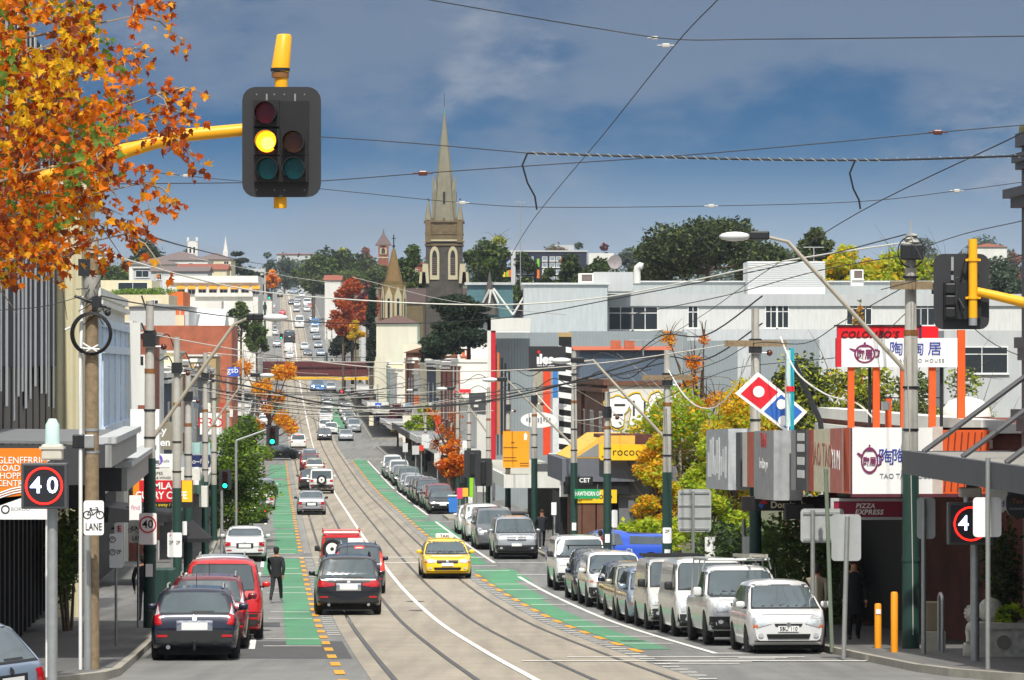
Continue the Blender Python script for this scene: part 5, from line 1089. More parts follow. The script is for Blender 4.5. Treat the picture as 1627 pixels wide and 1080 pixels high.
# orange centre banner
orb=M('banner_orange','#ec7d12',.5,var=.03)
def ban(root,q,s,t):
    m=MB().mat(signw); pts=[q(-90,800)]+[q(-90+k*8.2,lerp_prof([(-90,835),(-20,805),(20,791),(75,781)],-90+k*8.2)) for k in range(21)]+[q(75,825),q(-90,825)]
    m.slab(pts,-t/2-.012,-t/2); m.build('lower_panel',root)
    for k in range(3):
        m=MB().mat(signw); o=[(px,lerp_prof([(-90,828),(-20,798),(20,784),(75,774)],px)-k*4) for px in range(-80,76,9)]; m.tube([(*q(*p),) and (q(*p)[0],-t/2-.008,q(*p)[1]) for p in o],.012,4); m.build('stripe',root)
    x,z=q(9,809); m=MB().mat(blk); disc(m,x,z,7/s,-t/2-.02,-t/2-.012,20,5/s); m.build('emblem',root)
sign_px('banner','orange shopping centre banner with white lower panel at the left edge','banner',-90,712,74,825,65.5,orb,[('GLENFERRIE',34,731.5,11,signw,dict(sx=.92)),('ROAD',14,744,10,signw,dict(sx=.95)),('SHOPPING',25,756,10,signw,dict(sx=.95)),('CENTRE',19,768,10,signw,dict(sx=.95)),('BOROO',33,809,6,gryt)],thick=.06,post=(75,700),postmat=white,postr=.04,extra=ban)
# ---- signs near the right kerb (their grey backs)
alu=M('sign_back_aluminium','#b5b8b6',.45,.3,.08,5)
def ribs(rows):
    def f(root,q,s,t):
        m=MB().mat(steel)
        for a,b,y in rows: x0,z=q(a,y); x1,_=q(b,y); m.box(x0,-t/2-.03,z-.025,x1,-t/2,z+.025)
        m.build('stiffener',root)
    return f
def back_sign(label,px0,py0,px1,py1,d,post,rows=(),mat=None,group=None,pr=.05,rad=6): 
    r=sign_px('road_sign',label,'road sign',px0,py0,px1,py1,d,mat or alu,thick=.02,radius=rad,extra=ribs(rows) if rows else None,group=group)
    s=F/d; b=r.location; x=(post[0]-CX)/s-b.x; m=MB().mat(steel).tube([(x,-.07,-.1),(x+(post[2]-post[0])/s if len(post)>2 else x,-.07,(HY-post[1])/s-b.z)],pr,10); m.build('post',r,smooth=50); return r
back_sign('grey back of a ribbed road sign before the poplar',1077,777,1130,845,118,(1101,780),((1080,1127,783),(1078,1129,803),(1078,1129,822),(1080,1127,840)))
back_sign('wide grey road sign back on a post right of the white hatchback',1272,808,1341,862,84,(1291,810),((1276,1338,815),(1276,1338,857)))
back_sign('taller plain grey sign back with white foot, right of the wide one',1321,817,1368,891,79,(1340,820,1346))
back_sign('dim grey sign back behind the nearest right tram pole',1457,790,1486,856,78.5,(1467,793))
back_sign('white rectangular sign back on the tallest slim post at the right edge',1546,790,1591,853,69.5,(1569,727),mat=signw,pr=.045)
m=thing('sign_post','old greenish square post leaning behind the wide grey sign back','post',gbase(1322,83)); x=MB().mat(M('old_green_post','#6f7d6c',.7)); s=F/83; zt=(HY-752)/s-m.location.z; x.tube([(0,0,-.1),(-.13,0,zt)],.045,8); x.cyl((-.13,0,zt),.05,.1,8); x.build('post',m)
sign_px('parking_sign','white parking sign on the pole in front of the poplar','road sign',1053,838,1067,863,122,signw,[('2P',1060,844,5,blk)],thick=.03,radius=2,anchor=(1060,850)); sign_px('parking_sign','white parking sign beside the rococo pole','road sign',972,810,981,838,144,signw,thick=.03,radius=2,post=(975,812),postr=.04); sign_px('parking_sign','narrow parking sign left of the street name pole','road sign',876,798,884,818,166,signw,thick=.03,post=(881,800),postr=.04); sign_px('parking_sign','white sign on a thin post right of the ute','road sign',1120,853,1136,884,112,signw,[('27',1128,856,5,blk)],thick=.03,post=(1128,855),postr=.04)
sign_px('parking_sign','pale sign beside the tall tram pole before the hedge','road sign',1180,852,1191,880,103,signw,thick=.03,radius=2,post=(1182,825),postr=.05)
st=M('street_blade_green','#1f9a5c',.5,var=0)
sign_px('street_sign','green street name blade on its tram pole','street sign',913,777,953,792,162.6,st,[('HAWTHORN GV',934,784.5,7,signw,dict(bold=.02,sx=.56))],thick=.04,anchor=(912,785))
# bollards, pedestal, hoop
for lab,px,yt,yb in (('shorter orange bollard with a reflector at the right kerb',1395,963,1034),('taller orange bollard beside the nearest right tram pole',1421,945,1041)):
    d=dy(yb+6); s=F/d; r=thing('bollard',lab,'bollard',gbase(px,d),group='orange bollards at the right kerb'); h=(yb-yt)/s; m=MB().mat(M('bollard_orange','#ee9a12',.5,var=.06)).tube([(0,0,-.1),(0,0,h-.03),(0,0,h)],[.073,.073,.055],16); m.build('tube',r,smooth=50)
    if px==1395: MB().mat(signw).box(-.05,-.085,h-.22,.05,-.06,h-.12).build('reflector',r)
r=thing('service_pedestal','squat beige service pedestal behind the nearest right pole','pedestal',gbase(1484,80.5)); MB().mat(M('pedestal_concrete','#b9b4a4',.85,var=.2)).rbox(-.22,-.2,-.1,.22,.2,.42,.02).build('plinth',r); MB().mat(M('pedestal_case','#8c7f66',.6)).rbox(-.18,-.15,.42,.18,.15,1.02,.02).build('case',r)
r=thing('bike_hoop','steel bicycle hoop beside the beige pedestal','bike rack',gbase(1497,79.6)); MB().mat(steel).tube([(-.03,-.35,0),(-.03,-.35,1.0)]+[(-.03,-.35+.35*(1-math.cos(a)),1.0+.2*math.sin(a)) for a in [pi*k/8 for k in range(1,8)]]+[(-.03,.35,1.0),(-.03,.35,0)],.035,10).build('hoop',r,smooth=60)
# blue wheelie bin and neighbours
r=thing('wheelie_bin','bright blue wheelie bin on the kerb island','bin',gbase(720,238,.13)); m=MB().mat(M('bin_blue','#3f86dc',.5)); m.add([(-.24,-.26,.05),(.24,-.26,.05),(.24,.26,.05),(-.24,.26,.05),(-.31,-.36,1.0),(.31,-.36,1.0),(.31,.36,1.0),(-.31,.36,1.0)],[(0,1,2,3),(4,5,6,7),(0,1,5,4),(1,2,6,5),(2,3,7,6),(3,0,4,7)]); m.build('body',r); MB().mat(M('bin_lid','#b9c4c0',.5)).rbox(-.34,-.4,1.0,.34,.4,1.1,.04).build('lid',r); MB().mat(tyre).tube([(-.3,.3,.1),(.3,.3,.1)],.1,10).build('wheel',r)
sign_px('poster_stand','white pavement poster stand with an orange header near the bin','sign stand',744,789,759,812,235,signw,thick=.3); sign_px('lime_banner','lime green vertical banner beside the black signals','banner',746,744,752,790,222,M('lime','#8fd01e',.5),thick=.1,post=(752,720)); sign_px('poster_box','green and white shop board behind the black signals','sign',754,750,768,772,240,M('lime2','#6cc22c',.5),thick=.2,post=(768,750))
for lab,px,y0,y1,c in (('pink poster on the kiosk beside the blue bin',731,775,792,'#e0416a'),('yellow poster on the kiosk beside the blue bin',740,775,789,'#e9bb3a')): sign_px('poster',lab,'poster',px-5,y0,px+4,y1,233,M('poster'+c,c,.6),thick=.05,post=(px,y0))
r=thing('litter_bin','dark green litter bin right of the blue wheelie bin','bin',gbase(735,236)); MB().mat(greenp).rbox(-.25,-.25,0,.25,.25,1.25,.05).build('body',r)
r=thing('litter_bin','dark green street bin by the left footpath poles','bin',gbase(263,118)); MB().mat(greenp).rbox(-.3,-.3,0,.3,.3,1.15,.05).build('body',r)
# ---- wires
wn=[0]
def wire(label,pts,r=.012,mat=wirem,group=None,ins=(),insmat=None,name='overhead_wire',raw=False):
    pp=[p if raw else P(*p) for p in pts]; out=[]
    pp=[Vector(p) for p in pp]; n=len(pp)
    for i in range(n-1):          # smooth curve through the points
        p0,p1,p2,p3=pp[max(i-1,0)],pp[i],pp[i+1],pp[min(i+2,n-1)]
        for k in range(6):
            t=k/6; out.append(.5*((2*p1)+(p2-p0)*t+(2*p0-5*p1+4*p2-p3)*t*t+(3*p1-p0-3*p2+p3)*t**3))
    out.append(pp[-1]); base=out[0].copy()
    root=thing(name,label,'cable',base,group=group)
    MB().mat(mat).tube([p-base for p in out],r,5).build('strand',root,smooth=60)
    for px,py,d,sz in ins:
        c=P(px,py,d)-base; m=MB().mat(insmat or M('insulator_grey','#b9b8b2',.5,var=0)); m.rbox(c.x-sz,c.y-sz*.5,c.z-sz*.55,c.x+sz,c.y+sz*.5,c.z+sz*.55,sz*.25); m.tube([c+Vector((-sz*2.2,0,0)),c+Vector((sz*2.2,0,0))],sz*.18,5); m.build('insulator',root)
    return root
brown=M('insulator_brown','#5a2f26',.3,var=0)
wire('dark wire crossing the top of the sky and meeting the diagonal wire',[(640,-8,62),(800,20,61),(950,45,60),(1072,62,60),(1200,62,60),(1420,60,59),(1700,56,58)],.009,ins=((1040,60,60,.05),(1058,72,60,.06)))
wire('long diagonal contact wire from the top of the sky down to the right track',[(1180,-40,52),(1140,0,55),(1072,72,60),(960,212,74),(850,345,95),(800,425,120),(740,520,180),(690,590,260)],.009)
wire('diagonal contact wire entering at the right edge above the dark chimney',[(1680,178,52),(1627,210,55),(1365,337,75),(1200,442,100),(1085,520,130),(940,600,190),(860,640,240)],.010)
def wrapped():
    pts=[(838,243,60),(1000,248,60),(1200,253,60),(1400,254,60),(1600,248,59),(1700,243,58)]
    r=wire('thick paired feeder cable with pale spiral wraps across the sky',pts,.017); base=r.location; m=MB().mat(M('cable_wrap','#b8b5a6',.6,var=0))
    rnd=random.Random(2)
    for k in range(46):
        px=850+k*17; y=lerp_prof([(p[0],p[1]) for p in pts],px); a=P(px-4,y-3,60)-base; c=P(px+5,y+3,60)-base; m.tube([a+Vector((0,-.02,0)),c+Vector((0,-.02,0))],.0045,4)
    m.build('wrap',r)
    for lp in ([(838,243,60),(830,262,60),(838,290,60),(850,312,60),(853,333,60)],[(1358,256,60),(1350,275,60),(1356,300,60),(1365,318,60),(1367,332,60)]):
        MB().mat(wirem).tube([P(*p)-base for p in lp],.016,6).build('drop_loop',r,smooth=60)
wrapped()
wire('thin wire running from behind the big signal to the start of the wrapped cable',[(430,212,60),(640,226,60),(838,243,60)],.008)
wire('wire with brown insulators rising gently from the left tree to the right edge',[(150,292,60),(385,290,60),(512,287,60),(672,275,60),(860,262,60),(1080,247,60),(1300,228,60),(1490,210,60),(1680,194,60)],.008,ins=((672,275,60,.07),(1490,210,60,.07)),insmat=brown)
wire('thin span wire with white insulators below the wrapped cable',[(200,268,62),(295,279,62),(512,300,62),(735,322,62),(870,329,62),(1130,327,62),(1365,320,62),(1520,303,62),(1690,280,62)],.006,ins=((735,322,62,.05),(1130,327,62,.05),(1520,303,62,.05),(295,279,62,.04)))
wire('bright white sagging rope from the timber pole across to the right',[(146,396,70),(300,440,85),(420,464,100),(560,476,110),(700,483,110),(830,483,108),(960,472,105),(1080,450,100),(1250,414,92),(1447,384,83)],.019,mat=M('wire_bright','#dfddd2',.6,var=0))
wire('black wire sagging below the white rope from the timber pole',[(160,470,70),(240,485,80),(400,506,100),(600,514,110),(800,505,108),(1000,470,100),(1250,420,90),(1440,372,83)],.014)
wire('heavy black cable bundle sagging across the street near the bridge',[(299,597,140),(400,615,160),(500,638,170),(600,648,172),(740,641,165),(850,622,150),(965,590,146),(1060,562,124)],.038)
wire('black cable from the bent lamp pole back to the left roofs',[(1060,575,123),(900,610,150),(700,634,200),(500,620,260),(400,600,300)],.022)
wire('black cable rising from the rococo pole to the nearest right pole',[(965,625,146),(1060,600,122),(1140,575,108),(1200,545,100),(1280,545,95),(1340,510,90),(1447,450,83)],.012)
wire('black wire from the diamond sign pole to the right signal',[(1040,640,125),(1150,590,110),(1250,575,98),(1360,560,88),(1447,490,83)],.010)
wire('white sagging cable looping before the poplar',[(1062,588,122),(1085,625,118),(1110,646,112),(1140,645,108),(1170,610,104),(1192,565,101)],.020,mat=M('wire_bright','#dfddd2',.6,var=0))
wire('white sagging cable from the teal blade to the restaurant roof',[(1240,535,98),(1265,590,94),(1310,625,90),(1360,640,86),(1385,662,84)],.020,mat=M('wire_bright','#dfddd2',.6,var=0))
wire('white cable curving between the street name pole and the rococo pole',[(852,625,182),(880,655,172),(912,667,163),(940,666,154),(965,660,146)],.022,mat=M('wire_bright','#dfddd2',.6,var=0))
wire('thin wire over the rooftop plant room to the nearest right pole',[(1000,500,110),(1150,470,100),(1300,430,92),(1440,405,83)],.012)
wire('thin wire from the nearest right pole to the right edge',[(1447,400,83),(1530,372,74),(1627,350,66),(1700,330,62)],.009); wire('thin wire from the right pole crossarm up over the right signal',[(1400,460,83),(1480,440,76),(1627,404,62),(1690,390,60)],.010); wire('thin dark stay wire from the black box to the right awning',[(1447,378,82),(1500,470,78),(1570,540,74),(1640,572,70)],.009)
wire('thin wire from the timber pole off the left edge',[(-60,495,60),(60,488,64),(130,470,69)],.007); wire('thin high wire from the maple down to the awning building',[(190,360,90),(320,398,200),(420,420,400),(560,440,600)],.03)
wire('pale lamp feed wire from the sandstone turret lamp to the street',[(560,440,200),(620,455,190),(700,475,180),(800,490,170),(900,500,160)],.014,mat=wirew)
def spans():
    for i,(d,wl,wr_,h) in enumerate(((98.6,-7.9,8.1,7.6),(126,-8,8,7.6),(150,-8,8,7.4),(172,-8,8,7.4),(195,-8,8,7.4),(225,-8,8,7.2),(262,-8,8,7.2),(300,-8,8,7.2),(350,-8,8,7.2),(400,-8,8,7.2),(520,-8,8,7.2))):
        pts=[W(d+(k/8)*4,wl+(wr_-wl)*k/8,h-.9*math.sin(pi*k/8)) for k in range(9)]
        wire(f'span wire hung across the street between facing tram poles',pts,.011+.00003*d,group='span wires across the street',raw=True,mat=wirem if i%3 else wirew)
    rs=random.Random(8)
    for i in range(20):
        d=185+i*19; e=d+rs.uniform(-14,22); a=W(d,rs.choice((-8,-8,-3)),rs.uniform(6.4,8.6)); c=W(e,rs.choice((8,8,3)),rs.uniform(6.2,8.6))
        wire('slanting wire in the web over the middle of the street',[a,(a+c)/2+Vector((0,0,-rs.uniform(.2,.8))),c],.010+.00004*d,group='web of slanting street wires',raw=True,mat=wirem if i%2 else wirew)
    for w in (-1.75,1.55):
        ds=dgrid(150,640); wire('contact wire over the left tram track' if w<0 else 'contact wire over the right tram track',[W(d,w,5.7) for d in ds],.02,group='contact wires along the tracks',raw=True)
    for side,name in ((-1,'left'),(1,'right')):
        for k,h in enumerate((8.6,7.9)):
            ps=[100,126,150,175,205,240,280,330,390,460,540,640]; pts=[]
            for a,b in zip(ps,ps[1:]): pts+=[W(a,side*7.95,h),W((a+b)/2,side*7.95,h-.45)]
            pts.append(W(640,side*7.95,h)); wire(f'{"upper" if k==0 else "lower"} cable strung pole to pole along the {name} kerb',pts,.022,raw=True)
spans()
def hill_wires():
    for i,(a,b,d) in enumerate((((300,408),(640,462),700),((330,560),(640,575),420),((440,560),(600,563),640))):
        wire(('thin cable crossing before the hill trees','grey cable over the left parapet and the bridge','faint cable just above the bridge rail')[i],[(a[0],a[1],d),((a[0]+b[0])/2,(a[1]+b[1])/2+6,d),(b[0],b[1],d)],.04,mat=wirew)
hill_wires()
# ---- people
skin=M('skin','#b98466',.6,var=.04)
def person(label,pos,rz,jacket,trousers,hair,h=1.72,pose='walk',shoes='#dcdcd8',bag=None,coat=False,group=None):
    root=thing('person',label,'person',pos,rz); k=h/1.74; 
    sw=.36 if pose=='walk' else .04; J={}
    V=[];E=[];Rr=[]
    def add(p,r,par=None):
        V.append(Vector(p)*k); Rr.append((r*k,r*k*.92)); 
        if par is not None: E.append((par,len(V)-1))
        return len(V)-1
    pel=add((0,0,.93),.150); sp=add((0,.01,1.12),.135,pel); ch=add((0,0,1.32),.155,sp); nk=add((0,.01,1.47),.062,ch); hd0=add((0,.03,1.56),.078,nk); hd=add((0,.035,1.655),.088,hd0); 
    for s in (-1,1):
        f=s*sw; hip=add((s*.095,0,.86),.098,pel); kn=add((s*.10,.06+f*.55,.49),.078,hip); an=add((s*.10,-.02+f*1.15-(.10 if f<0 else 0),.10+(.07 if f<0 and pose=='walk' else 0)),.056,kn); add((s*.11,.12+f*1.15-(.10 if f<0 else 0),.045+(.02 if f<0 and pose=='walk' else 0)),.040,an)
        sh=add((s*.20,0,1.39),.072,ch); el=add((s*.268,-.02-f*.5,1.11),.060,sh); wr_=add((s*.240,.09-f*.8,.88),.040,el); hn=add((s*.236,.12-f*.85,.80),.038,wr_)
    me=bpy.data.meshes.new('body'); me.from_pydata([tuple(v) for v in V],E,[]); o=bpy.data.objects.new('tmp',me); COL.objects.link(o)
    md=o.modifiers.new('s','SKIN'); md.use_smooth_shade=True
    for i,r in enumerate(Rr): me.skin_vertices[0].data[i].radius=r
    me.skin_vertices[0].data[0].use_root=True
    sb=o.modifiers.new('d','SUBSURF'); sb.levels=1; sb.render_levels=1
    dg=bpy.context.evaluated_depsgraph_get(); dg.update(); m2=bpy.data.meshes.new_from_object(o.evaluated_get(dg)); bpy.data.objects.remove(o)
    mb=MB(); mats=[M('cloth'+jacket,jacket,.85),M('cloth'+trousers,trousers,.85),skin,M('shoe'+shoes,shoes,.6)]
    for m in mats: mb.mat(m)
    vs=[v.co.copy() for v in m2.vertices]
    for p in m2.polygons:
        c=p.center/k
        i=2 if c.z>1.455 else 3 if c.z<.11 else (1 if (c.z<(.95 if not coat else .60) and abs(c.x)<.2 and not (c.z>.75 and abs(c.x)>.19)) else 0)
        if c.z<.875 and abs(c.x)>.185 and c.z>.7: i=2
        mb.mat(mats[i]); mb.f.append(list(p.vertices)); mb.m.append(mb.cur)
    mb.v=vs
    mb.mat(skin)
    for s in (-1,1):            # fingers and thumb
        f=s*sw; bx,by,bz=s*.236*k,(.12-f*.85)*k,.785*k
        for j in range(4): mb.tube([(bx,by-.03*k+j*.02*k,bz),(bx-s*.004,by-.028*k+j*.021*k+.006,bz-.045*k),(bx-s*.016,by-.026*k+j*.021*k+.012,bz-.078*k+abs(j-1.4)*.008)],[.010*k,.009*k,.006*k],5)
        mb.tube([(bx,by+.03*k,bz+.02),(bx-s*.012,by+.055*k,bz-.01),(bx-s*.02,by+.06*k,bz-.035)],[.011*k,.010*k,.007*k],5)
    mb.sphere((0,.125*k,1.62*k),.017*k,8,(.8,1.2,1.3))      # nose
    for s in (-1,1): mb.sphere((s*.088*k,.03*k,1.63*k),.022*k,8,(.4,1,1.4))
    b=mb.build('body',root,smooth=70)
    jm=MB().mat(mats[0]); vs_=[];n_=14; rows=[(.82 if not coat else .55,.178,.142),(.95,.17,.134),(1.15,.165,.13),(1.33,.178,.13),(1.42,.13,.10),(1.475,.072,.075)]
    for z_,a_,b_ in rows:
        for i in range(n_): t_=2*pi*i/n_; vs_.append((a_*k*math.cos(t_)*(1+.03*math.sin(3*t_+z_*9)),b_*k*math.sin(t_)+.005,z_*k))
    jm.add(vs_,[(i*n_+j,i*n_+(j+1)%n_,(i+1)*n_+(j+1)%n_,(i+1)*n_+j) for i in range(5) for j in range(n_)]); jm.build('jacket',root,smooth=70)
    hm=MB().mat(M('hair'+hair,hair,.8,var=.1)); hm.sphere((0,.015*k,1.695*k),.105*k,14,(.93,1.05,.82)); hm.sphere((0,-.035*k,1.64*k),.092*k,12,(.95,.7,1)); hm.build('hair',root,smooth=60)
    ey=MB().mat(M('eye_dark','#2a201a',.3,var=0))
    for s in (-1,1): ey.sphere((s*.033*k,.113*k,1.645*k),.010*k,6)
    ey.build('eyes',root)
    if bag: MB().mat(M('bag'+bag,bag,.7)).rbox(-.16*k,-.30*k,1.08*k,.16*k,-.13*k,1.46*k,.06).build('backpack',root)
    return root
pd=dy(958); person('man in black jacket and trousers walking away along the left cycle lane',W(pd,wof(439,pd),.01),HEAD-.15,'#1c1d20','#202124','#15120f',1.76)
person('pedestrian in dark jacket and blue jeans behind the first left tram pole',gbase(228,104),HEAD,'#1d2026','#27303f','#1a1512',1.78,'stand','#2a2a2a')
person('man in a dark suit jacket over a pale shirt walking toward the camera',gbase(861,178),HEAD+pi,'#1c2028','#20242c','#3a2416',1.78)
person('person in a bright pink jacket with a red backpack by the green pole',gbase(954,148),HEAD,'#d81c84','#2c2f3a','#33251c',1.68,'walk','#333333','#d8203c')
person('person in a beige coat walking behind the white hatchback',gbase(1298,88),HEAD-.3,'#8f8672','#2c2c30','#211a15',1.70,'walk','#222222',coat=True)
person('person in a black coat standing behind the plain grey sign back',gbase(1357,88),HEAD+pi,'#17181b','#1b1c20','#1a1512',1.84,'stand','#1c1c1c',coat=True)
# cyclist waiting on the left cycle lane
cd=250; cy=thing('person','cyclist in a navy top and pale trousers beside the columnar tree','person',W(cd,wof(434,cd),.02),HEAD)
o=person('x',(0,0,0),0,'#1a2036','#b0a58e','#20242c',1.8,'walk','#4a4038'); 
for ch in list(o.children): ch.parent=cy
bpy.data.objects.remove(o)
bk=thing('bicycle','bicycle ridden by the cyclist in the navy top','bicycle',W(cd,wof(434,cd)+.05,.02),HEAD); m=MB().mat(darkm)
for y in (-.5,.5): m.tube([(.0,y+.33*math.cos(a),.33+.33*math.sin(a)) for a in [2*pi*k/16 for k in range(17)]],.02,5)
m.tube([(0,-.5,.33),(0,-.15,.85),(0,.35,.85),(0,.5,.33)],.02,5); m.tube([(0,-.15,.85),(0,-.02,.3),(0,.35,.8)],.02,5); m.tube([(-.28,.36,1.0),(.28,.36,1.0)],.015,5); m.build('frame',bk)
# ---------------------------------------------------------------- buildings
render_=lambda n,c,v=.12,sc=.6:M('render_'+n,c,.85,var=v,scale=sc)
cream=render_('cream','#d8cfae'); offw=render_('off_white','#dcdad2'); pwhite=render_('white','#d8d7d0',.08); lgrey=render_('light_grey','#b9bcbc'); mgrey=render_('mid_grey','#85888a'); dgrey=render_('dark_grey','#494b4e'); navyw=render_('navy','#2f3a4d'); shadebl=render_('shade_blue','#b9c9da',.2,2); teal=render_('teal','#8fb8b4'); tan=render_('tan','#b39a6d')
brk=brick('brick_red','#94452c','#7d3823','#a58a78',5); brkd=brick('brick_brown','#6f4430','#5c3726','#7d6a5c',5); brko=brick('brick_orange','#b4552f','#9f4a29','#b08e78',5); brkdark=brick('brick_dark','#7a3d2d','#682f24','#6d5950',5)
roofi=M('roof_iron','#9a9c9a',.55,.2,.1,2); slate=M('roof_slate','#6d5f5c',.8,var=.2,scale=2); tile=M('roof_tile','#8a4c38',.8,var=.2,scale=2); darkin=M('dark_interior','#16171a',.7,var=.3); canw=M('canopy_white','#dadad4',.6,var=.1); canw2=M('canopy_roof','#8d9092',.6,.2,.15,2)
corr=None
def corrug(name,c,scale=5):
    m=M(name,c,.55,.15,.06,1.5); nt=m.node_tree; N=nt.nodes; L=nt.links; b=N['Principled BSDF']; tc=N.new('ShaderNodeTexCoord'); w=N.new('ShaderNodeTexWave'); w.bands_direction='X'; w.inputs['Scale'].default_value=scale; L.new(tc.outputs['Object'],w.inputs['Vector']); bp=N.new('ShaderNodeBump'); bp.inputs['Strength'].default_value=.7; bp.inputs['Distance'].default_value=.05; L.new(w.outputs['Fac'],bp.inputs['Height']); L.new(bp.outputs[0],b.inputs['Normal']); return m
cgrey=corrug('corrugated_grey','#9aa3a6',1.6); cslate=corrug('corrugated_slate','#5f6c7c',1.4); ccream=corrug('corrugated_cream','#d2caa6',1.2); cwhite=corrug('corrugated_white','#d9dbd8',2)
def window(root,T,w,h,mat=None,frame=white,bars=1,sill=True):
    """local x-z opening centred on T's origin, facing -y after T"""
    f=MB(); f.T=T; f.mat(frame); t=.07
    f.box(-w/2-t,-.06,-h/2-t,w/2+t,.02,-h/2).box(-w/2-t,-.06,h/2,w/2+t,.02,h/2+t).box(-w/2-t,-.06,-h/2,-w/2,.02,h/2).box(w/2,-.06,-h/2,w/2+t,.02,h/2)
    for k in range(1,bars+1): x=-w/2+w*k/(bars+1); f.box(x-.03,-.05,-h/2,x+.03,.02,h/2)
    if h>1.2 and mat is not glass: f.box(-w/2,-.05,h*.22,w/2,.02,h*.22+.06)
    if sill: f.box(-w/2-.15,-.14,-h/2-t-.06,w/2+.15,.02,-h/2-t)
    o=f.build('window',root); g=MB(); g.T=T; g.mat(mat or glass).box(-w/2,-.02,-h/2,w/2,.015,h/2); g.build('pane',o); return o
def shop(label,side,d0,d1,ytop,wall,endwall=None,canopy=None,wins=2,sign=None,parapet=None,w=10.6,depth=16,chim=0,canw_=7.65,name='shop_building',ground=darkin,pil=None,cat='building',winfr=white,ztop=None,group=None):
    b=W(d0,side*w,0); root=thing(name,label,cat,b,HEAD,group=group); L=(d1-d0)-.06; h=(hat(ytop,d0) if ztop is None else ztop-b.z); s=side
    X=lambda a:s*a
    def bx(m,x0,y0,z0,x1,y1,z1): a,c=sorted((X(x0),X(x1))); m.box(a,y0,z0,c,y1,z1); return m
    gh=3.2; dz=min(zg(d1)-b.z,0)-.6
    m=MB().mat(wall); bx(m,0,0.02,gh,depth,L,h)
    if endwall: m.mat(endwall); bx(m,.05,0,dz,depth,.03,h-.003)
    m.build('wall',root)
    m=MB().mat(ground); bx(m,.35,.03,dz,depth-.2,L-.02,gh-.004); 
    m.mat(wall); 
    for y in (0.03,L-.35): bx(m,.02,y,dz,.4,y+.32,gh-.006)
    m.build('shopfront',root)
    pm=parapet or offw; m=MB().mat(pm); bx(m,-.14,-.12,h,.42,L-.02,h+.28); bx(m,-.22,-.16,h-.32,.1,L-.04,h-.14); bx(m,.42,-.12,h,depth,.26,h+.2); m.build('parapet',root)
    if pil:
        m=MB().mat(pil)
        for y in (.1,L*.5-.25,L-.6): bx(m,-.16,y,gh,.05,y+.5,h-.34)
        m.build('pilaster',root) if False else [None]
        for y in (.1,L*.5-.25,L-.6): q=MB().mat(pil); bx(q,-.16,y,gh,.05,y+.5,h-.34); q.build('pilaster',root)
    for k in range(wins):
        y=L*(k+.5)/wins; R=Matrix.Rotation(s*pi/2*-1,4,'Z'); window(root,Tr(X(-.01),y,gh+(h-gh)*.50)@R,min(1.3,L/wins*.5),(h-gh)*.42,frame=winfr)
    if canopy:
        hc,mt=canopy; m=MB().mat(canw2); x1=-(w-canw_); bx(m,x1+.1,.05,hc+.18,-.02,L-.05,hc+.24); m.mat(mt); bx(m,x1,0,hc-.25,x1+.1,L-.02,hc+.30); bx(m,x1+.1,0,hc-.22,-.02,.08,hc+.26); m.mat(white); bx(m,x1+.1,.09,hc+.0,-.03,L-.06,hc+.04); m.build('canopy',root)
    for k in range(chim):
        y=L*(.3+.5*k); m=MB().mat(brko); x=X(5+k*2); m.box(x-.5,y-.4,h-.1,x+.5,y+.4,h+1.5); m.box(x-.6,y-.5,h+1.5,x+.6,y+.5,h+1.7); m.mat(M('terracotta','#d8672c',.7)).cyl((x-.2,y,h+1.7),.16,.6,10).cyl((x+.25,y,h+1.7),.16,.6,10); m.build('chimney',root)
    return root
def house_px(label,px0,px1,yt,yb,d,wall,depth=10,roof=None,wins=(),winmat=None,name='building',cat='building',group=None,frame=white,extra=None,bars=1):
    s=F/d; cx=(px0+px1)/2; z0=(HY-yb)/s; b=Vector(((cx-CX)/s,d,z0)); root=thing(name,label,cat,b,group=group); hw=(px1-px0)/2/s; h=(HY-yt)/s-z0
    q=lambda px,py:((px-CX)/s-b.x,(HY-py)/s-z0)
    m=MB().mat(wall).box(-hw,0,min(-.5,zg(d)-z0-1.5) if yt>380 and name not in('air_conditioner','roof_unit','roof_storey','plant_room') else -.5,hw,depth,h); m.build('wall',root)
    if roof:
        ty,yr,mt=roof[:3]; hr=(HY-yr)/s-z0; m=MB().mat(mt); e=.35
        if ty=='hip': rr=min(hw,depth/2)*.9; m.add([(-hw-e,-e,h),(hw+e,-e,h),(hw+e,depth+e,h),(-hw-e,depth+e,h),(-hw+rr,depth/2,hr),(hw-rr,depth/2,hr)],[(0,1,5,4),(1,2,5),(2,3,4,5),(3,0,4),(0,3,2,1)])
        elif ty=='gable': m.prism([(-hw-e,-e,h),(hw+e,-e,h),(0,-e,hr)],(0,depth+2*e,0))
        elif ty=='ridge': m.prism([(-hw-e,-e,h),(-hw-e,depth+e,h),(-hw-e,depth/2,hr)],(2*hw+2*e,0,0))
        elif ty=='flat': m.box(-hw-e*.5,-e*.5,h,hw+e*.5,depth,hr)
        m.build('roof',root)
    for wn_ in wins:
        x0,z1=q(wn_[0],wn_[1]); x1,z0_=q(wn_[2],wn_[3]); window(root,Tr((x0+x1)/2,-.005,(z0_+z1)/2),x1-x0,z1-z0_,winmat,frame,bars)
    if extra: extra(root,q,s)
    return root
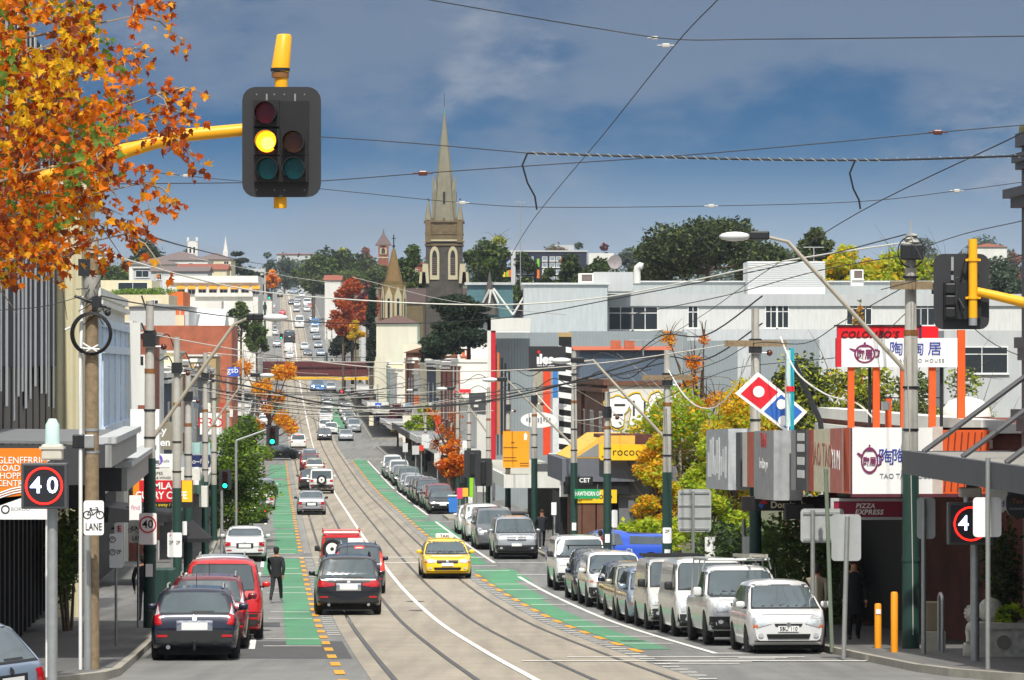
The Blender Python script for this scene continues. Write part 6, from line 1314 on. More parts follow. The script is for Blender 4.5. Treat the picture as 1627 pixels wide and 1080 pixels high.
# ---------- left side, from the intersection up
def left_near():
    r=shop('dark building with vertical metal fins above a deep canopy at the left edge',-1,70,108,300,M('fin_backing','#6d665b',.8),endwall=M('fin_backing','#6d665b',.8),wins=0,parapet=mgrey,name='office_building',depth=14); b=r.location
    alu_=M('fin_light','#e2e3e0',.6); m=MB().mat(M('fin_navy','#191d2b',.7)); m.box(0,.1,5.55,.05,37.6,13.8); m.build('spandrel',r)
    y=.3; rnd=random.Random(5)
    while y<37.2:
        zl=-.25-b.z-(y-10)*.006; m=MB()
        if 17.6<y<19.2: m.mat(M('fin_panel_white','#d4d5d0',.6)).box(.05,y,zl-1.0,.30,y+2.3,13.8); y+=2.5
        else: w_=rnd.choice((.35,.5,.8)); m.mat(alu_).box(.05,y,zl-rnd.uniform(0,1.0),rnd.uniform(.06,.075),y+w_,13.8); y+=w_+rnd.uniform(.7,1.9)
        m.build('facade_fin',r)
    for j in range(14):
        m=MB().mat(M('rib_dark','#4b463f',.8)); m.box(-.01,.6+j*2.7,3.2,.03,.85+j*2.7,6.2-.2); m.build('facade_rib',r)
    for j in range(16): m=MB().mat(M('slat_black','#1c1b1a',.7)); m.box(-.1,10+j*1.5,-.6,.3,10.5+j*1.5,3.1); m.build('shop_slat',r)
    r=shop('cream ribbed clad building next to the dark finned one',-1,108.2,116.5,300,ccream,endwall=ccream,wins=0,parapet=cream,name='clad_building',depth=14,w=9.9)
    r=shop('white rendered building carrying the heritage facade toned blue as in shade',-1,133,158,470,offw,endwall=offw,wins=0,parapet=pwhite,name='heritage_building',depth=14); b=r.location
    m=MB().mat(shadebl); h=hat(500,133); m.box(0,1,3.3,.12,24,h-.2); m.build('facade',r)  # facade and cornice are white in sky-lit shade, the blue put into the colour
    m=MB().mat(M('shade_blue_cornice','#c3d0de',.8,var=.25,scale=3))
    for z in (3.4,5.4,h-1.3,h-.4): m.box(.12,1,z,.24,24,z+.28)
    for j in range(5): m.box(.12,1.2+j*5.3,3.4,.17,1.9+j*5.3,h-.3)
    m.build('cornice',r)
    for j in range(4): window(r,Tr(.13,3.9+j*5.3,4.6)@Matrix.Rotation(pi/2,4,'Z'),1.6,1.5,M('boarded_pane','#7c8796',.6,var=.4,scale=6),frame=shadebl)
    m=MB().mat(pwhite); 
    for j,(z0,z1,o) in enumerate(((3.4,6.2,.25),(6.2,7.8,.55),(7.8,h,.35))): m.box(-.3,24.05,z0,o+.3,24.5,z1)
    m.build('end_pilaster',r)
    # canopies of the near shops
    for lab,d0,d1,zt,dp,wo,shade in (('deep grey canopy over the first shops on the left',73.5,87,-1.38,.55,-7.75,'#77797a'),('lower grey canopy stepping down beyond the first one',84,101.5,-2.10,.62,-7.85,'#85878a')):
        bb=W(d0,-10.6,0); bb.z=zt; c=thing('street_canopy',lab,'canopy',bb,HEAD); L=d1-d0; o=10.6+wo
        m=MB().mat(M('canopy_sheet'+shade,shade,.6,.1,.12,1)); m.add([(-4,0,0),(o-.15,0,-.06),(o-.15,L,-.06),(-4,L,0),(-4,0,-.05),(o-.15,0,-.11),(o-.15,L,-.11),(-4,L,-.05)],[(0,1,2,3),(7,6,5,4),(0,4,5,1),(2,6,7,3)]); m.build('roof_sheet',c)
        m=MB().mat(lgrey); m.box(o-.15,-.02,-.1,o+.22,L,.02); m.mat(M('fascia_grey','#9b9c98',.7)); m.box(o+.0,0,-dp,o+.12,L,-.101); m.build('side_fascia',c)
        m=MB().mat(M('fascia_dark','#3b3c3f',.7)); m.box(-4,-.03,-dp,o,.07,-.115); m.box(-4,-.05,-dp*1.6,o-.35,.0,-dp); m.build('front_fascia',c); m=MB().mat(offw).box(-4,.1,-dp+.02,o-.02,L-.1,-dp+.06); m.build('soffit',c)
left_near()
rl=random.Random(12)
Lrow=[(163,176,520,brk,offw,'red brick shop with white quoins beyond the heritage facade',2),(176.2,190,575,cream,cream,'narrow cream shop behind the second left pole',1),(190.2,214,560,offw,tan,'tan two storey shop with chimney behind the poles',2),(214.2,230,600,navyw,navyw,'slate blue boxy shop front among the left poles',1),(230.2,252,585,cream,offw,'pale cream shop with parapet urn',2),(252.2,275,580,brk,brko,'orange brick shop with stepped top on the left',2),(275.2,300,592,lgrey,lgrey,'light grey shop before the golden tree',2),(300.2,330,575,tan,tan,'sandy shop row behind the golden tree',3),(330.2,365,585,offw,cream,'off white shop partly behind the golden tree',3),(365.2,392,590,brkd,brkd,'brown brick shop at the left crossing corner',2),
 (476,515,585,cream,cream,'cream corner shop past the left crossing',3),(515.2,560,582,brk,brk,'red brick shop past the left crossing',3),(560.2,625,580,offw,offw,'off white shops just before the railway bridge',4)]
for d0,d1,yt,wl,ew,lab,nw in Lrow:
    shop(lab,-1,d0,d1,yt,wl,endwall=ew,canopy=(3.1+rl.uniform(-.1,.3),rl.choice((canw,M('canopy_charcoal','#3c3e40',.6),M('canopy_green','#3d5a4c',.6),canw))) ,wins=nw,chim=1 if 'chimney' in lab or 'orange brick' in lab else 0,group='shops along the left side')
# left signs facing the intersection
sign_px('shop_sign','white boxed shop sign with red letters above the left canopies','sign',208,650,254,731,150,signw,[('BAY CITY',230,686,7,redt,dict(space=1.15))],thick=.5,anchor=(200,700))
sign_px('shop_sign','red and yellow bent pipe sign under the white boxed sign','sign',207,712,216,741,149,red,thick=.3,anchor=(200,720))
sign_px('shop_sign','grey brown hanging sign with pale letters behind the first tram pole','sign',240,670,287,714,158,M('sign_taupe','#8b8473',.6),[('ty',258,684,13,signw,dict(bold=.02)),('hen',259,703,12,signw,dict(bold=.03))],thick=.3,anchor=(236,690))
def swirl(root,q,s,t):
    x,z=q(250,730); m=MB().mat(M('sign_purple','#6b52b8',.5,var=0)); disc(m,x,z,9/s,-t/2-.01,-t/2,20); m.mat(signw); disc(m,x-.04,z-.06,7/s,-t/2-.016,-t/2-.009,18); m.build('emblem',root)
sign_px('shop_sign','white sign with a purple swirl between the first two left poles','sign',238,721,276,742,150,signw,[('cafe',264,732,5,gryt)],thick=.25,anchor=(234,730),extra=swirl)
sign_px('shop_sign','white sign with small black words above the curry sign','sign',222,745,318,763,146,M('sign_cream','#e2ded2',.6),[('CREPES',248,752,5,blk),('COFFEE & WINGS',250,759,4,blk)],thick=.25,anchor=(222,752))
sign_px('shop_sign','navy blue sign with white scribble beyond the second left pole','sign',299,723,334,742,176,M('sign_navy','#24305c',.5,var=0),[('~o~f~p',316,733,8,signw)],thick=.25,anchor=(296,733)); sign_px('shop_sign','pale teal sign board above the navy sign','sign',299,703,334,721,177,M('sign_teal','#a9cdc8',.5),thick=.2,anchor=(296,712)); sign_px('shop_sign','blank white board left of the columnar tree','sign',270,742,316,770,160,signw,thick=.25,anchor=(268,756))
def curry(root,q,s,t):
    m=MB().mat(M('sign_orange','#e88a1a',.5,var=0)); a=q(212,763); c=q(222,797); m.box(a[0],-t/2-.006,c[1],c[0],-t/2,a[1]); m.build('side_panel',root)
    m=MB().mat(M('sign_yellow','#f2c51e',.5,var=0)); a=q(290,763); c=q(306,797); m.box(a[0],-t/2-.006,c[1],c[0],-t/2,a[1]); m.build('side_panel',root)
    m=MB().mat(blk); a=q(208,797.5); c=q(306,806); m.box(a[0],-t/2-.004,c[1],c[0],t/2,a[1]); m.build('lower_strip',root); b=MB(); text_mb(b,'take away / open',Tr(*(lambda p:(p[0],-t/2-.004,p[1]))(q(263,801.5))),5.5/s*1.38,M('text_yellow','#f0d21e',.5,var=0),.01); b.build('lettering',root)
sign_px('shop_sign','red and yellow curry cafe sign over a black strip on the left shops','sign',212,763,306,797,137,red,[('AMLA',254,772,11,signw,dict(bold=.02)),('CURRY CAFE',257,787,12,signw,dict(bold=.02,sx=.85))],thick=.4,anchor=(206,780),extra=curry)
r=thing('shop_awning','black awning below the curry cafe sign','awning',W(136,-10.6,0),HEAD); m=MB().mat(M('awning_black','#1f1f22',.8)); z1=(HY-804)*136/F-r.location.z; z0=(HY-830)*136/F-r.location.z; m.prism([(0,0,z1),(2.4,0,z0+.25),(2.4,0,z0),(0,0,z0)],(0,6,0)); m.build('canvas',r)
sign_px('shop_sign','white sign with a pink curl near the lane sign','sign',206,787,225,828,120,signw,[('find',216,806,7,M('text_pink','#d77aa0',.5,var=0))],thick=.2,anchor=(200,806)); sign_px('shop_sign','white plastic box sign hung beside the columnar tree','sign',317,772,330,805,165,offw,thick=.6,anchor=(312,788)); sign_px('shop_sign','red letter sign far along the left shops','sign',318,656,352,690,240,signw,[('R3D',335,672,16,redt)],thick=.3,anchor=(312,672)); sign_px('shop_sign','blue and white sign above the left shops by the golden tree','sign',362,583,380,598,345,M('sign_blue','#3558b8',.5,var=0),[('gsb',370,588,10,signw)],thick=.3,anchor=(350,588))
sign_px('wall_plate','small white plate with a red letter by the timber pole','sign',182,832,198,848,90,signw,[('E',190,840,9,redt,dict(bold=.03))],thick=.1,anchor=(176,840))
r=thing('market_umbrella','black market umbrella over the left footpath before the tree','umbrella',gbase(302,140)); s=F/140; z=(HY-822)/s-r.location.z; m=MB().mat(M('awning_black','#1f1f22',.8)); hw=46/s; m.add([(0,0,z)]+[(hw*math.cos(a),hw*math.sin(a),z-.72) for a in [pi/4+k*pi/2 for k in range(4)]]+[(hw*math.cos(a),hw*math.sin(a),z-.86) for a in [pi/4+k*pi/2 for k in range(4)]],[(0,1+k,1+(k+1)%4) for k in range(4)]+[(1+k,5+k,5+(k+1)%4,1+(k+1)%4) for k in range(4)]); m.build('canopy',r); MB().mat(darkm).tube([(0,0,0),(0,0,z)],.03,8).build('pole',r)
# ---------- left background
lb='buildings stepping up the left hill'
house_px('white gabled shed wall above the brick parapet on the left',205,300,487,560,460,cwhite,12,('gable',482,roofi),group=lb)
house_px('long orange brick parapet wall with two chimney pots on the left',222,368,517,596,440,brko,10,None,extra=lambda r,q,s:[MB().mat(cream).box(q(276,0)[0],2,q(0,518)[1],q(290,0)[0],3.5,q(0,500)[1]).mat(M('terracotta','#d8672c',.7)).cyl((q(279,0)[0],2.7,q(0,500)[1]),.22,.55,10).cyl((q(287,0)[0],2.7,q(0,500)[1]),.22,.55,10).build('chimney',r)],group=lb)
house_px('sloping white roofed shed left of the brick parapet',262,352,520,560,470,cwhite,8,('ridge',490,M('roof_white','#d8dad8',.6)),group=lb)
house_px('cream block with a dark window strip under the maple leaves',160,241,445,530,600,cream,14,None,((188,449,234,460),),group=lb); house_px('lower cream block with a planted roof edge on the left',160,268,468,540,540,cream,14,None,((240,477,251,487),),group=lb); bush('roof_hedge','green hedge along the planted roof edge',Vector(((212-CX)*540/F,545,(HY-468)*540/F-.4)),10,3,1.4,[LV[2],LV[0],LG[1]],2600,.14,61)
house_px('plain orange block left of the awning building',266,291,463,545,560,M('render_orange','#d9702c',.8),12,None,group=lb); house_px('small white roof block below the awning building',288,340,508,560,520,offw,10,None,group=lb); house_px('narrow white pillar block with vents in front of the awning building',330,352,478,560,540,pwhite,4,None,group=lb); house_px('white narrow shop end beside the hill road pole',357,372,505,600,500,pwhite,6,None,((360,540,369,552),),group=lb)
def awn(root,q,s):
    for k in range(8):
        px=281+k*17.0; x0,z1=q(px,453); x1,z0=q(px+13,459); m=MB().mat(M('awning_gold','#dd9422',.7)); m.prism([(x0,0,z1),(x0,-.9,z0),(x0,0,z0-.02)],(x1-x0,0,0)); m.build('window_awning',root)
    for y0,y1,px0,px1 in ((447,449,270,411),(465,471,310,402)): a=q(px0,y0); c=q(px1,y1); MB().mat(pwhite).box(a[0],-.5,c[1],c[0],0,a[1]).build('ledge',root)
house_px('long white building with a row of golden window awnings on the left hill',268,410,438,520,620,pwhite,12,None,tuple((282+k*17,460,293+k*17,467) for k in range(8)),glass,group=lb,extra=awn)
house_px('white block left of the awning building',258,275,439,470,640,pwhite,8,group=lb); house_px('grey house with twin gables above the awning building',240,330,431,450,700,lgrey,10,('ridge',422,slate),((250,435,256,444),),group=lb); house_px('pale grey house beside a dark blue roof on the left',212,242,428,450,720,lgrey,10,('flat',426,navyw),((216,430,236,440),),group=lb); house_px('red brick low house right of the awning building',372,402,475,500,680,brk,8,('hip',466,tile),group=lb)
house_px('broad slate roofed school building on the left hilltop',238,330,413,440,860,offw,16,('hip',398,slate),((250,418,256,426),(270,418,276,426),(300,418,306,426)),group=lb); house_px('second slate roofed school wing on the left hilltop',312,367,412,440,880,cream,14,('hip',400,slate),((356,415,363,422),),group=lb); house_px('slate roofed wing lower on the left hilltop',205,285,420,445,820,offw,12,('hip',408,slate),group=lb); house_px('wing with a red brown roof under the school tower',282,360,428,450,800,cream,10,('ridge',418,tile),group=lb)
def twr(root,q,s):
    m=MB().mat(offw)
    for px in (297,311): a=q(px,384); m.box(a[0],0,a[1],a[0]+.45,.45,a[1]+1.0)
    m.build('battlement',root)
house_px('square white school tower with paired windows',298,314,383,430,870,pwhite,2.4,None,((301,392,304,402),(307,392,310,402)),group=lb,extra=twr,bars=0)
r=house_px('slender ornate white spire on the left hill',354,362,398,430,890,pwhite,1.3,None,group=lb); s=F/890; MB().mat(pwhite).tube([(0,.6,(430-398)/s),(0,.6,(430-392)/s),(0,.6,(430-388)/s),(0,.6,(430-375)/s)],[.5,.4,.25,.03],8).build('spire',r)
house_px('distant pale house at the left skyline',112,170,405,440,900,offw,10,('hip',396,slate),group=lb); house_px('far white roofed house beside the hill road top',400,418,432,450,1100,pwhite,8,('ridge',426,roofi),group=lb); house_px('red fronted shop beside the left hill road',395,411,467,505,760,brko,8,None,group=lb); house_px('white shop row below the hill road signal',402,432,478,500,900,offw,6,None,((406,484,412,492),(418,484,424,492)),group=lb); house_px('long far roof at the top of the hill road',440,495,404,412,1350,lgrey,10,('ridge',402,tile),group=lb)
for lab,px0,px1,yt,yb,d,mt,wn in (('cream rendered end wall behind the second left pole',248,277,560,740,237,cream,((256,600,268,625),)),('slate blue boxed wall with a step behind the left poles',280,312,600,700,305,M('slate_panel','#5d6673',.7),()),('sandy stone gable block behind the left poles',300,343,566,660,415,tan,((308,585,316,600),(324,585,332,600))),('white slim block left of the golden tree',350,371,563,690,580,pwhite,((356,575,364,590),)),('cream parapet block above the left shops',338,362,548,640,500,cream,((344,560,350,570),)),('orange brick side wall at the white edged shop',206,233,530,660,164,brk,((212,566,228,600),))):
    house_px(lab,px0,px1,yt,yb,d,mt,6,('flat',yt-3,pwhite),wn,group=lb,bars=0)
# ---------- right side
rb='buildings behind the right hand shops'
# dark cornice building at the edge
def right_edge():
    dk=M('painted_charcoal','#4a4b4e',.55,var=.12,scale=2); r=shop('dark grey corner building with moulded cornices at the right edge',1,58,80,200,dk,endwall=dk,wins=1,parapet=dk,name='corner_building',depth=12,ztop=4.45,w=10.75); b=r.location; L=22
    for z,o,t in ((3.42,.34,.18),(3.22,.2,.2),(4.0,.12,.2),(.35,.14,.22),(.1,.08,.25),(-1.1,.2,.2),(-1.35,.1,.25)):
        m=MB().mat(dk); m.box(-o,-.02,z-b.z,.0,L+o-.1,z-b.z+t); m.build('cornice',r)
    m=MB().mat(dk)
    for y in (3,10,17): m.box(-.18,y,-1.0-b.z,.0,y+1.2,3.2-b.z)
    m.build('pilaster',r)
    m=MB().mat(M('lichen_cap','#8a8256',.9,var=.4,scale=8)); m.box(-.1,.3,4.45-b.z+.29,.2,L-.3,4.45-b.z+.42); m.build('lichen_capping',r)
    c=thing('street_canopy','charcoal street canopy on tie rods at the right edge','canopy',W(66,10.6,0),HEAD); cb=c.location; L=13.4; zt=-1.78-cb.z
    m=MB().mat(M('canopy_grey_top','#94918a',.8,var=.2)); m.box(-2.25,.1,zt-.05,0,L-.1,zt+.02); m.build('roof_sheet',c)
    m=MB().mat(M('fascia_slate','#53565a',.6)); m.box(-2.4,0,zt-.42,-2.25,L,zt+.05); m.box(-2.25,0,zt-.40,0,.1,zt+.04); m.box(-2.25,L-.1,zt-.40,0,L,zt+.04); m.build('fascia',c)
    for y in (3.2,7.6,12): m=MB().mat(dk); m.tube([(-2.2,y,zt+.05),(-.05,y+.2,zt+1.6)],.055,8); m.build('tie_rod',c)
    m=MB().mat(darkm); m.tube([(-2.1,1.2,-.1),(-2.1,1.2,zt-.4)],.09,10); m.build('column',c)
    sign_px('shop_sign','narrow white letter board on the far end of the charcoal canopy','sign',1452,722,1483,744,79.9,signw,[('KARAGE PALACE',1467,734,4,gryt)],thick=.05,anchor=(1483,733)); sign_px('hanging_sign','round black hanging sign under the charcoal canopy','sign',1598,776,1640,824,68.4,M('sign_black','#1b1918',.5,var=0),[('Tao',1616,796,8,M('text_dull','#8a4a3a',.5,var=0)),('LOUNGE BAR',1618,808,3.5,gryt)],thick=.12,radius=20,anchor=(1618,772)); sign_px('hanging_sign','pale oval sign with a red disc behind the lit display','sign',1572,755,1600,815,72,offw,[('d',1592,800,10,blu)],thick=.12,radius=13,anchor=(1586,750))
right_edge()
# restaurant block with wrap round signs
def restaurant():
    r=shop('low brick restaurant with orange slatted fascias and roof signs',1,83,108,672,brkdark,endwall=brkdark,wins=0,parapet=offw,name='restaurant',depth=12,ztop=-1.45,ground=brkdark); b=r.location
    m=MB().mat(darkin); m.box(.30,10,-.5,.34,24,3.0); m.build('shop_window',r)
    orsl=M('slat_orange','#dc5a20',.6,var=.1)
    D0=82.6; s=F/D0
    c=thing('restaurant_canopy','projecting restaurant canopy ringed with orange and white sign boxes','canopy',W(82.6,10.6,0),HEAD); cb=c.location; wx=7.62-10.6
    zt,zb_=-1.32-cb.z,-2.72-cb.z; Lc=24.5; dz=-.55     # fascia drops gently uphill end
    def seg(y0,y1,mat,out=.0,z0=0,z1=0,name='sign_box',m=None):
        t0,t1=y0/Lc,y1/Lc; m=m or MB(); m.mat(mat); x=wx-out
        vs=[(x,y0,zb_+dz*t0-z0),(x,y1,zb_+dz*t1-z0),(x,y1,zt+dz*t1+z1),(x,y0,zt+dz*t0+z1)]; m.prism(vs,(.25+out,0,0)); m.build(name,c)
    def slats(y0,y1,x):
        m=MB().mat(M('slat_gap','#7d2c10',.7)); n=int((y1-y0)/.16)
        for k in range(n): y=y0+(y1-y0)*k/n; t=y/Lc; m.prism([(x-.006,y,zb_+dz*t+.06),(x-.006,y+.05,zb_+dz*t+.06),(x-.006,min(y1,y+.75),zt+dz*t-.06),(x-.006,min(y1,y+.70),zt+dz*t-.06)],(.004,0,0))
        m.build('slat_lines',c)
    fa=lambda n,col:M('faded_'+n,col,.7,var=.2,scale=3)
    seg(.06,1.0,orsl); slats(.1,.95,wx); seg(1.0,1.25,fa('pink','#c9a69a')); seg(1.25,3.0,fa('redpink','#c9796a')); seg(3.0,5.6,fa('cream','#e6dfc0')); seg(5.6,6.4,fa('brick','#c2553a')); seg(6.4,8.2,fa('charcoal','#4a4b4f'),.06); seg(8.2,9.0,fa('menu','#9a9b9c'),.06); seg(9.4,13.2,fa('grey','#a2a4a5'),.42,.25); seg(13.2,17.2,fa('rust','#bd5f45'),.1); seg(17.2,18.2,offw,.1); seg(18.2,19.2,fa('charcoal','#4a4b4f'),.15); seg(19.2,24.4,fa('mural','#b3b8bb'),.35,.1,.1)
    for z in (-.4,-.1,.2,.45):
        m=MB().mat(signw).prism([(wx-.068,6.7,z+(zt+zb_)/2-.16),(wx-.068,7.9,z+(zt+zb_)/2-.18),(wx-.068,7.9,z+(zt+zb_)/2+.0),(wx-.068,6.7,z+(zt+zb_)/2+.02)],(.006,0,0)); m.build('menu_bar',c)
    # faded lettering blocks on the grey and mural boxes
    R90=Matrix.Rotation(-pi/2,4,'Z')
    for txt,y,z,hh,mt,o in (('THAI',11.3,.45,.5,redt,.42),('food to go',11.3,-.1,.36,signw,.42),('TAO TAO',4.3,.1,.75,M('text_rose','#a9705e',.6,var=0),0),('YUM',2.1,0,.6,signw,0)):
        t=MB(); tt=y/Lc; text_mb(t,txt,Tr(wx-o-.004,y,(zt+zb_)/2+dz*tt+z)@R90,hh,mt,.01); t.build('lettering',c)
    m=MB().mat(M('mural_white','#f0f2f4',.6)); rnd=random.Random(9)
    for k in range(9): y=19.6+k*.5; h_=rnd.uniform(.5,1.2); z=zb_-.35+rnd.uniform(0,.3); m.box(wx-.36,y,z,wx-.352,y+.36,z+h_) if y<24.2 else None
    m.build('mural_shapes',c)
    # end face toward the camera
    m=MB().mat(signw); x0=wx; x1=wx+1.75; m.box(x0,0,zb_,x1,.05,zt); m.build('end_panel',c); m=MB().mat(M('plum_edge','#5a2430',.6)); m.box(x0-.0,-.012,zb_-.06,x0+.04,0,zt); m.box(x0,-.012,zb_-.07,x1+1.2,.0,zb_); m.build('trim',c)
    m=MB().mat(fa('pale','#cbbdb2')); m.box(x1,0,zb_,x1+.22,.06,zt+.02); m.mat(orsl).box(x1+.22,.01,zb_,x1+1.22,.06,zt-.05); m.build('slat_panel',c)
    m=MB().mat(M('slat_gap','#7d2c10',.7))
    for k in range(7): xx=x1+.24+k*.14; m.prism([(xx,-.002,zb_+.05),(xx+.03,-.002,zb_+.05),(xx+.13,-.002,zt-.1),(xx+.10,-.002,zt-.1)],(0,.01,0))
    m.build('slat_lines',c)
    m=MB().mat(M('canopy_top_pale','#b9b8b2',.8)); m.add([(wx,.05,zt),(0,.05,zt),(0,Lc,zt+dz),(wx,Lc,zt+dz)],[(0,1,2,3)]); m.build('roof_sheet',c); m=MB().mat(M('canopy_soffit','#6e2418',.7)); m.add([(wx+.2,.06,zb_+.01),(0,.06,zb_+.01),(0,Lc,zb_+dz),(wx+.2,Lc,zb_+dz)],[(0,1,2,3)]); m.build('soffit',c)
    teapot(c,lambda px,py:((px-CX)*D0/F-cb.x,(HY-py)*D0/F-cb.z),1380,731,21,14,s,-.02)
    b=MB()
    for ch,px in (('陶',1407,),('陶',1428,)): text_mb(b,ch,Tr((px-CX)*D0/F-cb.x,-.006,(HY-727)*D0/F-cb.z),26/s*1.05,blu,.01)
    b.build('lettering',c); b=MB(); text_mb(b,'TAO TAO HOUSE',Tr((1396-CX)*D0/F-cb.x,-.006,(HY-756)*D0/F-cb.z),8/s*1.38,gryt,.01,align='LEFT'); b.build('lettering',c)
def teapot(root,q,px,py,rv,rh,s,y):
    pm=M('emblem_plum','#7c2c5a',.5,var=0); x,z=q(px,py); n=28; m=MB().mat(pm); k=rv/rh
    def ell(a,b_): 
        vs=[];fs=[]
        for i in range(n):
            t=2*pi*i/n
            for r in (a,b_): vs.append((x+r*rh/s*math.cos(t),y,z+r*rv/s*math.sin(t)))
        for i in range(n): j=(i+1)%n; fs.append((2*i,2*j,2*j+1,2*i+1))
        m.add(vs,fs)
    ell(1,.82); m.slab([(x-.5*rh/s,z+.72*rv/s),(x+.5*rh/s,z+.72*rv/s),(x+.3*rh/s,z+.98*rv/s),(x-.3*rh/s,z+.98*rv/s)],y-.004,y); disc(m,x,z+1.12*rv/s,.12*rh/s,y-.004,y,8)
    m.tube([(x+rh*.95/s,y,z+.45*rv/s),(x+rh*1.35/s,y,z+.3*rv/s),(x+rh*1.3/s,y,z-.2*rv/s),(x+rh*.98/s,y,z-.35*rv/s)],.09*rh/s,5); m.slab([(x-rh*.95/s,z+.2*rv/s),(x-rh*1.5/s,z+.55*rv/s),(x-rh*1.3/s,z+.6*rv/s),(x-rh*.85/s,z+.45*rv/s)],y-.004,y); m.build('teapot_emblem',root)
    b=MB(); text_mb(b,'陶居',Tr(x,y,z-.02),rh*.95/s,pm,.01,bold=.03,sx=.8); b.build('emblem_lettering',root)
restaurant()
# roof sign on orange posts
def roofsign():
    D=86; s=F/D; root=thing('roof_sign','white and red restaurant roof sign standing on orange steel posts','sign',P(1425,672,D)); b=root.location; q=lambda px,py:((px-CX)/s-b.x,(HY-py)/s-b.z)
    def bx(m,px0,py0,px1,py1,y0,y1): a=q(px0,py0); c=q(px1,py1); m.box(a[0],y0,c[1],c[0],y1,a[1]); return m
    bx(MB().mat(signw),1336,537,1520,583,-.15,.15).build('white_panel',root); bx(MB().mat(M('sign_bright_red','#e01b26',.4,var=0)),1330,518,1490,537,-.15,.14).build('red_header',root); bx(MB().mat(red),1328,537,1336,583,-.16,.15).build('red_edge',root); bx(MB().mat(blk),1326,516,1463,518.5,-.18,.18).build('top_trim',root); bx(MB().mat(M('post_navy','#2b2f4e',.5)),1459,518,1463,537,-.16,.1).build('divider',root)
    t=MB(); x,z=q(1380,532); text_mb(t,"COLOMBO'S",Tr(x,-.155,z),11*1.38/s,M('text_maroon','#4a0d14',.5,var=0),.012,.02,shear=.25,space=1.1); t.build('lettering',root)
    t=MB()
    for ch,px in (('陶',1423),('陶',1456),('居',1484)): x,z=q(px,555); text_mb(t,ch,Tr(x,-.155,z),23/s,blu,.012)
    t.build('lettering',root); t=MB(); x,z=q(1460,573); text_mb(t,'TAO TAO HOUSE',Tr(x,-.155,z),6*1.38/s,gryt,.01,space=1.25); t.build('lettering',root); teapot(root,q,1373,562,15,17,s,-.16)
    for px,w,yt in ((1352,10,583),(1392,11,583),(1435,9,583),(1481,11,583),(1527,12,524)): bx(MB().mat(orange),px-w/2,yt,px+w/2,690,-.09,.09).build('steel_post',root)
    for px in (1383,1497): bx(MB().mat(darkm),px-2.5,583,px+2.5,690,.12,.2).build('steel_post',root)
    bx(MB().mat(darkm),1383,631,1497,633,.2,.25).build('brace',root)
    bx(MB().mat(orange),1409,632,1418,690,.2,.4).build('steel_post',root); m=MB().mat(mgrey); bx(m,1399,638,1412,651,-.2,.2); m.build('junction_box',root)
roofsign()
r=thing('roof_vent','white mushroom roof vent behind the orange sign posts','vent',P(1535,690,92)); s=F/92; m=MB().mat(pwhite); m.lathe([(.55,0),(.55,.55)],18); m.lathe([(.60,.42),(.55,.62),(.40,.80),(.12,.88),(.001,.89)],20) ; m.lathe([(.58,.42),(.0,.43)],18); r.scale=(1,1,1); m.build('hood',r,smooth=50)
# diamond sign and its teal fin
def diamond():
    D=99; s=F/D; root=thing('diamond_sign','tilted red and blue domino sign with white dots behind the tram pole','sign',P(1224,640,D)); b=root.location; q=lambda px,py:((px-CX)/s-b.x,(HY-py)/s-b.z)
    C4=[(1204,591),(1282,654),(1250,687),(1168,625)]; m=MB().mat(signw).slab([q(*p) for p in C4],-.12,.12); m.build('panel',root)
    L=lambda a,c,t:(a[0]+(c[0]-a[0])*t,a[1]+(c[1]-a[1])*t)
    def quad(u0,u1,mat,nm):
        P_=lambda u,v:L(L(C4[0],C4[1],u),L(C4[3],C4[2],u),v); MB().mat(mat).slab([q(*P_(u0,.1)),q(*P_(u1,.1)),q(*P_(u1,.9)),q(*P_(u0,.9))],-.135,-.12).build(nm,root)
    quad(.06,.45,M('domino_red','#d8202f',.4,var=0),'red_half'); quad(.51,.94,M('domino_blue','#2f62b4',.4,var=0),'blue_half')
    for px,py,rr in ((1205,622,9),(1241,642,8),(1244,668,8)): m=MB().mat(signw); disc(m,*q(px,py),rr/s,-.15,-.13,22); m.build('dot',root)
    m=MB().mat(darkm).tube([(q(1262,0)[0],.2,q(0,575)[1]),(q(1305,0)[0],.3,q(0,670)[1]),(q(1310,0)[0],.3,q(0,720)[1])],.07,8); m.build('support_beam',root)
    f=thing('fin_sign','thin upright teal and pale blade sign right of the domino','sign',P(1256,690,97.5)); s2=F/97.5; h=(690-553)/s2; m=MB().mat(M('blade_teal','#1f9db0',.4)); m.box(-.02,-.3,0,.07,.3,h); m.mat(M('blade_clear','#b9d0cd',.3)).box(-.12,-.28,.2,-.02,.28,h-.05); m.mat(red).box(-.125,-.32,h*.50,.075,-.29,h*.56); m.build('blade',f)
diamond()
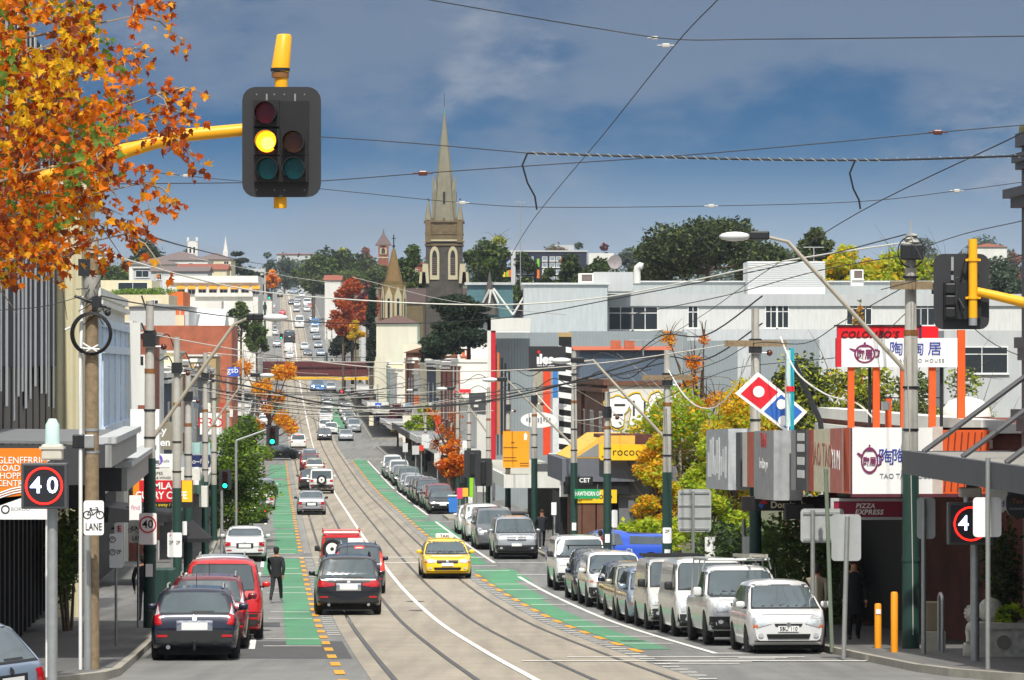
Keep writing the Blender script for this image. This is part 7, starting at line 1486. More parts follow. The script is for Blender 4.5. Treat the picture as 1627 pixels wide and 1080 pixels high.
def domino_fascia():
    D=95.5; s=F/D
    def dm(root,q,s,t):
        x,z=q(1213,799); m=MB().mat(red); r=7/s; m.slab([(x,z+r),(x+r,z),(x,z-r*.2),(x-r,z)],-t/2-.01,-t/2); m.mat(M('domino_blue','#2f62b4',.4,var=0)).slab([(x-r,z-.01),(x,z-r*.22),(x-r*.4,z-r*1.3),(x-r*1.2,z-r*.6)],-t/2-.01,-t/2); m.build('emblem',root)
    sign_px('shop_fascia','black hanging pizza shop sign below the faded boxes','sign',1178,789,1360,811,D,M('sign_black','#1b1918',.5,var=0),[("Domino's",1252,802,10.5,M('text_cream','#e8e0c4',.5,var=0),dict(bold=.03))],thick=.25,anchor=(1270,780),extra=dm)
    sign_px('shop_fascia','blank dark box overlapping the end of the black pizza sign','sign',1247,801,1292,824,94,dgrey,thick=.5,anchor=(1270,790))
    sign_px('shop_fascia','maroon pizza express sign with slanted letters under the restaurant canopy','sign',1324,796,1459,821,84.2,M('sign_maroon','#8f1b3a',.5,var=0),[('PIZZA',1374,803.5,7.5,signw,dict(bold=.03,shear=.2,space=1.1)),('EXPRESS',1380,813.5,8,signw,dict(bold=.03,shear=.2,space=1.1))],thick=.2,frame=lgrey,anchor=(1390,785))
domino_fascia()
# planter with stone ball and lion
r=thing('stone_lion','weathered white stone guardian lion beside the restaurant door','statue',gbase(1547,77.5)); st_=M('carved_stone','#b9b5a8',.9,var=.35,scale=9,bump=.5)
m=MB().mat(st_); m.rbox(-.20,-.18,-.05,.20,.18,.25,.03); m.sphere((0,.02,.48),.20,12,(.85,.9,1.25)); m.sphere((0,-.07,.84),.16,12,(1,1,1)); m.sphere((0,-.2,.80),.08,10); m.build('body',r,smooth=60); 
m=MB().mat(st_)
for k in range(14): a=2*pi*k/14; m.sphere((.15*math.cos(a),.0,.84+.15*math.sin(a)),.05,8)
m.build('mane',r,smooth=60)
for s_ in (-1,1): MB().mat(st_).tube([(s_*.11,-.08,.5),(s_*.12,-.16,.3),(s_*.12,-.20,.27)],[.06,.05,.055],8).build('leg',r,smooth=60)
r=thing('stone_planter','square carved stone planter with a round medallion','planter',gbase(1592,77)); m=MB().mat(st_); m.rbox(-.55,-.3,-.05,.55,.3,.62,.03); m.box(-.6,-.34,.56,.6,.34,.68); m.mat(M('carved_dark','#837f73',.9)); disc(m,0,.3,.14,-.315,-.3,18); m.build('trough',r)
r=thing('stone_ball','pale stone ball on the planter end','ball',gbase(1574,77.2)+Vector((0,0,.66))); m=MB().mat(st_); m.sphere((0,0,.24),.26,18); m.build('ball',r,smooth=70)
bush('potted_plant','strappy green plant in the carved planter',gbase(1605,77)+Vector((0,0,.6)),.6,.4,.4,[LV[1],LV[0],LG[1]],260,.09,71,'plant')
# corner shop with yellow cafe signs
def rococo():
    r=shop('brown brick corner shop whose white side wall bears graffiti',1,178,204,612,brkd,endwall=pwhite,wins=5,parapet=brkd,name='corner_shop',depth=2.9,pil=brkd,chim=0); b=r.location
    s=F/178; q=lambda px,py:((px-CX)*178/F-b.x,(HY-py)*178/F-b.z)
    # side wall lies square to the road: rotate the graffiti into it
    ye=M('graffiti_yellow','#e8c413',.6,var=0); gk=M('graffiti_black','#2c2d30',.6,var=0)
    Rt=Matrix.Rotation(0,4,'Z'); z=q(0,652)[1]
    for mt,sc,y in ((ye,1.16,-.035),(gk,1.07,-.045),(signw,1.0,-.055)):
        m=MB().mat(mt)
        for k,(cx,sh) in enumerate(((.5,1),(1.45,1.05),(2.3,1.0),(3.1,1.02))):
            n=18; pts=[]
            for i in range(n): a=2*pi*i/n; rr=(.46+.10*math.sin(3*a+k*1.3)+.06*math.sin(5*a+k))*sc; pts.append((cx+rr*math.cos(a),z+rr*1.55*sh*math.sin(a)))
            m.slab(pts,y-.01-.001*k,y-.001*k)
        m.build('graffiti_layer',r)
    m=MB().mat(gk)
    for x,zz,w_,h_ in ((.35,.25,.5,.1),(.3,-.2,.45,.09),(1.2,.1,.09,.7),(1.7,.0,.09,.8),(2.3,.15,.1,.5),(2.9,.1,.1,.6),(3.2,-.2,.35,.09)): m.box(x,-.075,z+zz-h_/2,x+w_,-.06,z+zz+h_/2)
    m.build('graffiti_lines',r)
    c=thing('cafe_annex','grey corner awning and yellow pediment of the rococo cafe','canopy',W(167,10.6,0),HEAD); cb=c.location; sc=F/167; qc=lambda px,py:((px-CX)*167/F-cb.x,(HY-py)*167/F-cb.z)
    a=qc(893,728); e=qc(1015,765); m=MB().mat(M('awning_slate','#62666f',.7)); m.box(a[0],0,e[1],e[0],9,a[1]-.02); m.build('fascia',c)
    m=MB().mat(M('awning_yellow','#e3b54a',.7)); p=[qc(905,728),qc(957,692),qc(1010,692),qc(1010,728)]; m.prism([(x,.3,z) for x,z in p],(0,8,0)); m.build('pediment',c)
    p=[qc(918,726),qc(952,704),qc(952,726)]; MB().mat(mgrey).prism([(x,.28,z) for x,z in p],(0,.05,0)).build('pediment_face',c)
    a=qc(952,690); e=qc(1060,742); MB().mat(M('brown_band','#5a2f28',.7)).box(a[0],.4,e[1],e[0],3,a[1]).build('brown_band',c)
    a=qc(896,765); e=qc(1000,785); MB().mat(black).box(a[0],.15,e[1],e[0],.4,a[1]).build('lower_band',c)
    a=qc(893,785); e=qc(990,880); m=MB().mat(brkd); 
    for px in (915,937,960): x=qc(px,0)[0]; m=MB().mat(brkd); m.box(x-.28,.5,-.2,x+.28,1.2,qc(0,786)[1]); m.build('brick_pier',c)
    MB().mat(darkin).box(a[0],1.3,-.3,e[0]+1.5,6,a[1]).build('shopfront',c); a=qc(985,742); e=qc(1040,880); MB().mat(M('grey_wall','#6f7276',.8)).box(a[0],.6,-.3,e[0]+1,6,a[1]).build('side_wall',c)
    yl=M('sign_cafe_yellow','#f0c21c',.5,var=0)
    sign_px('shop_sign','big yellow rococo sign above the awning, cut by the olive tree','sign',953,706,1040,731,166.5,yl,[('rococo',1000,718,13,blk,dict(space=1.05)),('797',960,726.5,4.5,blk)],thick=.2,radius=3,anchor=(1000,740)); sign_px('shop_sign','lower yellow rococo sign partly hidden by the green street blade','sign',917,778,980,799,165.5,yl,[('rococo',952,788,10,blk,dict(space=1.05)),('797',921,796,3.5,blk)],thick=.2,anchor=(950,770))
    sign_px('shop_sign','black sign with white letters under the grey corner awning','sign',898,757,942,771,165,black,[('CET',929,763,7,signw,dict(bold=.02))],thick=.15,anchor=(920,755)); sign_px('shop_sign','blank white box sign left of the street name pole','sign',889,771,904,789,168,signw,thick=.3,anchor=(900,765))
rococo()
house_px('slate blue corrugated shed wall above the graffiti wall',921,1064,556,640,216,cslate,14,('ridge',549,M('capping_orange','#b25a35',.7)),group=rb,extra=lambda r,q,s:[MB().mat(brko).box(q(a,0)[0],2,q(0,556)[1]-.1,q(a+16,0)[0],2.6,q(0,546)[1]+.2).build('chimney',r) for a in (972,994)])
# projecting black sign and ladder sign
def dots(root,q,s,t): m=MB().mat(red); disc(m,*q(856,559),2.6/s,-t/2-.012,-t/2,14); m.build('dot',root)
sign_px('projecting_sign','black projecting sign with white lowercase letters and a red dot','sign',840,550,899,590,184,M('sign_charcoal','#2e2f32',.5,var=0),[('ıles',866,571,15,signw,dict(bold=.05)),('Gary & Matthew',867,580.5,3,signw,dict(bold=.01))],thick=.25,anchor=(903,570),extra=dots)
r=thing('zigzag_blade','tall black blade with white tilted squares beside the street name pole','sign',gbase(898,186)); s=F/186; z=lambda y:(HY-y)/s-r.location.z; MB().mat(black).box(-.30,0,z(725),.30,.2,z(535)).build('blade',r); MB().mat(darkm).tube([(0,.12,-.1),(0,.12,z(725))],.05,8).build('post',r)
for k in range(10): y=549+k*18.3; MB().mat(signw).slab([(-.32,z(y)),(.30,z(y+3)),(.30,z(y+12)),(-.32,z(y+9))],-.02,0).build('square',r)
MB().mat(tan).box(-.33,-.02,z(535),.33,.22,z(528)).build('cap',r)
# big grey building with stripes, and the white apartment block on top
def grey_big():
    house_px('wide grey clad building with a white framed red end, left of the black projecting sign',786,1092,528,760,268,cgrey,26,None,group=rb,name='grey_building')
    f=thing('portal_frame','white and red upright frame at the left edge of the grey clad building','facade',P(780,760,266)); s=F/266; z=lambda y:(760-y)/s; MB().mat(M('facade_red','#c41f2c',.5)).box(-.0,.1,z(760),.32,1,z(516)).build('red_panel',f); MB().mat(pwhite).box(-.25,0,z(760),0,1,z(505)).build('white_post',f); MB().mat(pwhite).box(-.25,0,z(525),2.7,1,z(505)).build('white_header',f)
    for i,(px,c,yt,yb) in enumerate(((791.5,'#e8793a',560,690),(787,'#1d1f22',548,690),(797.5,'#1d1f22',568,690),(803,'#1d1f22',577,690),(809,'#1d1f22',590,690))): r=thing('facade_stripe',('orange upright stripe on the grey clad wall','first black upright stripe beside the red frame','second black upright stripe, right of the orange one','third black upright stripe on the grey clad wall','shortest black upright stripe on the grey clad wall')[i],'facade fin',P(px,yb,267)); s=F/267; MB().mat(M('stripe'+c,c,.5)).box(-.07,-.05,0,.07,.25,(yb-yt)/s).build('fin',r)
    for lab,px0,px1,yt,yb,c in (('tall orange red upright beam right of the oval sign',863,875,588,723,'#e04a26'),('short blue upright beam beside the orange red one',879,886,588,632,'#3c82cc'),('white upright beam below the blue one',878,888,632,720,'#d8dcdc'),('pale ribbed screen left of the orange red beam',848,862,590,650,'#a59f8c')): 
        r=thing('facade_beam',lab,'facade fin',P((px0+px1)/2,yb,228)); s=F/228; MB().mat(M('beam'+c,c,.5)).box(-(px1-px0)/2/s,0,0,(px1-px0)/2/s,.8,(yb-yt)/s).build('beam',r)
    house_px('white upper storey wall of the apartment block behind the black sign',832,965,452,530,285,M('panel_pale','#aeb4b4',.6,var=.06),20,('flat',449,cwhite),group=rb,name='apartment_block')
    w1=[(967,487,1044,523)]
    def vent(root,q,s): 
        pass
    house_px('long white apartment block with black windows behind the restaurant',940,1700,486,640,296,M('white_wall','#d2d3cf',.7,var=.06),14,('flat',467,lgrey),((968,488,1004,523),(1006,488,1044,523),(1094,487,1108,520),(1217,486,1233,520),(1236,486,1252,520),(1346,481,1364,515),(1366,481,1384,515),(1447,480,1462,516),(1464,480,1484,516),(1549,555,1600,600)),M('black_pane','#2a3034',.1,0,.1),group=rb,name='apartment_block')
    house_px('pale balcony wall in front of the long white apartment block',1087,1330,523,620,285,M('panel_pale2','#c3c7c8',.7,var=.05),3,None,group=rb,name='balcony_wall'); house_px('grey screen below the white block right of the pizza pole',1209,1302,539,640,270,cgrey,2,None,group=rb,name='screen_wall'); house_px('grey screen below the white block left of the pizza pole',1085,1172,541,640,272,cgrey,2,None,group=rb,name='screen_wall'); house_px('grey balcony wall left of the bare tree',905,1085,526,640,266.5,cgrey,1,None,group=rb,name='balcony_wall')
    house_px('set back pale roof storey of the long white block',960,1480,448,480,305,M('panel_roof','#a3a9a8',.6,var=.05),10,('flat',446,cwhite),group=rb,name='roof_storey'); house_px('white louvred plant room on the apartment roof',1188,1311,415,458,302,M('louvre_white','#d6d8d5',.6,var=.03),6,None,group=rb,name='plant_room',extra=lambda r,q,s:[MB().mat(lgrey).box(q(1188,0)[0]-.02,-.04,q(0,y)[1],q(1311,0)[0],.0,q(0,y)[1]+.03).build('louvre',r) for y in range(418,456,3)]); house_px('raised grey parapet box on the apartment roof',943,1006,432,452,290,lgrey,6,None,group=rb,name='roof_storey'); house_px('grey wall of the block at the far right behind the dark chimney',1500,1700,525,640,255,lgrey,8,None,((1520,552,1600,592),),M('black_pane','#2a3034',.1,0,.1),group=rb,name='grey_building')
    for lab,px0,px1,y0,y1,d in (('white air conditioner on the roof left of the dish','919 943 434 448 289'.split() and 919,943,434,449,289),('white air conditioner on the roof by the yellow trees',1352,1372,428,444,300)):
        r=house_px(lab,px0,px1,y0,y1,d,pwhite,1,None,((px0+5,y0+2,px1-2,y1-2),),M('grille_brown','#6b605a',.7),name='air_conditioner',cat='air conditioner',bars=0)
    r=thing('satellite_dish','round grey satellite dish on the roof','satellite dish',P(977,434,292)); s=F/292; m=MB().mat(M('dish_grey','#8d8586',.6)); z=(434-416)/s; m.lathe([(.001,.12),(.25,.10),(.42,.05),(.52,0),(.50,.0),(.40,.06),(.001,.14)],20,'y',(0,0,z)); m.build('dish',r,smooth=60); MB().mat(steel).tube([(0,.1,0),(0,.1,z)],.04,6).tube([(-.6,.1,0),(0,.1,z*.6),(.6,.1,0)],.03,5).build('stand',r)
    r=thing('vent_pipe','white bent vent pipe on the apartment roof','vent pipe',P(1012,450,289)); s=F/289; MB().mat(pwhite).tube([(0,0,0),(0,0,.85),(.03,-.05,1.15),(.22,-.15,1.32),(.42,-.2,1.25)],[.28,.26,.26,.25,.24],14).build('pipe',r,smooth=60)
    for lab,px,y0,y1,d in (('thin television aerial by the pizza pole',1022,540,565,214),('television aerial on the plant room',1293,392,415,303),('tall thin mast right of the stone tower',827,317,455,560)):
        r=thing('aerial',lab,'aerial',P(px,y1,d)); s=F/d; h=(y1-y0)/s; MB().mat(steel).tube([(0,0,0),(0,0,h)],.03+d*.00006,5).tube([(-.8,0,h*.97),(.8,0,h*.97)],.02+d*.00003,4).build('mast',r)
grey_big()
def oval(root,q,s,t):
    m=MB().mat(signw); x,z=q(856,667); n=28; m.slab([(x+29/s*math.cos(2*pi*k/n),z+12.5/s*math.sin(2*pi*k/n)) for k in range(n)],-t/2-.03,-t/2); m.build('face',root); m=MB().mat(gryt)
    for k in range(9): m.box(x-.62+k*.14,-t/2-.045,z-.06-.05*(k%3),x-.54+k*.14,-t/2-.03,z+.10+.04*(k%2))
    m.build('lettering',root)
sign_px('oval_sign','white oval shop sign with faint grey lettering','sign',848,657,864,678,192,darkm,thick=.1,anchor=(880,668),extra=oval)
def obn(root,q,s,t):
    m=MB().mat(M('banner_brown','#8a5a12',.6,var=0))
    for y,x0,x1 in ((702,812,818),(710,800,822),(726,800,820),(731,800,822),(735,826,840),(739,826,840)): a=q(x0,y); c=q(x1,y+1.6); m.box(a[0],-t/2-.01,c[1],c[0],-t/2,a[1])
    m.build('lettering',root); m=MB().mat(signw); x,z=q(835,693); m.slab([(x-.08,z-.2),(x+.06,z-.2),(x+.1,z+.05),(x+.02,z+.2),(x-.08,z+.12)],-t/2-.012,-t/2); m.build('emblem',root)
sign_px('banner','orange yellow street banner with small brown text','banner',799,685,841,743,206,M('banner_amber','#f2a216',.6,var=.04),thick=.06,anchor=(807,714),extra=obn)
# white canopy with clutter on it
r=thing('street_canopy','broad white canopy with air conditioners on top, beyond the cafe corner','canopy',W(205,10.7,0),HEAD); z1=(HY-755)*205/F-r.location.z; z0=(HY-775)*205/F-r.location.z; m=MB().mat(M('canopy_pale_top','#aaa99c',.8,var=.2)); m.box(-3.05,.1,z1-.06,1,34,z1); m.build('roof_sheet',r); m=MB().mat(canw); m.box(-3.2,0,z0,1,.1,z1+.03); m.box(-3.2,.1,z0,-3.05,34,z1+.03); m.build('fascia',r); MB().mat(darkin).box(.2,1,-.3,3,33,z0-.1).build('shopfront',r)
for lab,px0,px1,y0,y1,d,mt in (('white upright air conditioner on the broad white canopy',872,888,720,750,210,pwhite),('dark round motor on the broad white canopy',854,871,737,748,212,dgrey)): house_px(lab,px0,px1,y0,y1,d,mt,.6,None,name='roof_unit',cat='air conditioner')
Rrow=[(292,318,640,pwhite,pwhite,'white boxy modern shop with a stepped canopy',0),(318.2,332,575,offw,offw,'narrow white shop beside the red brick pilasters',1),(332.2,352,580,brk,brk,'tall red brick pilastered building',3),(352.2,366,578,cream,offw,'cream stuccoed shop with a white bay',2),(366.2,388,577,navyw,navyw,'dark slate blue panelled shop',2),(388.2,406,574,cream,cream,'cream shop left of the slate blue one',2),(406.2,424,590,offw,brko,'small shop with an orange brick flank',2),(424.2,452,572,brkd,brkd,'brown brick shop with a gable before the far crossing',3),
  (482,512,588,offw,offw,'off white shop just past the far right crossing',3),(512.2,545,578,teal,cream,'pale teal shop with a mural end wall',3),(545.2,580,575,lgrey,offw,'light grey shop near the railway bridge',3),(580.2,628,582,offw,teal,'last shop before the railway bridge on the right',4)]
for d0,d1,yt,wl,ew,lab,nw in Rrow:
    shop(lab,1,d0,d1,yt,wl,endwall=ew,canopy=(3.2+rl.uniform(-.1,.3),rl.choice((canw,canw,M('canopy_charcoal','#3c3e40',.6)))),wins=nw,chim=1 if 'orange brick' in lab or 'brown brick' in lab else 0,pil=brk if 'pilaster' in lab else None,group='shops along the right side')
# blade signs of the far shops, facing the camera
for i,(px0,px1,y0,y1,d,c,lab,tx) in enumerate(((752,766,655,700,296,'#e8e8e4','white upright blade on the modern shop',None),(716,726,672,716,330,'#c9c2a8','beige blade by the brick pilasters',None),(731,741,630,690,318,'#f0cf15','tall yellow blade with a red header',None),(722,748,618,624,317,'#d8232e','red lettered strip above the yellow blade',None),(692,702,660,700,352,'#e0421e','orange red upright banner',"m"),(706,718,666,682,345,'#5f788c','grey blue hanging sign','ONE'),(745,772,624,655,292,'#4a4c4e','charcoal tilted hoarding on the modern shop',None),(596,606,640,656,505,'#2f5fc4','upper bright blue square sign','P'),(597,608,656,668,500,'#33288a','violet square sign under the blue one',None),(618,640,585,595,548,'#2a62a8','blue painted sign on the far right shops','sale'),(606,611,585,640,545,'#b7d3ea','pale blue upright strip sign on the far shops',None),(612,616,600,645,540,'#8f86c8','lilac upright strip sign on the far shops',None),(640,655,660,684,405,'#d9d4c4','cream hanging sign by the maroon tree',None),(670,682,690,712,300,'#d2d4d2','small white sign back near the charcoal wagon',None),(640,648,704,718,290,'#c6c9c8','grey sign back on a thin post beside the parked row',None),(655,666,708,722,284,'#c0c2c0','second grey sign back beside the parked row',None),(666,673,707,716,286,'#e23a28','small red sign beside the grey sign backs',None),(690,700,720,740,275,'#d8d8d2','white kerb sign near the orange tree',None))):
    mt=M('blade'+c,c,.6,var=.06); sign_px('blade_sign',lab,'sign',px0,y0,px1,y1,d,mt,[(tx,(px0+px1)/2,(y0+y1)/2,(y1-y0)*.45 if len(tx)>1 else 9,signw)] if tx else (),thick=.2,anchor=((px1+4),(y0+y1)/2) if y0<700 else None,post=((px0+px1)/2,y0) if y0>=700 else None)
rq=random.Random(21)
for i,(px,y,w_,h_,d,c,lab) in enumerate(((585,628,8,10,600,'#b03a30','small dull red blade sign just past the bridge on the right'),(590,660,7,16,480,'#e0d8c0','cream strip sign at the far right crossing'),(614,660,9,9,470,'#38383c','black square sign at the far right crossing'),(624,672,7,14,440,'#c9b23a','mustard strip sign left of the maroon tree'),(648,640,9,12,430,'#7d98b0','dusty blue sign above the maroon tree'),(662,628,8,16,400,'#b85a2c','burnt orange strip sign above the green street tree'),(684,640,7,18,372,'#dcdcd6','white strip sign on the slate blue shop'),(698,632,10,8,360,'#2f4f86','dark blue sign on the cream stuccoed shop'),(737,700,10,12,262,'#efefea','white pharmacy sign near the upper signal'),(712,690,8,10,300,'#7a2b3a','wine red sign behind the orange tree'),
   (345,700,10,12,260,'#d8d2c0','cream blade sign beside the golden tree'),(352,640,8,16,300,'#b8422c','brick red strip sign on the left shops'),(366,650,8,12,330,'#e6e3da','white blade sign left of the golden tree'),(372,690,9,9,300,'#3f6a58','green blade sign under the golden tree'),(330,640,9,14,250,'#efe9d8','pale blade sign above the navy scribble sign'),(312,630,8,18,215,'#58606c','slate strip sign among the left poles'))):
    sign_px('blade_sign',lab,'sign',px-w_/2,y,px+w_/2,y+h_,d,M('blade'+c,c,.6,var=.1),thick=.18,anchor=(px+(6 if px>480 else -6),y+h_/2))
# buildings set back on the right
house_px('long cream wall building stepping behind the right shops',640,722,547,640,470,render_('ivory','#e3dcc4',.05),14,None,group=rb); house_px('cream church hall with a low brown roof',598,663,513,600,521,render_('hall','#cfc8b4'),14,('hip',500,M('roof_brown','#5f463e',.8)),group=rb); house_px('white flat roofed block right of the cream wall',727,775,541,640,420,pwhite,10,('flat',537,roofi),group=rb); house_px('brown brick gabled wall under the cream building',645,692,560,640,440,brkd,6,('gable',552,brkd),group=rb); house_px('brick parapet with plants beside the white block',692,745,565,640,425,brkd,6,None,group=rb); house_px('cream mural wall with pale green corner before the bridge',595,640,548,640,560,cream,8,None,((602,590,612,604),),group=rb); house_px('white grey flat roofed annex left of the grey clad building',775,842,520,540,275,pwhite,8,group=rb)
house_px('white painted house with steep roof on the right hill bank',516,541,445,485,880,pwhite,10,('ridge',436,tile),group=rb); house_px('grey low house beside the sandstone turret',571,588,476,510,700,lgrey,8,('hip',470,roofi),group=rb); house_px('distant brick tower block on the skyline behind the flats',873,912,389,420,1050,lgrey,10,group=rb); house_px('low white roof house right of the student flats',935,975,402,440,780,pwhite,10,group=rb); house_px('red brick villa with white gables between turret and tower',645,678,420,470,700,brk,10,('gable',413,tile),((657,428,663,440),),group=rb); house_px('white house peeking beneath the red brick villa',640,680,448,480,680,pwhite,8,group=rb); house_px('distant villa roof above the biggest gum',1190,1215,407,430,800,tan,8,('hip',400,tile),group=rb); house_px('far houses at the right edge hill',1545,1600,392,420,900,pwhite,8,('hip',386,tile),group=rb)
def flats(root,q,s):
    for i,(px0,y0,px1,y1,c) in enumerate(((853,411,857,424,'#7ec43a'),(853,428,857,442,'#e87a22'),(891,410,895,423,'#e87a22'),(842,426,848,433,'#d8d8d6'),(862,427,868,433,'#d8d8d6'))): a=q(px0,y0); c2=q(px1,y1); MB().mat(M('flat'+c,c,.5)).box(a[0],-.3,c2[1],c2[0],0,a[1]).build('coloured_panel',root)
    for i,(px0,y0,px1,y1,c) in enumerate(((797,414,803,424,'#c94a2a'),(799,430,803,440,'#e0be2a'),(804,430,808,440,'#8bbf2f'),(808,429,812,440,'#e06a1e'),(804,413,811,424,'#9fb0dc'))): a=q(px0,y0); c2=q(px1,y1); MB().mat(M('flat'+c,c,.5)).box(a[0],-1.2,c2[1],c2[0],-.9,a[1]).build('coloured_panel',root)
    a=q(812,400); c=q(819,450); MB().mat(lgrey).box(a[0],-.9,c[1],c[0],.2,a[1]).build('grey_end',root)
house_px('navy student flats with coloured panels on the right hill',806,932,400,470,640,M('flats_navy','#252b3d',.6),12,('flat',397.5,lgrey),tuple((x,y,x+7,y+6) for y in (408,418,429,440) for x in (821,829,840,862,874,884)),M('flat_pane','#8d9aa2',.2),extra=flats,group=rb,bars=0)
# ---------- churches
blu_st=brick('bluestone','#413c38','#242323','#6d6558',1.6); sand=M('sandstone','#695a40',.9,var=.25,scale=1.2); spirem=M('spire_stone','#817d6b',.9,var=.14,scale=.9); creamst=M('cream_stone','#b3aa8c',.9,var=.1)
def lancet(root,x,z0,w,h,y,fr,dark,name='lancet_window'):
    def arch(w,h): return [(x-w/2,z0),(x+w/2,z0),(x+w/2,z0+h*.72)]+[(x+w/2*math.cos(a)*1.0,z0+h*.72+h*.28*math.sin(a)) for a in [pi*k/8 for k in range(1,8)]]+[(x-w/2,z0+h*.72)]
    m=MB().mat(fr).slab([(a,b) for a,b in arch(w,h)],y-.18,y+.05); o=m.build(name,root); z0+=h*.14
    m=MB().mat(dark); sv=arch(w*.52,h*.74); m.slab(sv,y-.24,y-.17); m.mat(M('louvre_slate','#6b5a50',.8))
    for k in range(8): m.box(x-w*.22,y-.27,z0+h*.05+k*h*.062,x+w*.22,y-.235,z0+h*.075+k*h*.062)
    m.build('louvre',o); return o
def church():
    D=582; s=F/D; b=P(705.5,575,D); root=thing('church_tower','tall bluestone church tower with a cream stone spire','church',b); z=lambda y:(575-y)/s; X=lambda px:(px-705.5)/s; hw=29/s
    MB().mat(blu_st).box(-hw,0,-9,hw,2*hw,z(382)).build('tower',root)
    MB().mat(sand).box(-hw-.05,-.05,z(382)+.003,hw+.05,2*hw+.05,z(352)).build('belfry',root)
    for y,o in ((390,.18),(383,.25),(372,.15),(353,.3)): MB().mat(creamst if y in(383,) else sand).box(-hw-o,-o,z(y),hw+o,2*hw+o,z(y)+.25).build('string_course',root)
    for px in (690.5,719.5): lancet(root,X(px),z(444),15/s,53/s,0,creamst,darkin)
    for sx in (-1,1):
        for yy in (0,2*hw): 
            x=sx*(hw-.35); m=MB().mat(sand); m.box(x-.42,yy-.42,z(385),x+.42,yy+.42,z(349)); m.build('corner_pier',root); m=MB().mat(spirem); m.tube([(x,yy,z(349)),(x,yy,z(318))],[.52,.05],8); m.mat(darkm).sphere((x,yy,z(316)),.13,6); m.build('pinnacle',root)
        for k,(o,y0,y1) in enumerate(((0,450,419),(.7,450,432))):
            x=sx*(hw+.05+o*.6); m=MB().mat(creamst); m.prism([(x-.55,-.5,z(y0)),(x+.55,-.5,z(y0)),(x+.40,-.5,z(y1)),(x-.40,-.5,z(y1))],(0,.8,0)); m.build('buttress',root)
    n=8; cy=hw; m=MB().mat(spirem); r0=20.5/s; m.tube([(0,cy,z(352)),(0,cy,z(278)),(0,cy,z(178))],[r0*1.02,12.8/s,.10],n); 
    m.mat(M('copper_tip','#4f8f74',.6)).tube([(0,cy,z(179)),(0,cy,z(168))],[.14,.03],8); m.mat(darkm).tube([(0,cy,z(169)),(0,cy,z(146))],.03,4); m.build('spire',root)
    for k in range(4):
        R=Tr(0,cy,0)@Matrix.Rotation(k*pi/2,4,'Z'); g=MB(); g.T=R; g.mat(spirem); w_=9/s; g.prism([(-w_,-19.5/s,z(350)),(w_,-19.5/s,z(350)),(w_*.75,-16.5/s,z(300)),(0,-15/s,z(286)),(-w_*.75,-16.5/s,z(300))],(0,1.2,0)); 
        for sx in (-1,1): g.prism([(sx*18.2/s-.12,-10/s,z(350)),(sx*18.2/s+.12,-10/s,z(350)),(sx*17.5/s+.12,-10/s,z(279)),(sx*17.5/s-.12,-10/s,z(279))],(0,.5,0))
        o=g.build('lucarne',root); g=MB(); g.T=R; g.mat(darkin); g.box(-.16,-19.6/s-.0,z(322),.16,-17.8/s,z(304)); g.build('slit',o)
    m=MB().mat(sand)
    for k in range(3): x=(-1+k)*hw*.62; m.box(x-.2,-.12,z(368),x+.2,.1,z(346))
    m.build('battlement',root)
    nv=house_px('brown roofed nave of the stone church behind the cypress',646,760,500,600,592,blu_st,16,('ridge',456,M('roof_dark_brown','#45342f',.85)),name='church_nave',cat='church'); 
church()
def turret():
    D=536; s=F/D; b=P(625,560,D); root=thing('sandstone_turret','small sandstone church turret with a pointed roof and cross','church',b); z=lambda y:(560-y)/s; r=20/s; ss=M('turret_stone','#78663f',.9,var=.2,scale=1.5)
    MB().mat(ss).tube([(0,r,-11),(0,r,z(452)),(0,r,z(447))],[r,r,r*1.06],8).build('drum',root)
    MB().mat(M('turret_roof','#77603a',.9,var=.2,scale=2)).tube([(0,r,z(447)),(0,r,z(395))],[r*.70,.22],8).build('pointed_roof',root)
    m=MB().mat(darkm).tube([(0,r,z(395)),(0,r,z(372))],.09,6); m.tube([(-.3,r,z(378)),(.3,r,z(378))],.08,6); m.sphere((0,r,z(390)),.22,8); m.build('cross',root)
    for k in range(-1,3):
        a=-pi/2+(k-.5)*pi/4
        q=Tr(r*.93*math.cos(a),r+r*.93*math.sin(a),0)@Matrix.Rotation(a+pi/2,4,'Z'); g=MB(); g.T=q; g.mat(creamst); w_=.52; g.prism([(-w_,-.06,z(505)),(w_,-.06,z(505)),(w_,-.06,z(470)),(0,-.06,z(455)),(-w_,-.06,z(470))],(0,.08,0)); o=g.build('lancet_window',root); g=MB(); g.T=q; g.mat(darkin).box(-.17,-.09,z(505),.17,-.06,z(474)); g.build('slit',o)
    house_px('dark roofed body of the sandstone church behind its turret',640,672,480,580,545,sand,14,('ridge',458,M('roof_dark_brown','#45342f',.85)),name='church_nave',cat='church')
turret()
def redturret():
    D=900; s=F/D; b=P(609,470,D); root=thing('red_turret','red brick turret with a cream arched dial and slate cap','tower',b); z=lambda y:(470-y)/s; hw=8/s; MB().mat(brk).box(-hw,0,-11,hw,2*hw,z(389)).build('tower',root); MB().mat(slate).tube([(0,hw,z(390)),(0,hw,z(388)),(0,hw,z(371)),(0,hw,z(363))],[hw*1.65,hw*1.6,.25,.03],4).build('cap',root); lancet(root,0,z(404),11/s,11/s,0,creamst,darkin); m=MB().mat(creamst); m.box(-hw-.05,-.08,z(410),hw+.05,0,z(408)); m.build('string_course',root)
redturret()
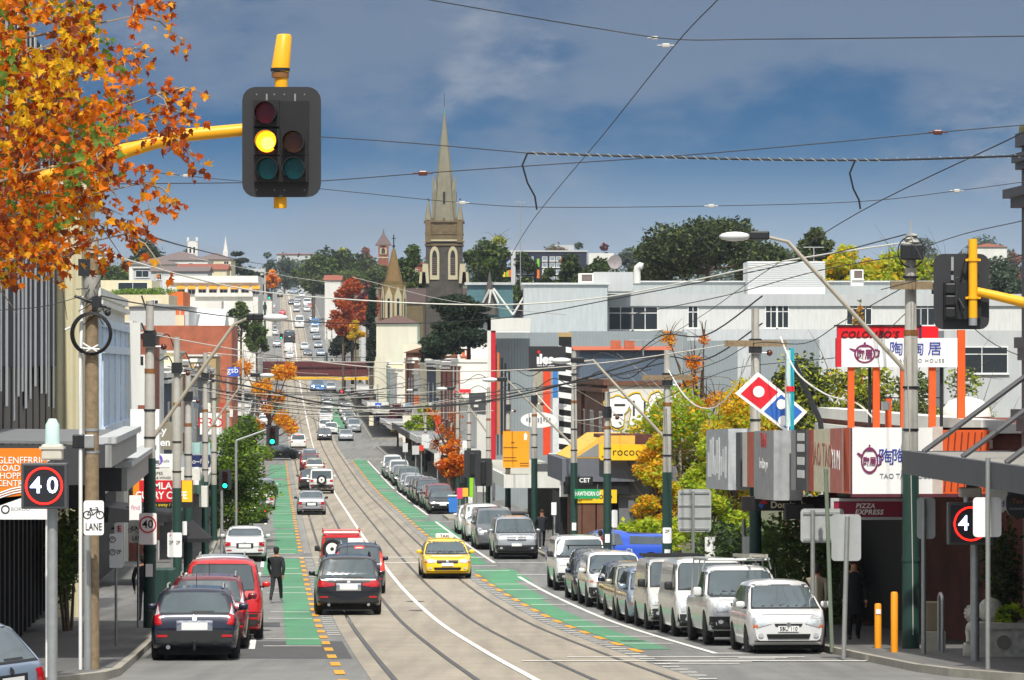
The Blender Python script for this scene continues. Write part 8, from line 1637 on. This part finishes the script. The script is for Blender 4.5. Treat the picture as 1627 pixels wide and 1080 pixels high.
def trusses():
    D=560; s=F/D; root=thing('glass_pavilion','teal glazed pavilion with white slanted struts beside the cypress','building',P(778,505,D)); z=lambda y:(505-y)/s; X=lambda px:(px-778)/s
    MB().mat(lgrey).box(X(742),2.2,-15,X(815),7.8,z(505)-.01).build('base',root); MB().mat(M('teal_glass','#54777c',.2,var=.25)).box(X(742),2,z(505),X(815),8,z(452)).build('glass_wall',root); MB().mat(lgrey).box(X(738),1.5,z(452),X(818),8.5,z(448)).build('roof',root); MB().mat(M('cone_dark','#4c4845',.7)).tube([(X(778),1,z(500)),(X(778),1,z(458)),(X(778),1,z(430))],[16/s,6/s,.05],10).build('cone',root)
    for a,c in ((780,458,),(0,0)),: pass
    for x0,y0,x1,y1 in ((778,460,764,486),(780,460,777,484),(782,460,792,482),(784,458,815,500),(815,500,832,472)): MB().mat(pwhite).tube([(X(x0),-.3,z(y0)),(X(x1),-.3,z(y1))],.16,6).build('strut',root)
trusses()
# ---------- railway bridge
def bridge():
    D=636; root=thing('railway_bridge','maroon plate girder railway bridge with a yellow height beam over the street','bridge',W(D,-2,0),HEAD); zb=root.location.z; zz=lambda y:(HY-y)*D/F-zb; gm=M('girder_maroon','#5b2222',.7,var=.15,scale=1)
    L0,L1=-11.5,20
    MB().mat(gm).box(L0,0,zz(597),L1,.25,zz(574)).build('girder',root); MB().mat(M('girder_dark','#3f1c1c',.7)).box(L0,.25,zz(598),L1,8,zz(586)).build('deck',root); MB().mat(gm).box(L0,-.25,zz(583.5),L1,0,zz(582)).build('flange',root)
    for k in range(14): x=L0+1+k*2.3; MB().mat(gm).box(x,-.16,zz(596),x+.14,0,zz(574)).build('stiffener',root)
    MB().mat(M('height_yellow','#e8b312',.5)).box(-9,-.6,zz(603.5),13.5,-.3,zz(598.5)).build('height_beam',root); m=MB().mat(darkm)
    for k in range(17): x=L0+k*1.9; m.tube([(x,.1,zz(574)),(x,.1,zz(567))],.04,4)
    m.tube([(L0,.1,zz(567.5)),(L1,.1,zz(567.5))],.05,4); m.build('railing',root)
    for x in (L0,L1-3): MB().mat(brkd).box(x-.5,.3,-1,x+3,7.5,zz(598)).build('abutment',root)
bridge()

# ---------------------------------------------------------------- thin air between here and the far hill
def haze():
    me=MB(); me.box(-2800,-120,-25,2800,2400,70); m=bpy.data.materials.new('haze_air'); m.use_nodes=True; N=m.node_tree.nodes; L=m.node_tree.links
    N.remove(N['Principled BSDF']); v=N.new('ShaderNodeVolumePrincipled'); v.inputs['Color'].default_value=(.80,.88,1,1); v.inputs['Density'].default_value=.00008; v.inputs['Anisotropy'].default_value=.2
    L.new(v.outputs[0],N['Material Output'].inputs['Volume']); me.mat(m); me.m=[0]*len(me.f); o=me.build('haze'); kind(o,'stuff')
haze()
scene.cycles.volume_bounces=0; scene.cycles.max_bounces=6
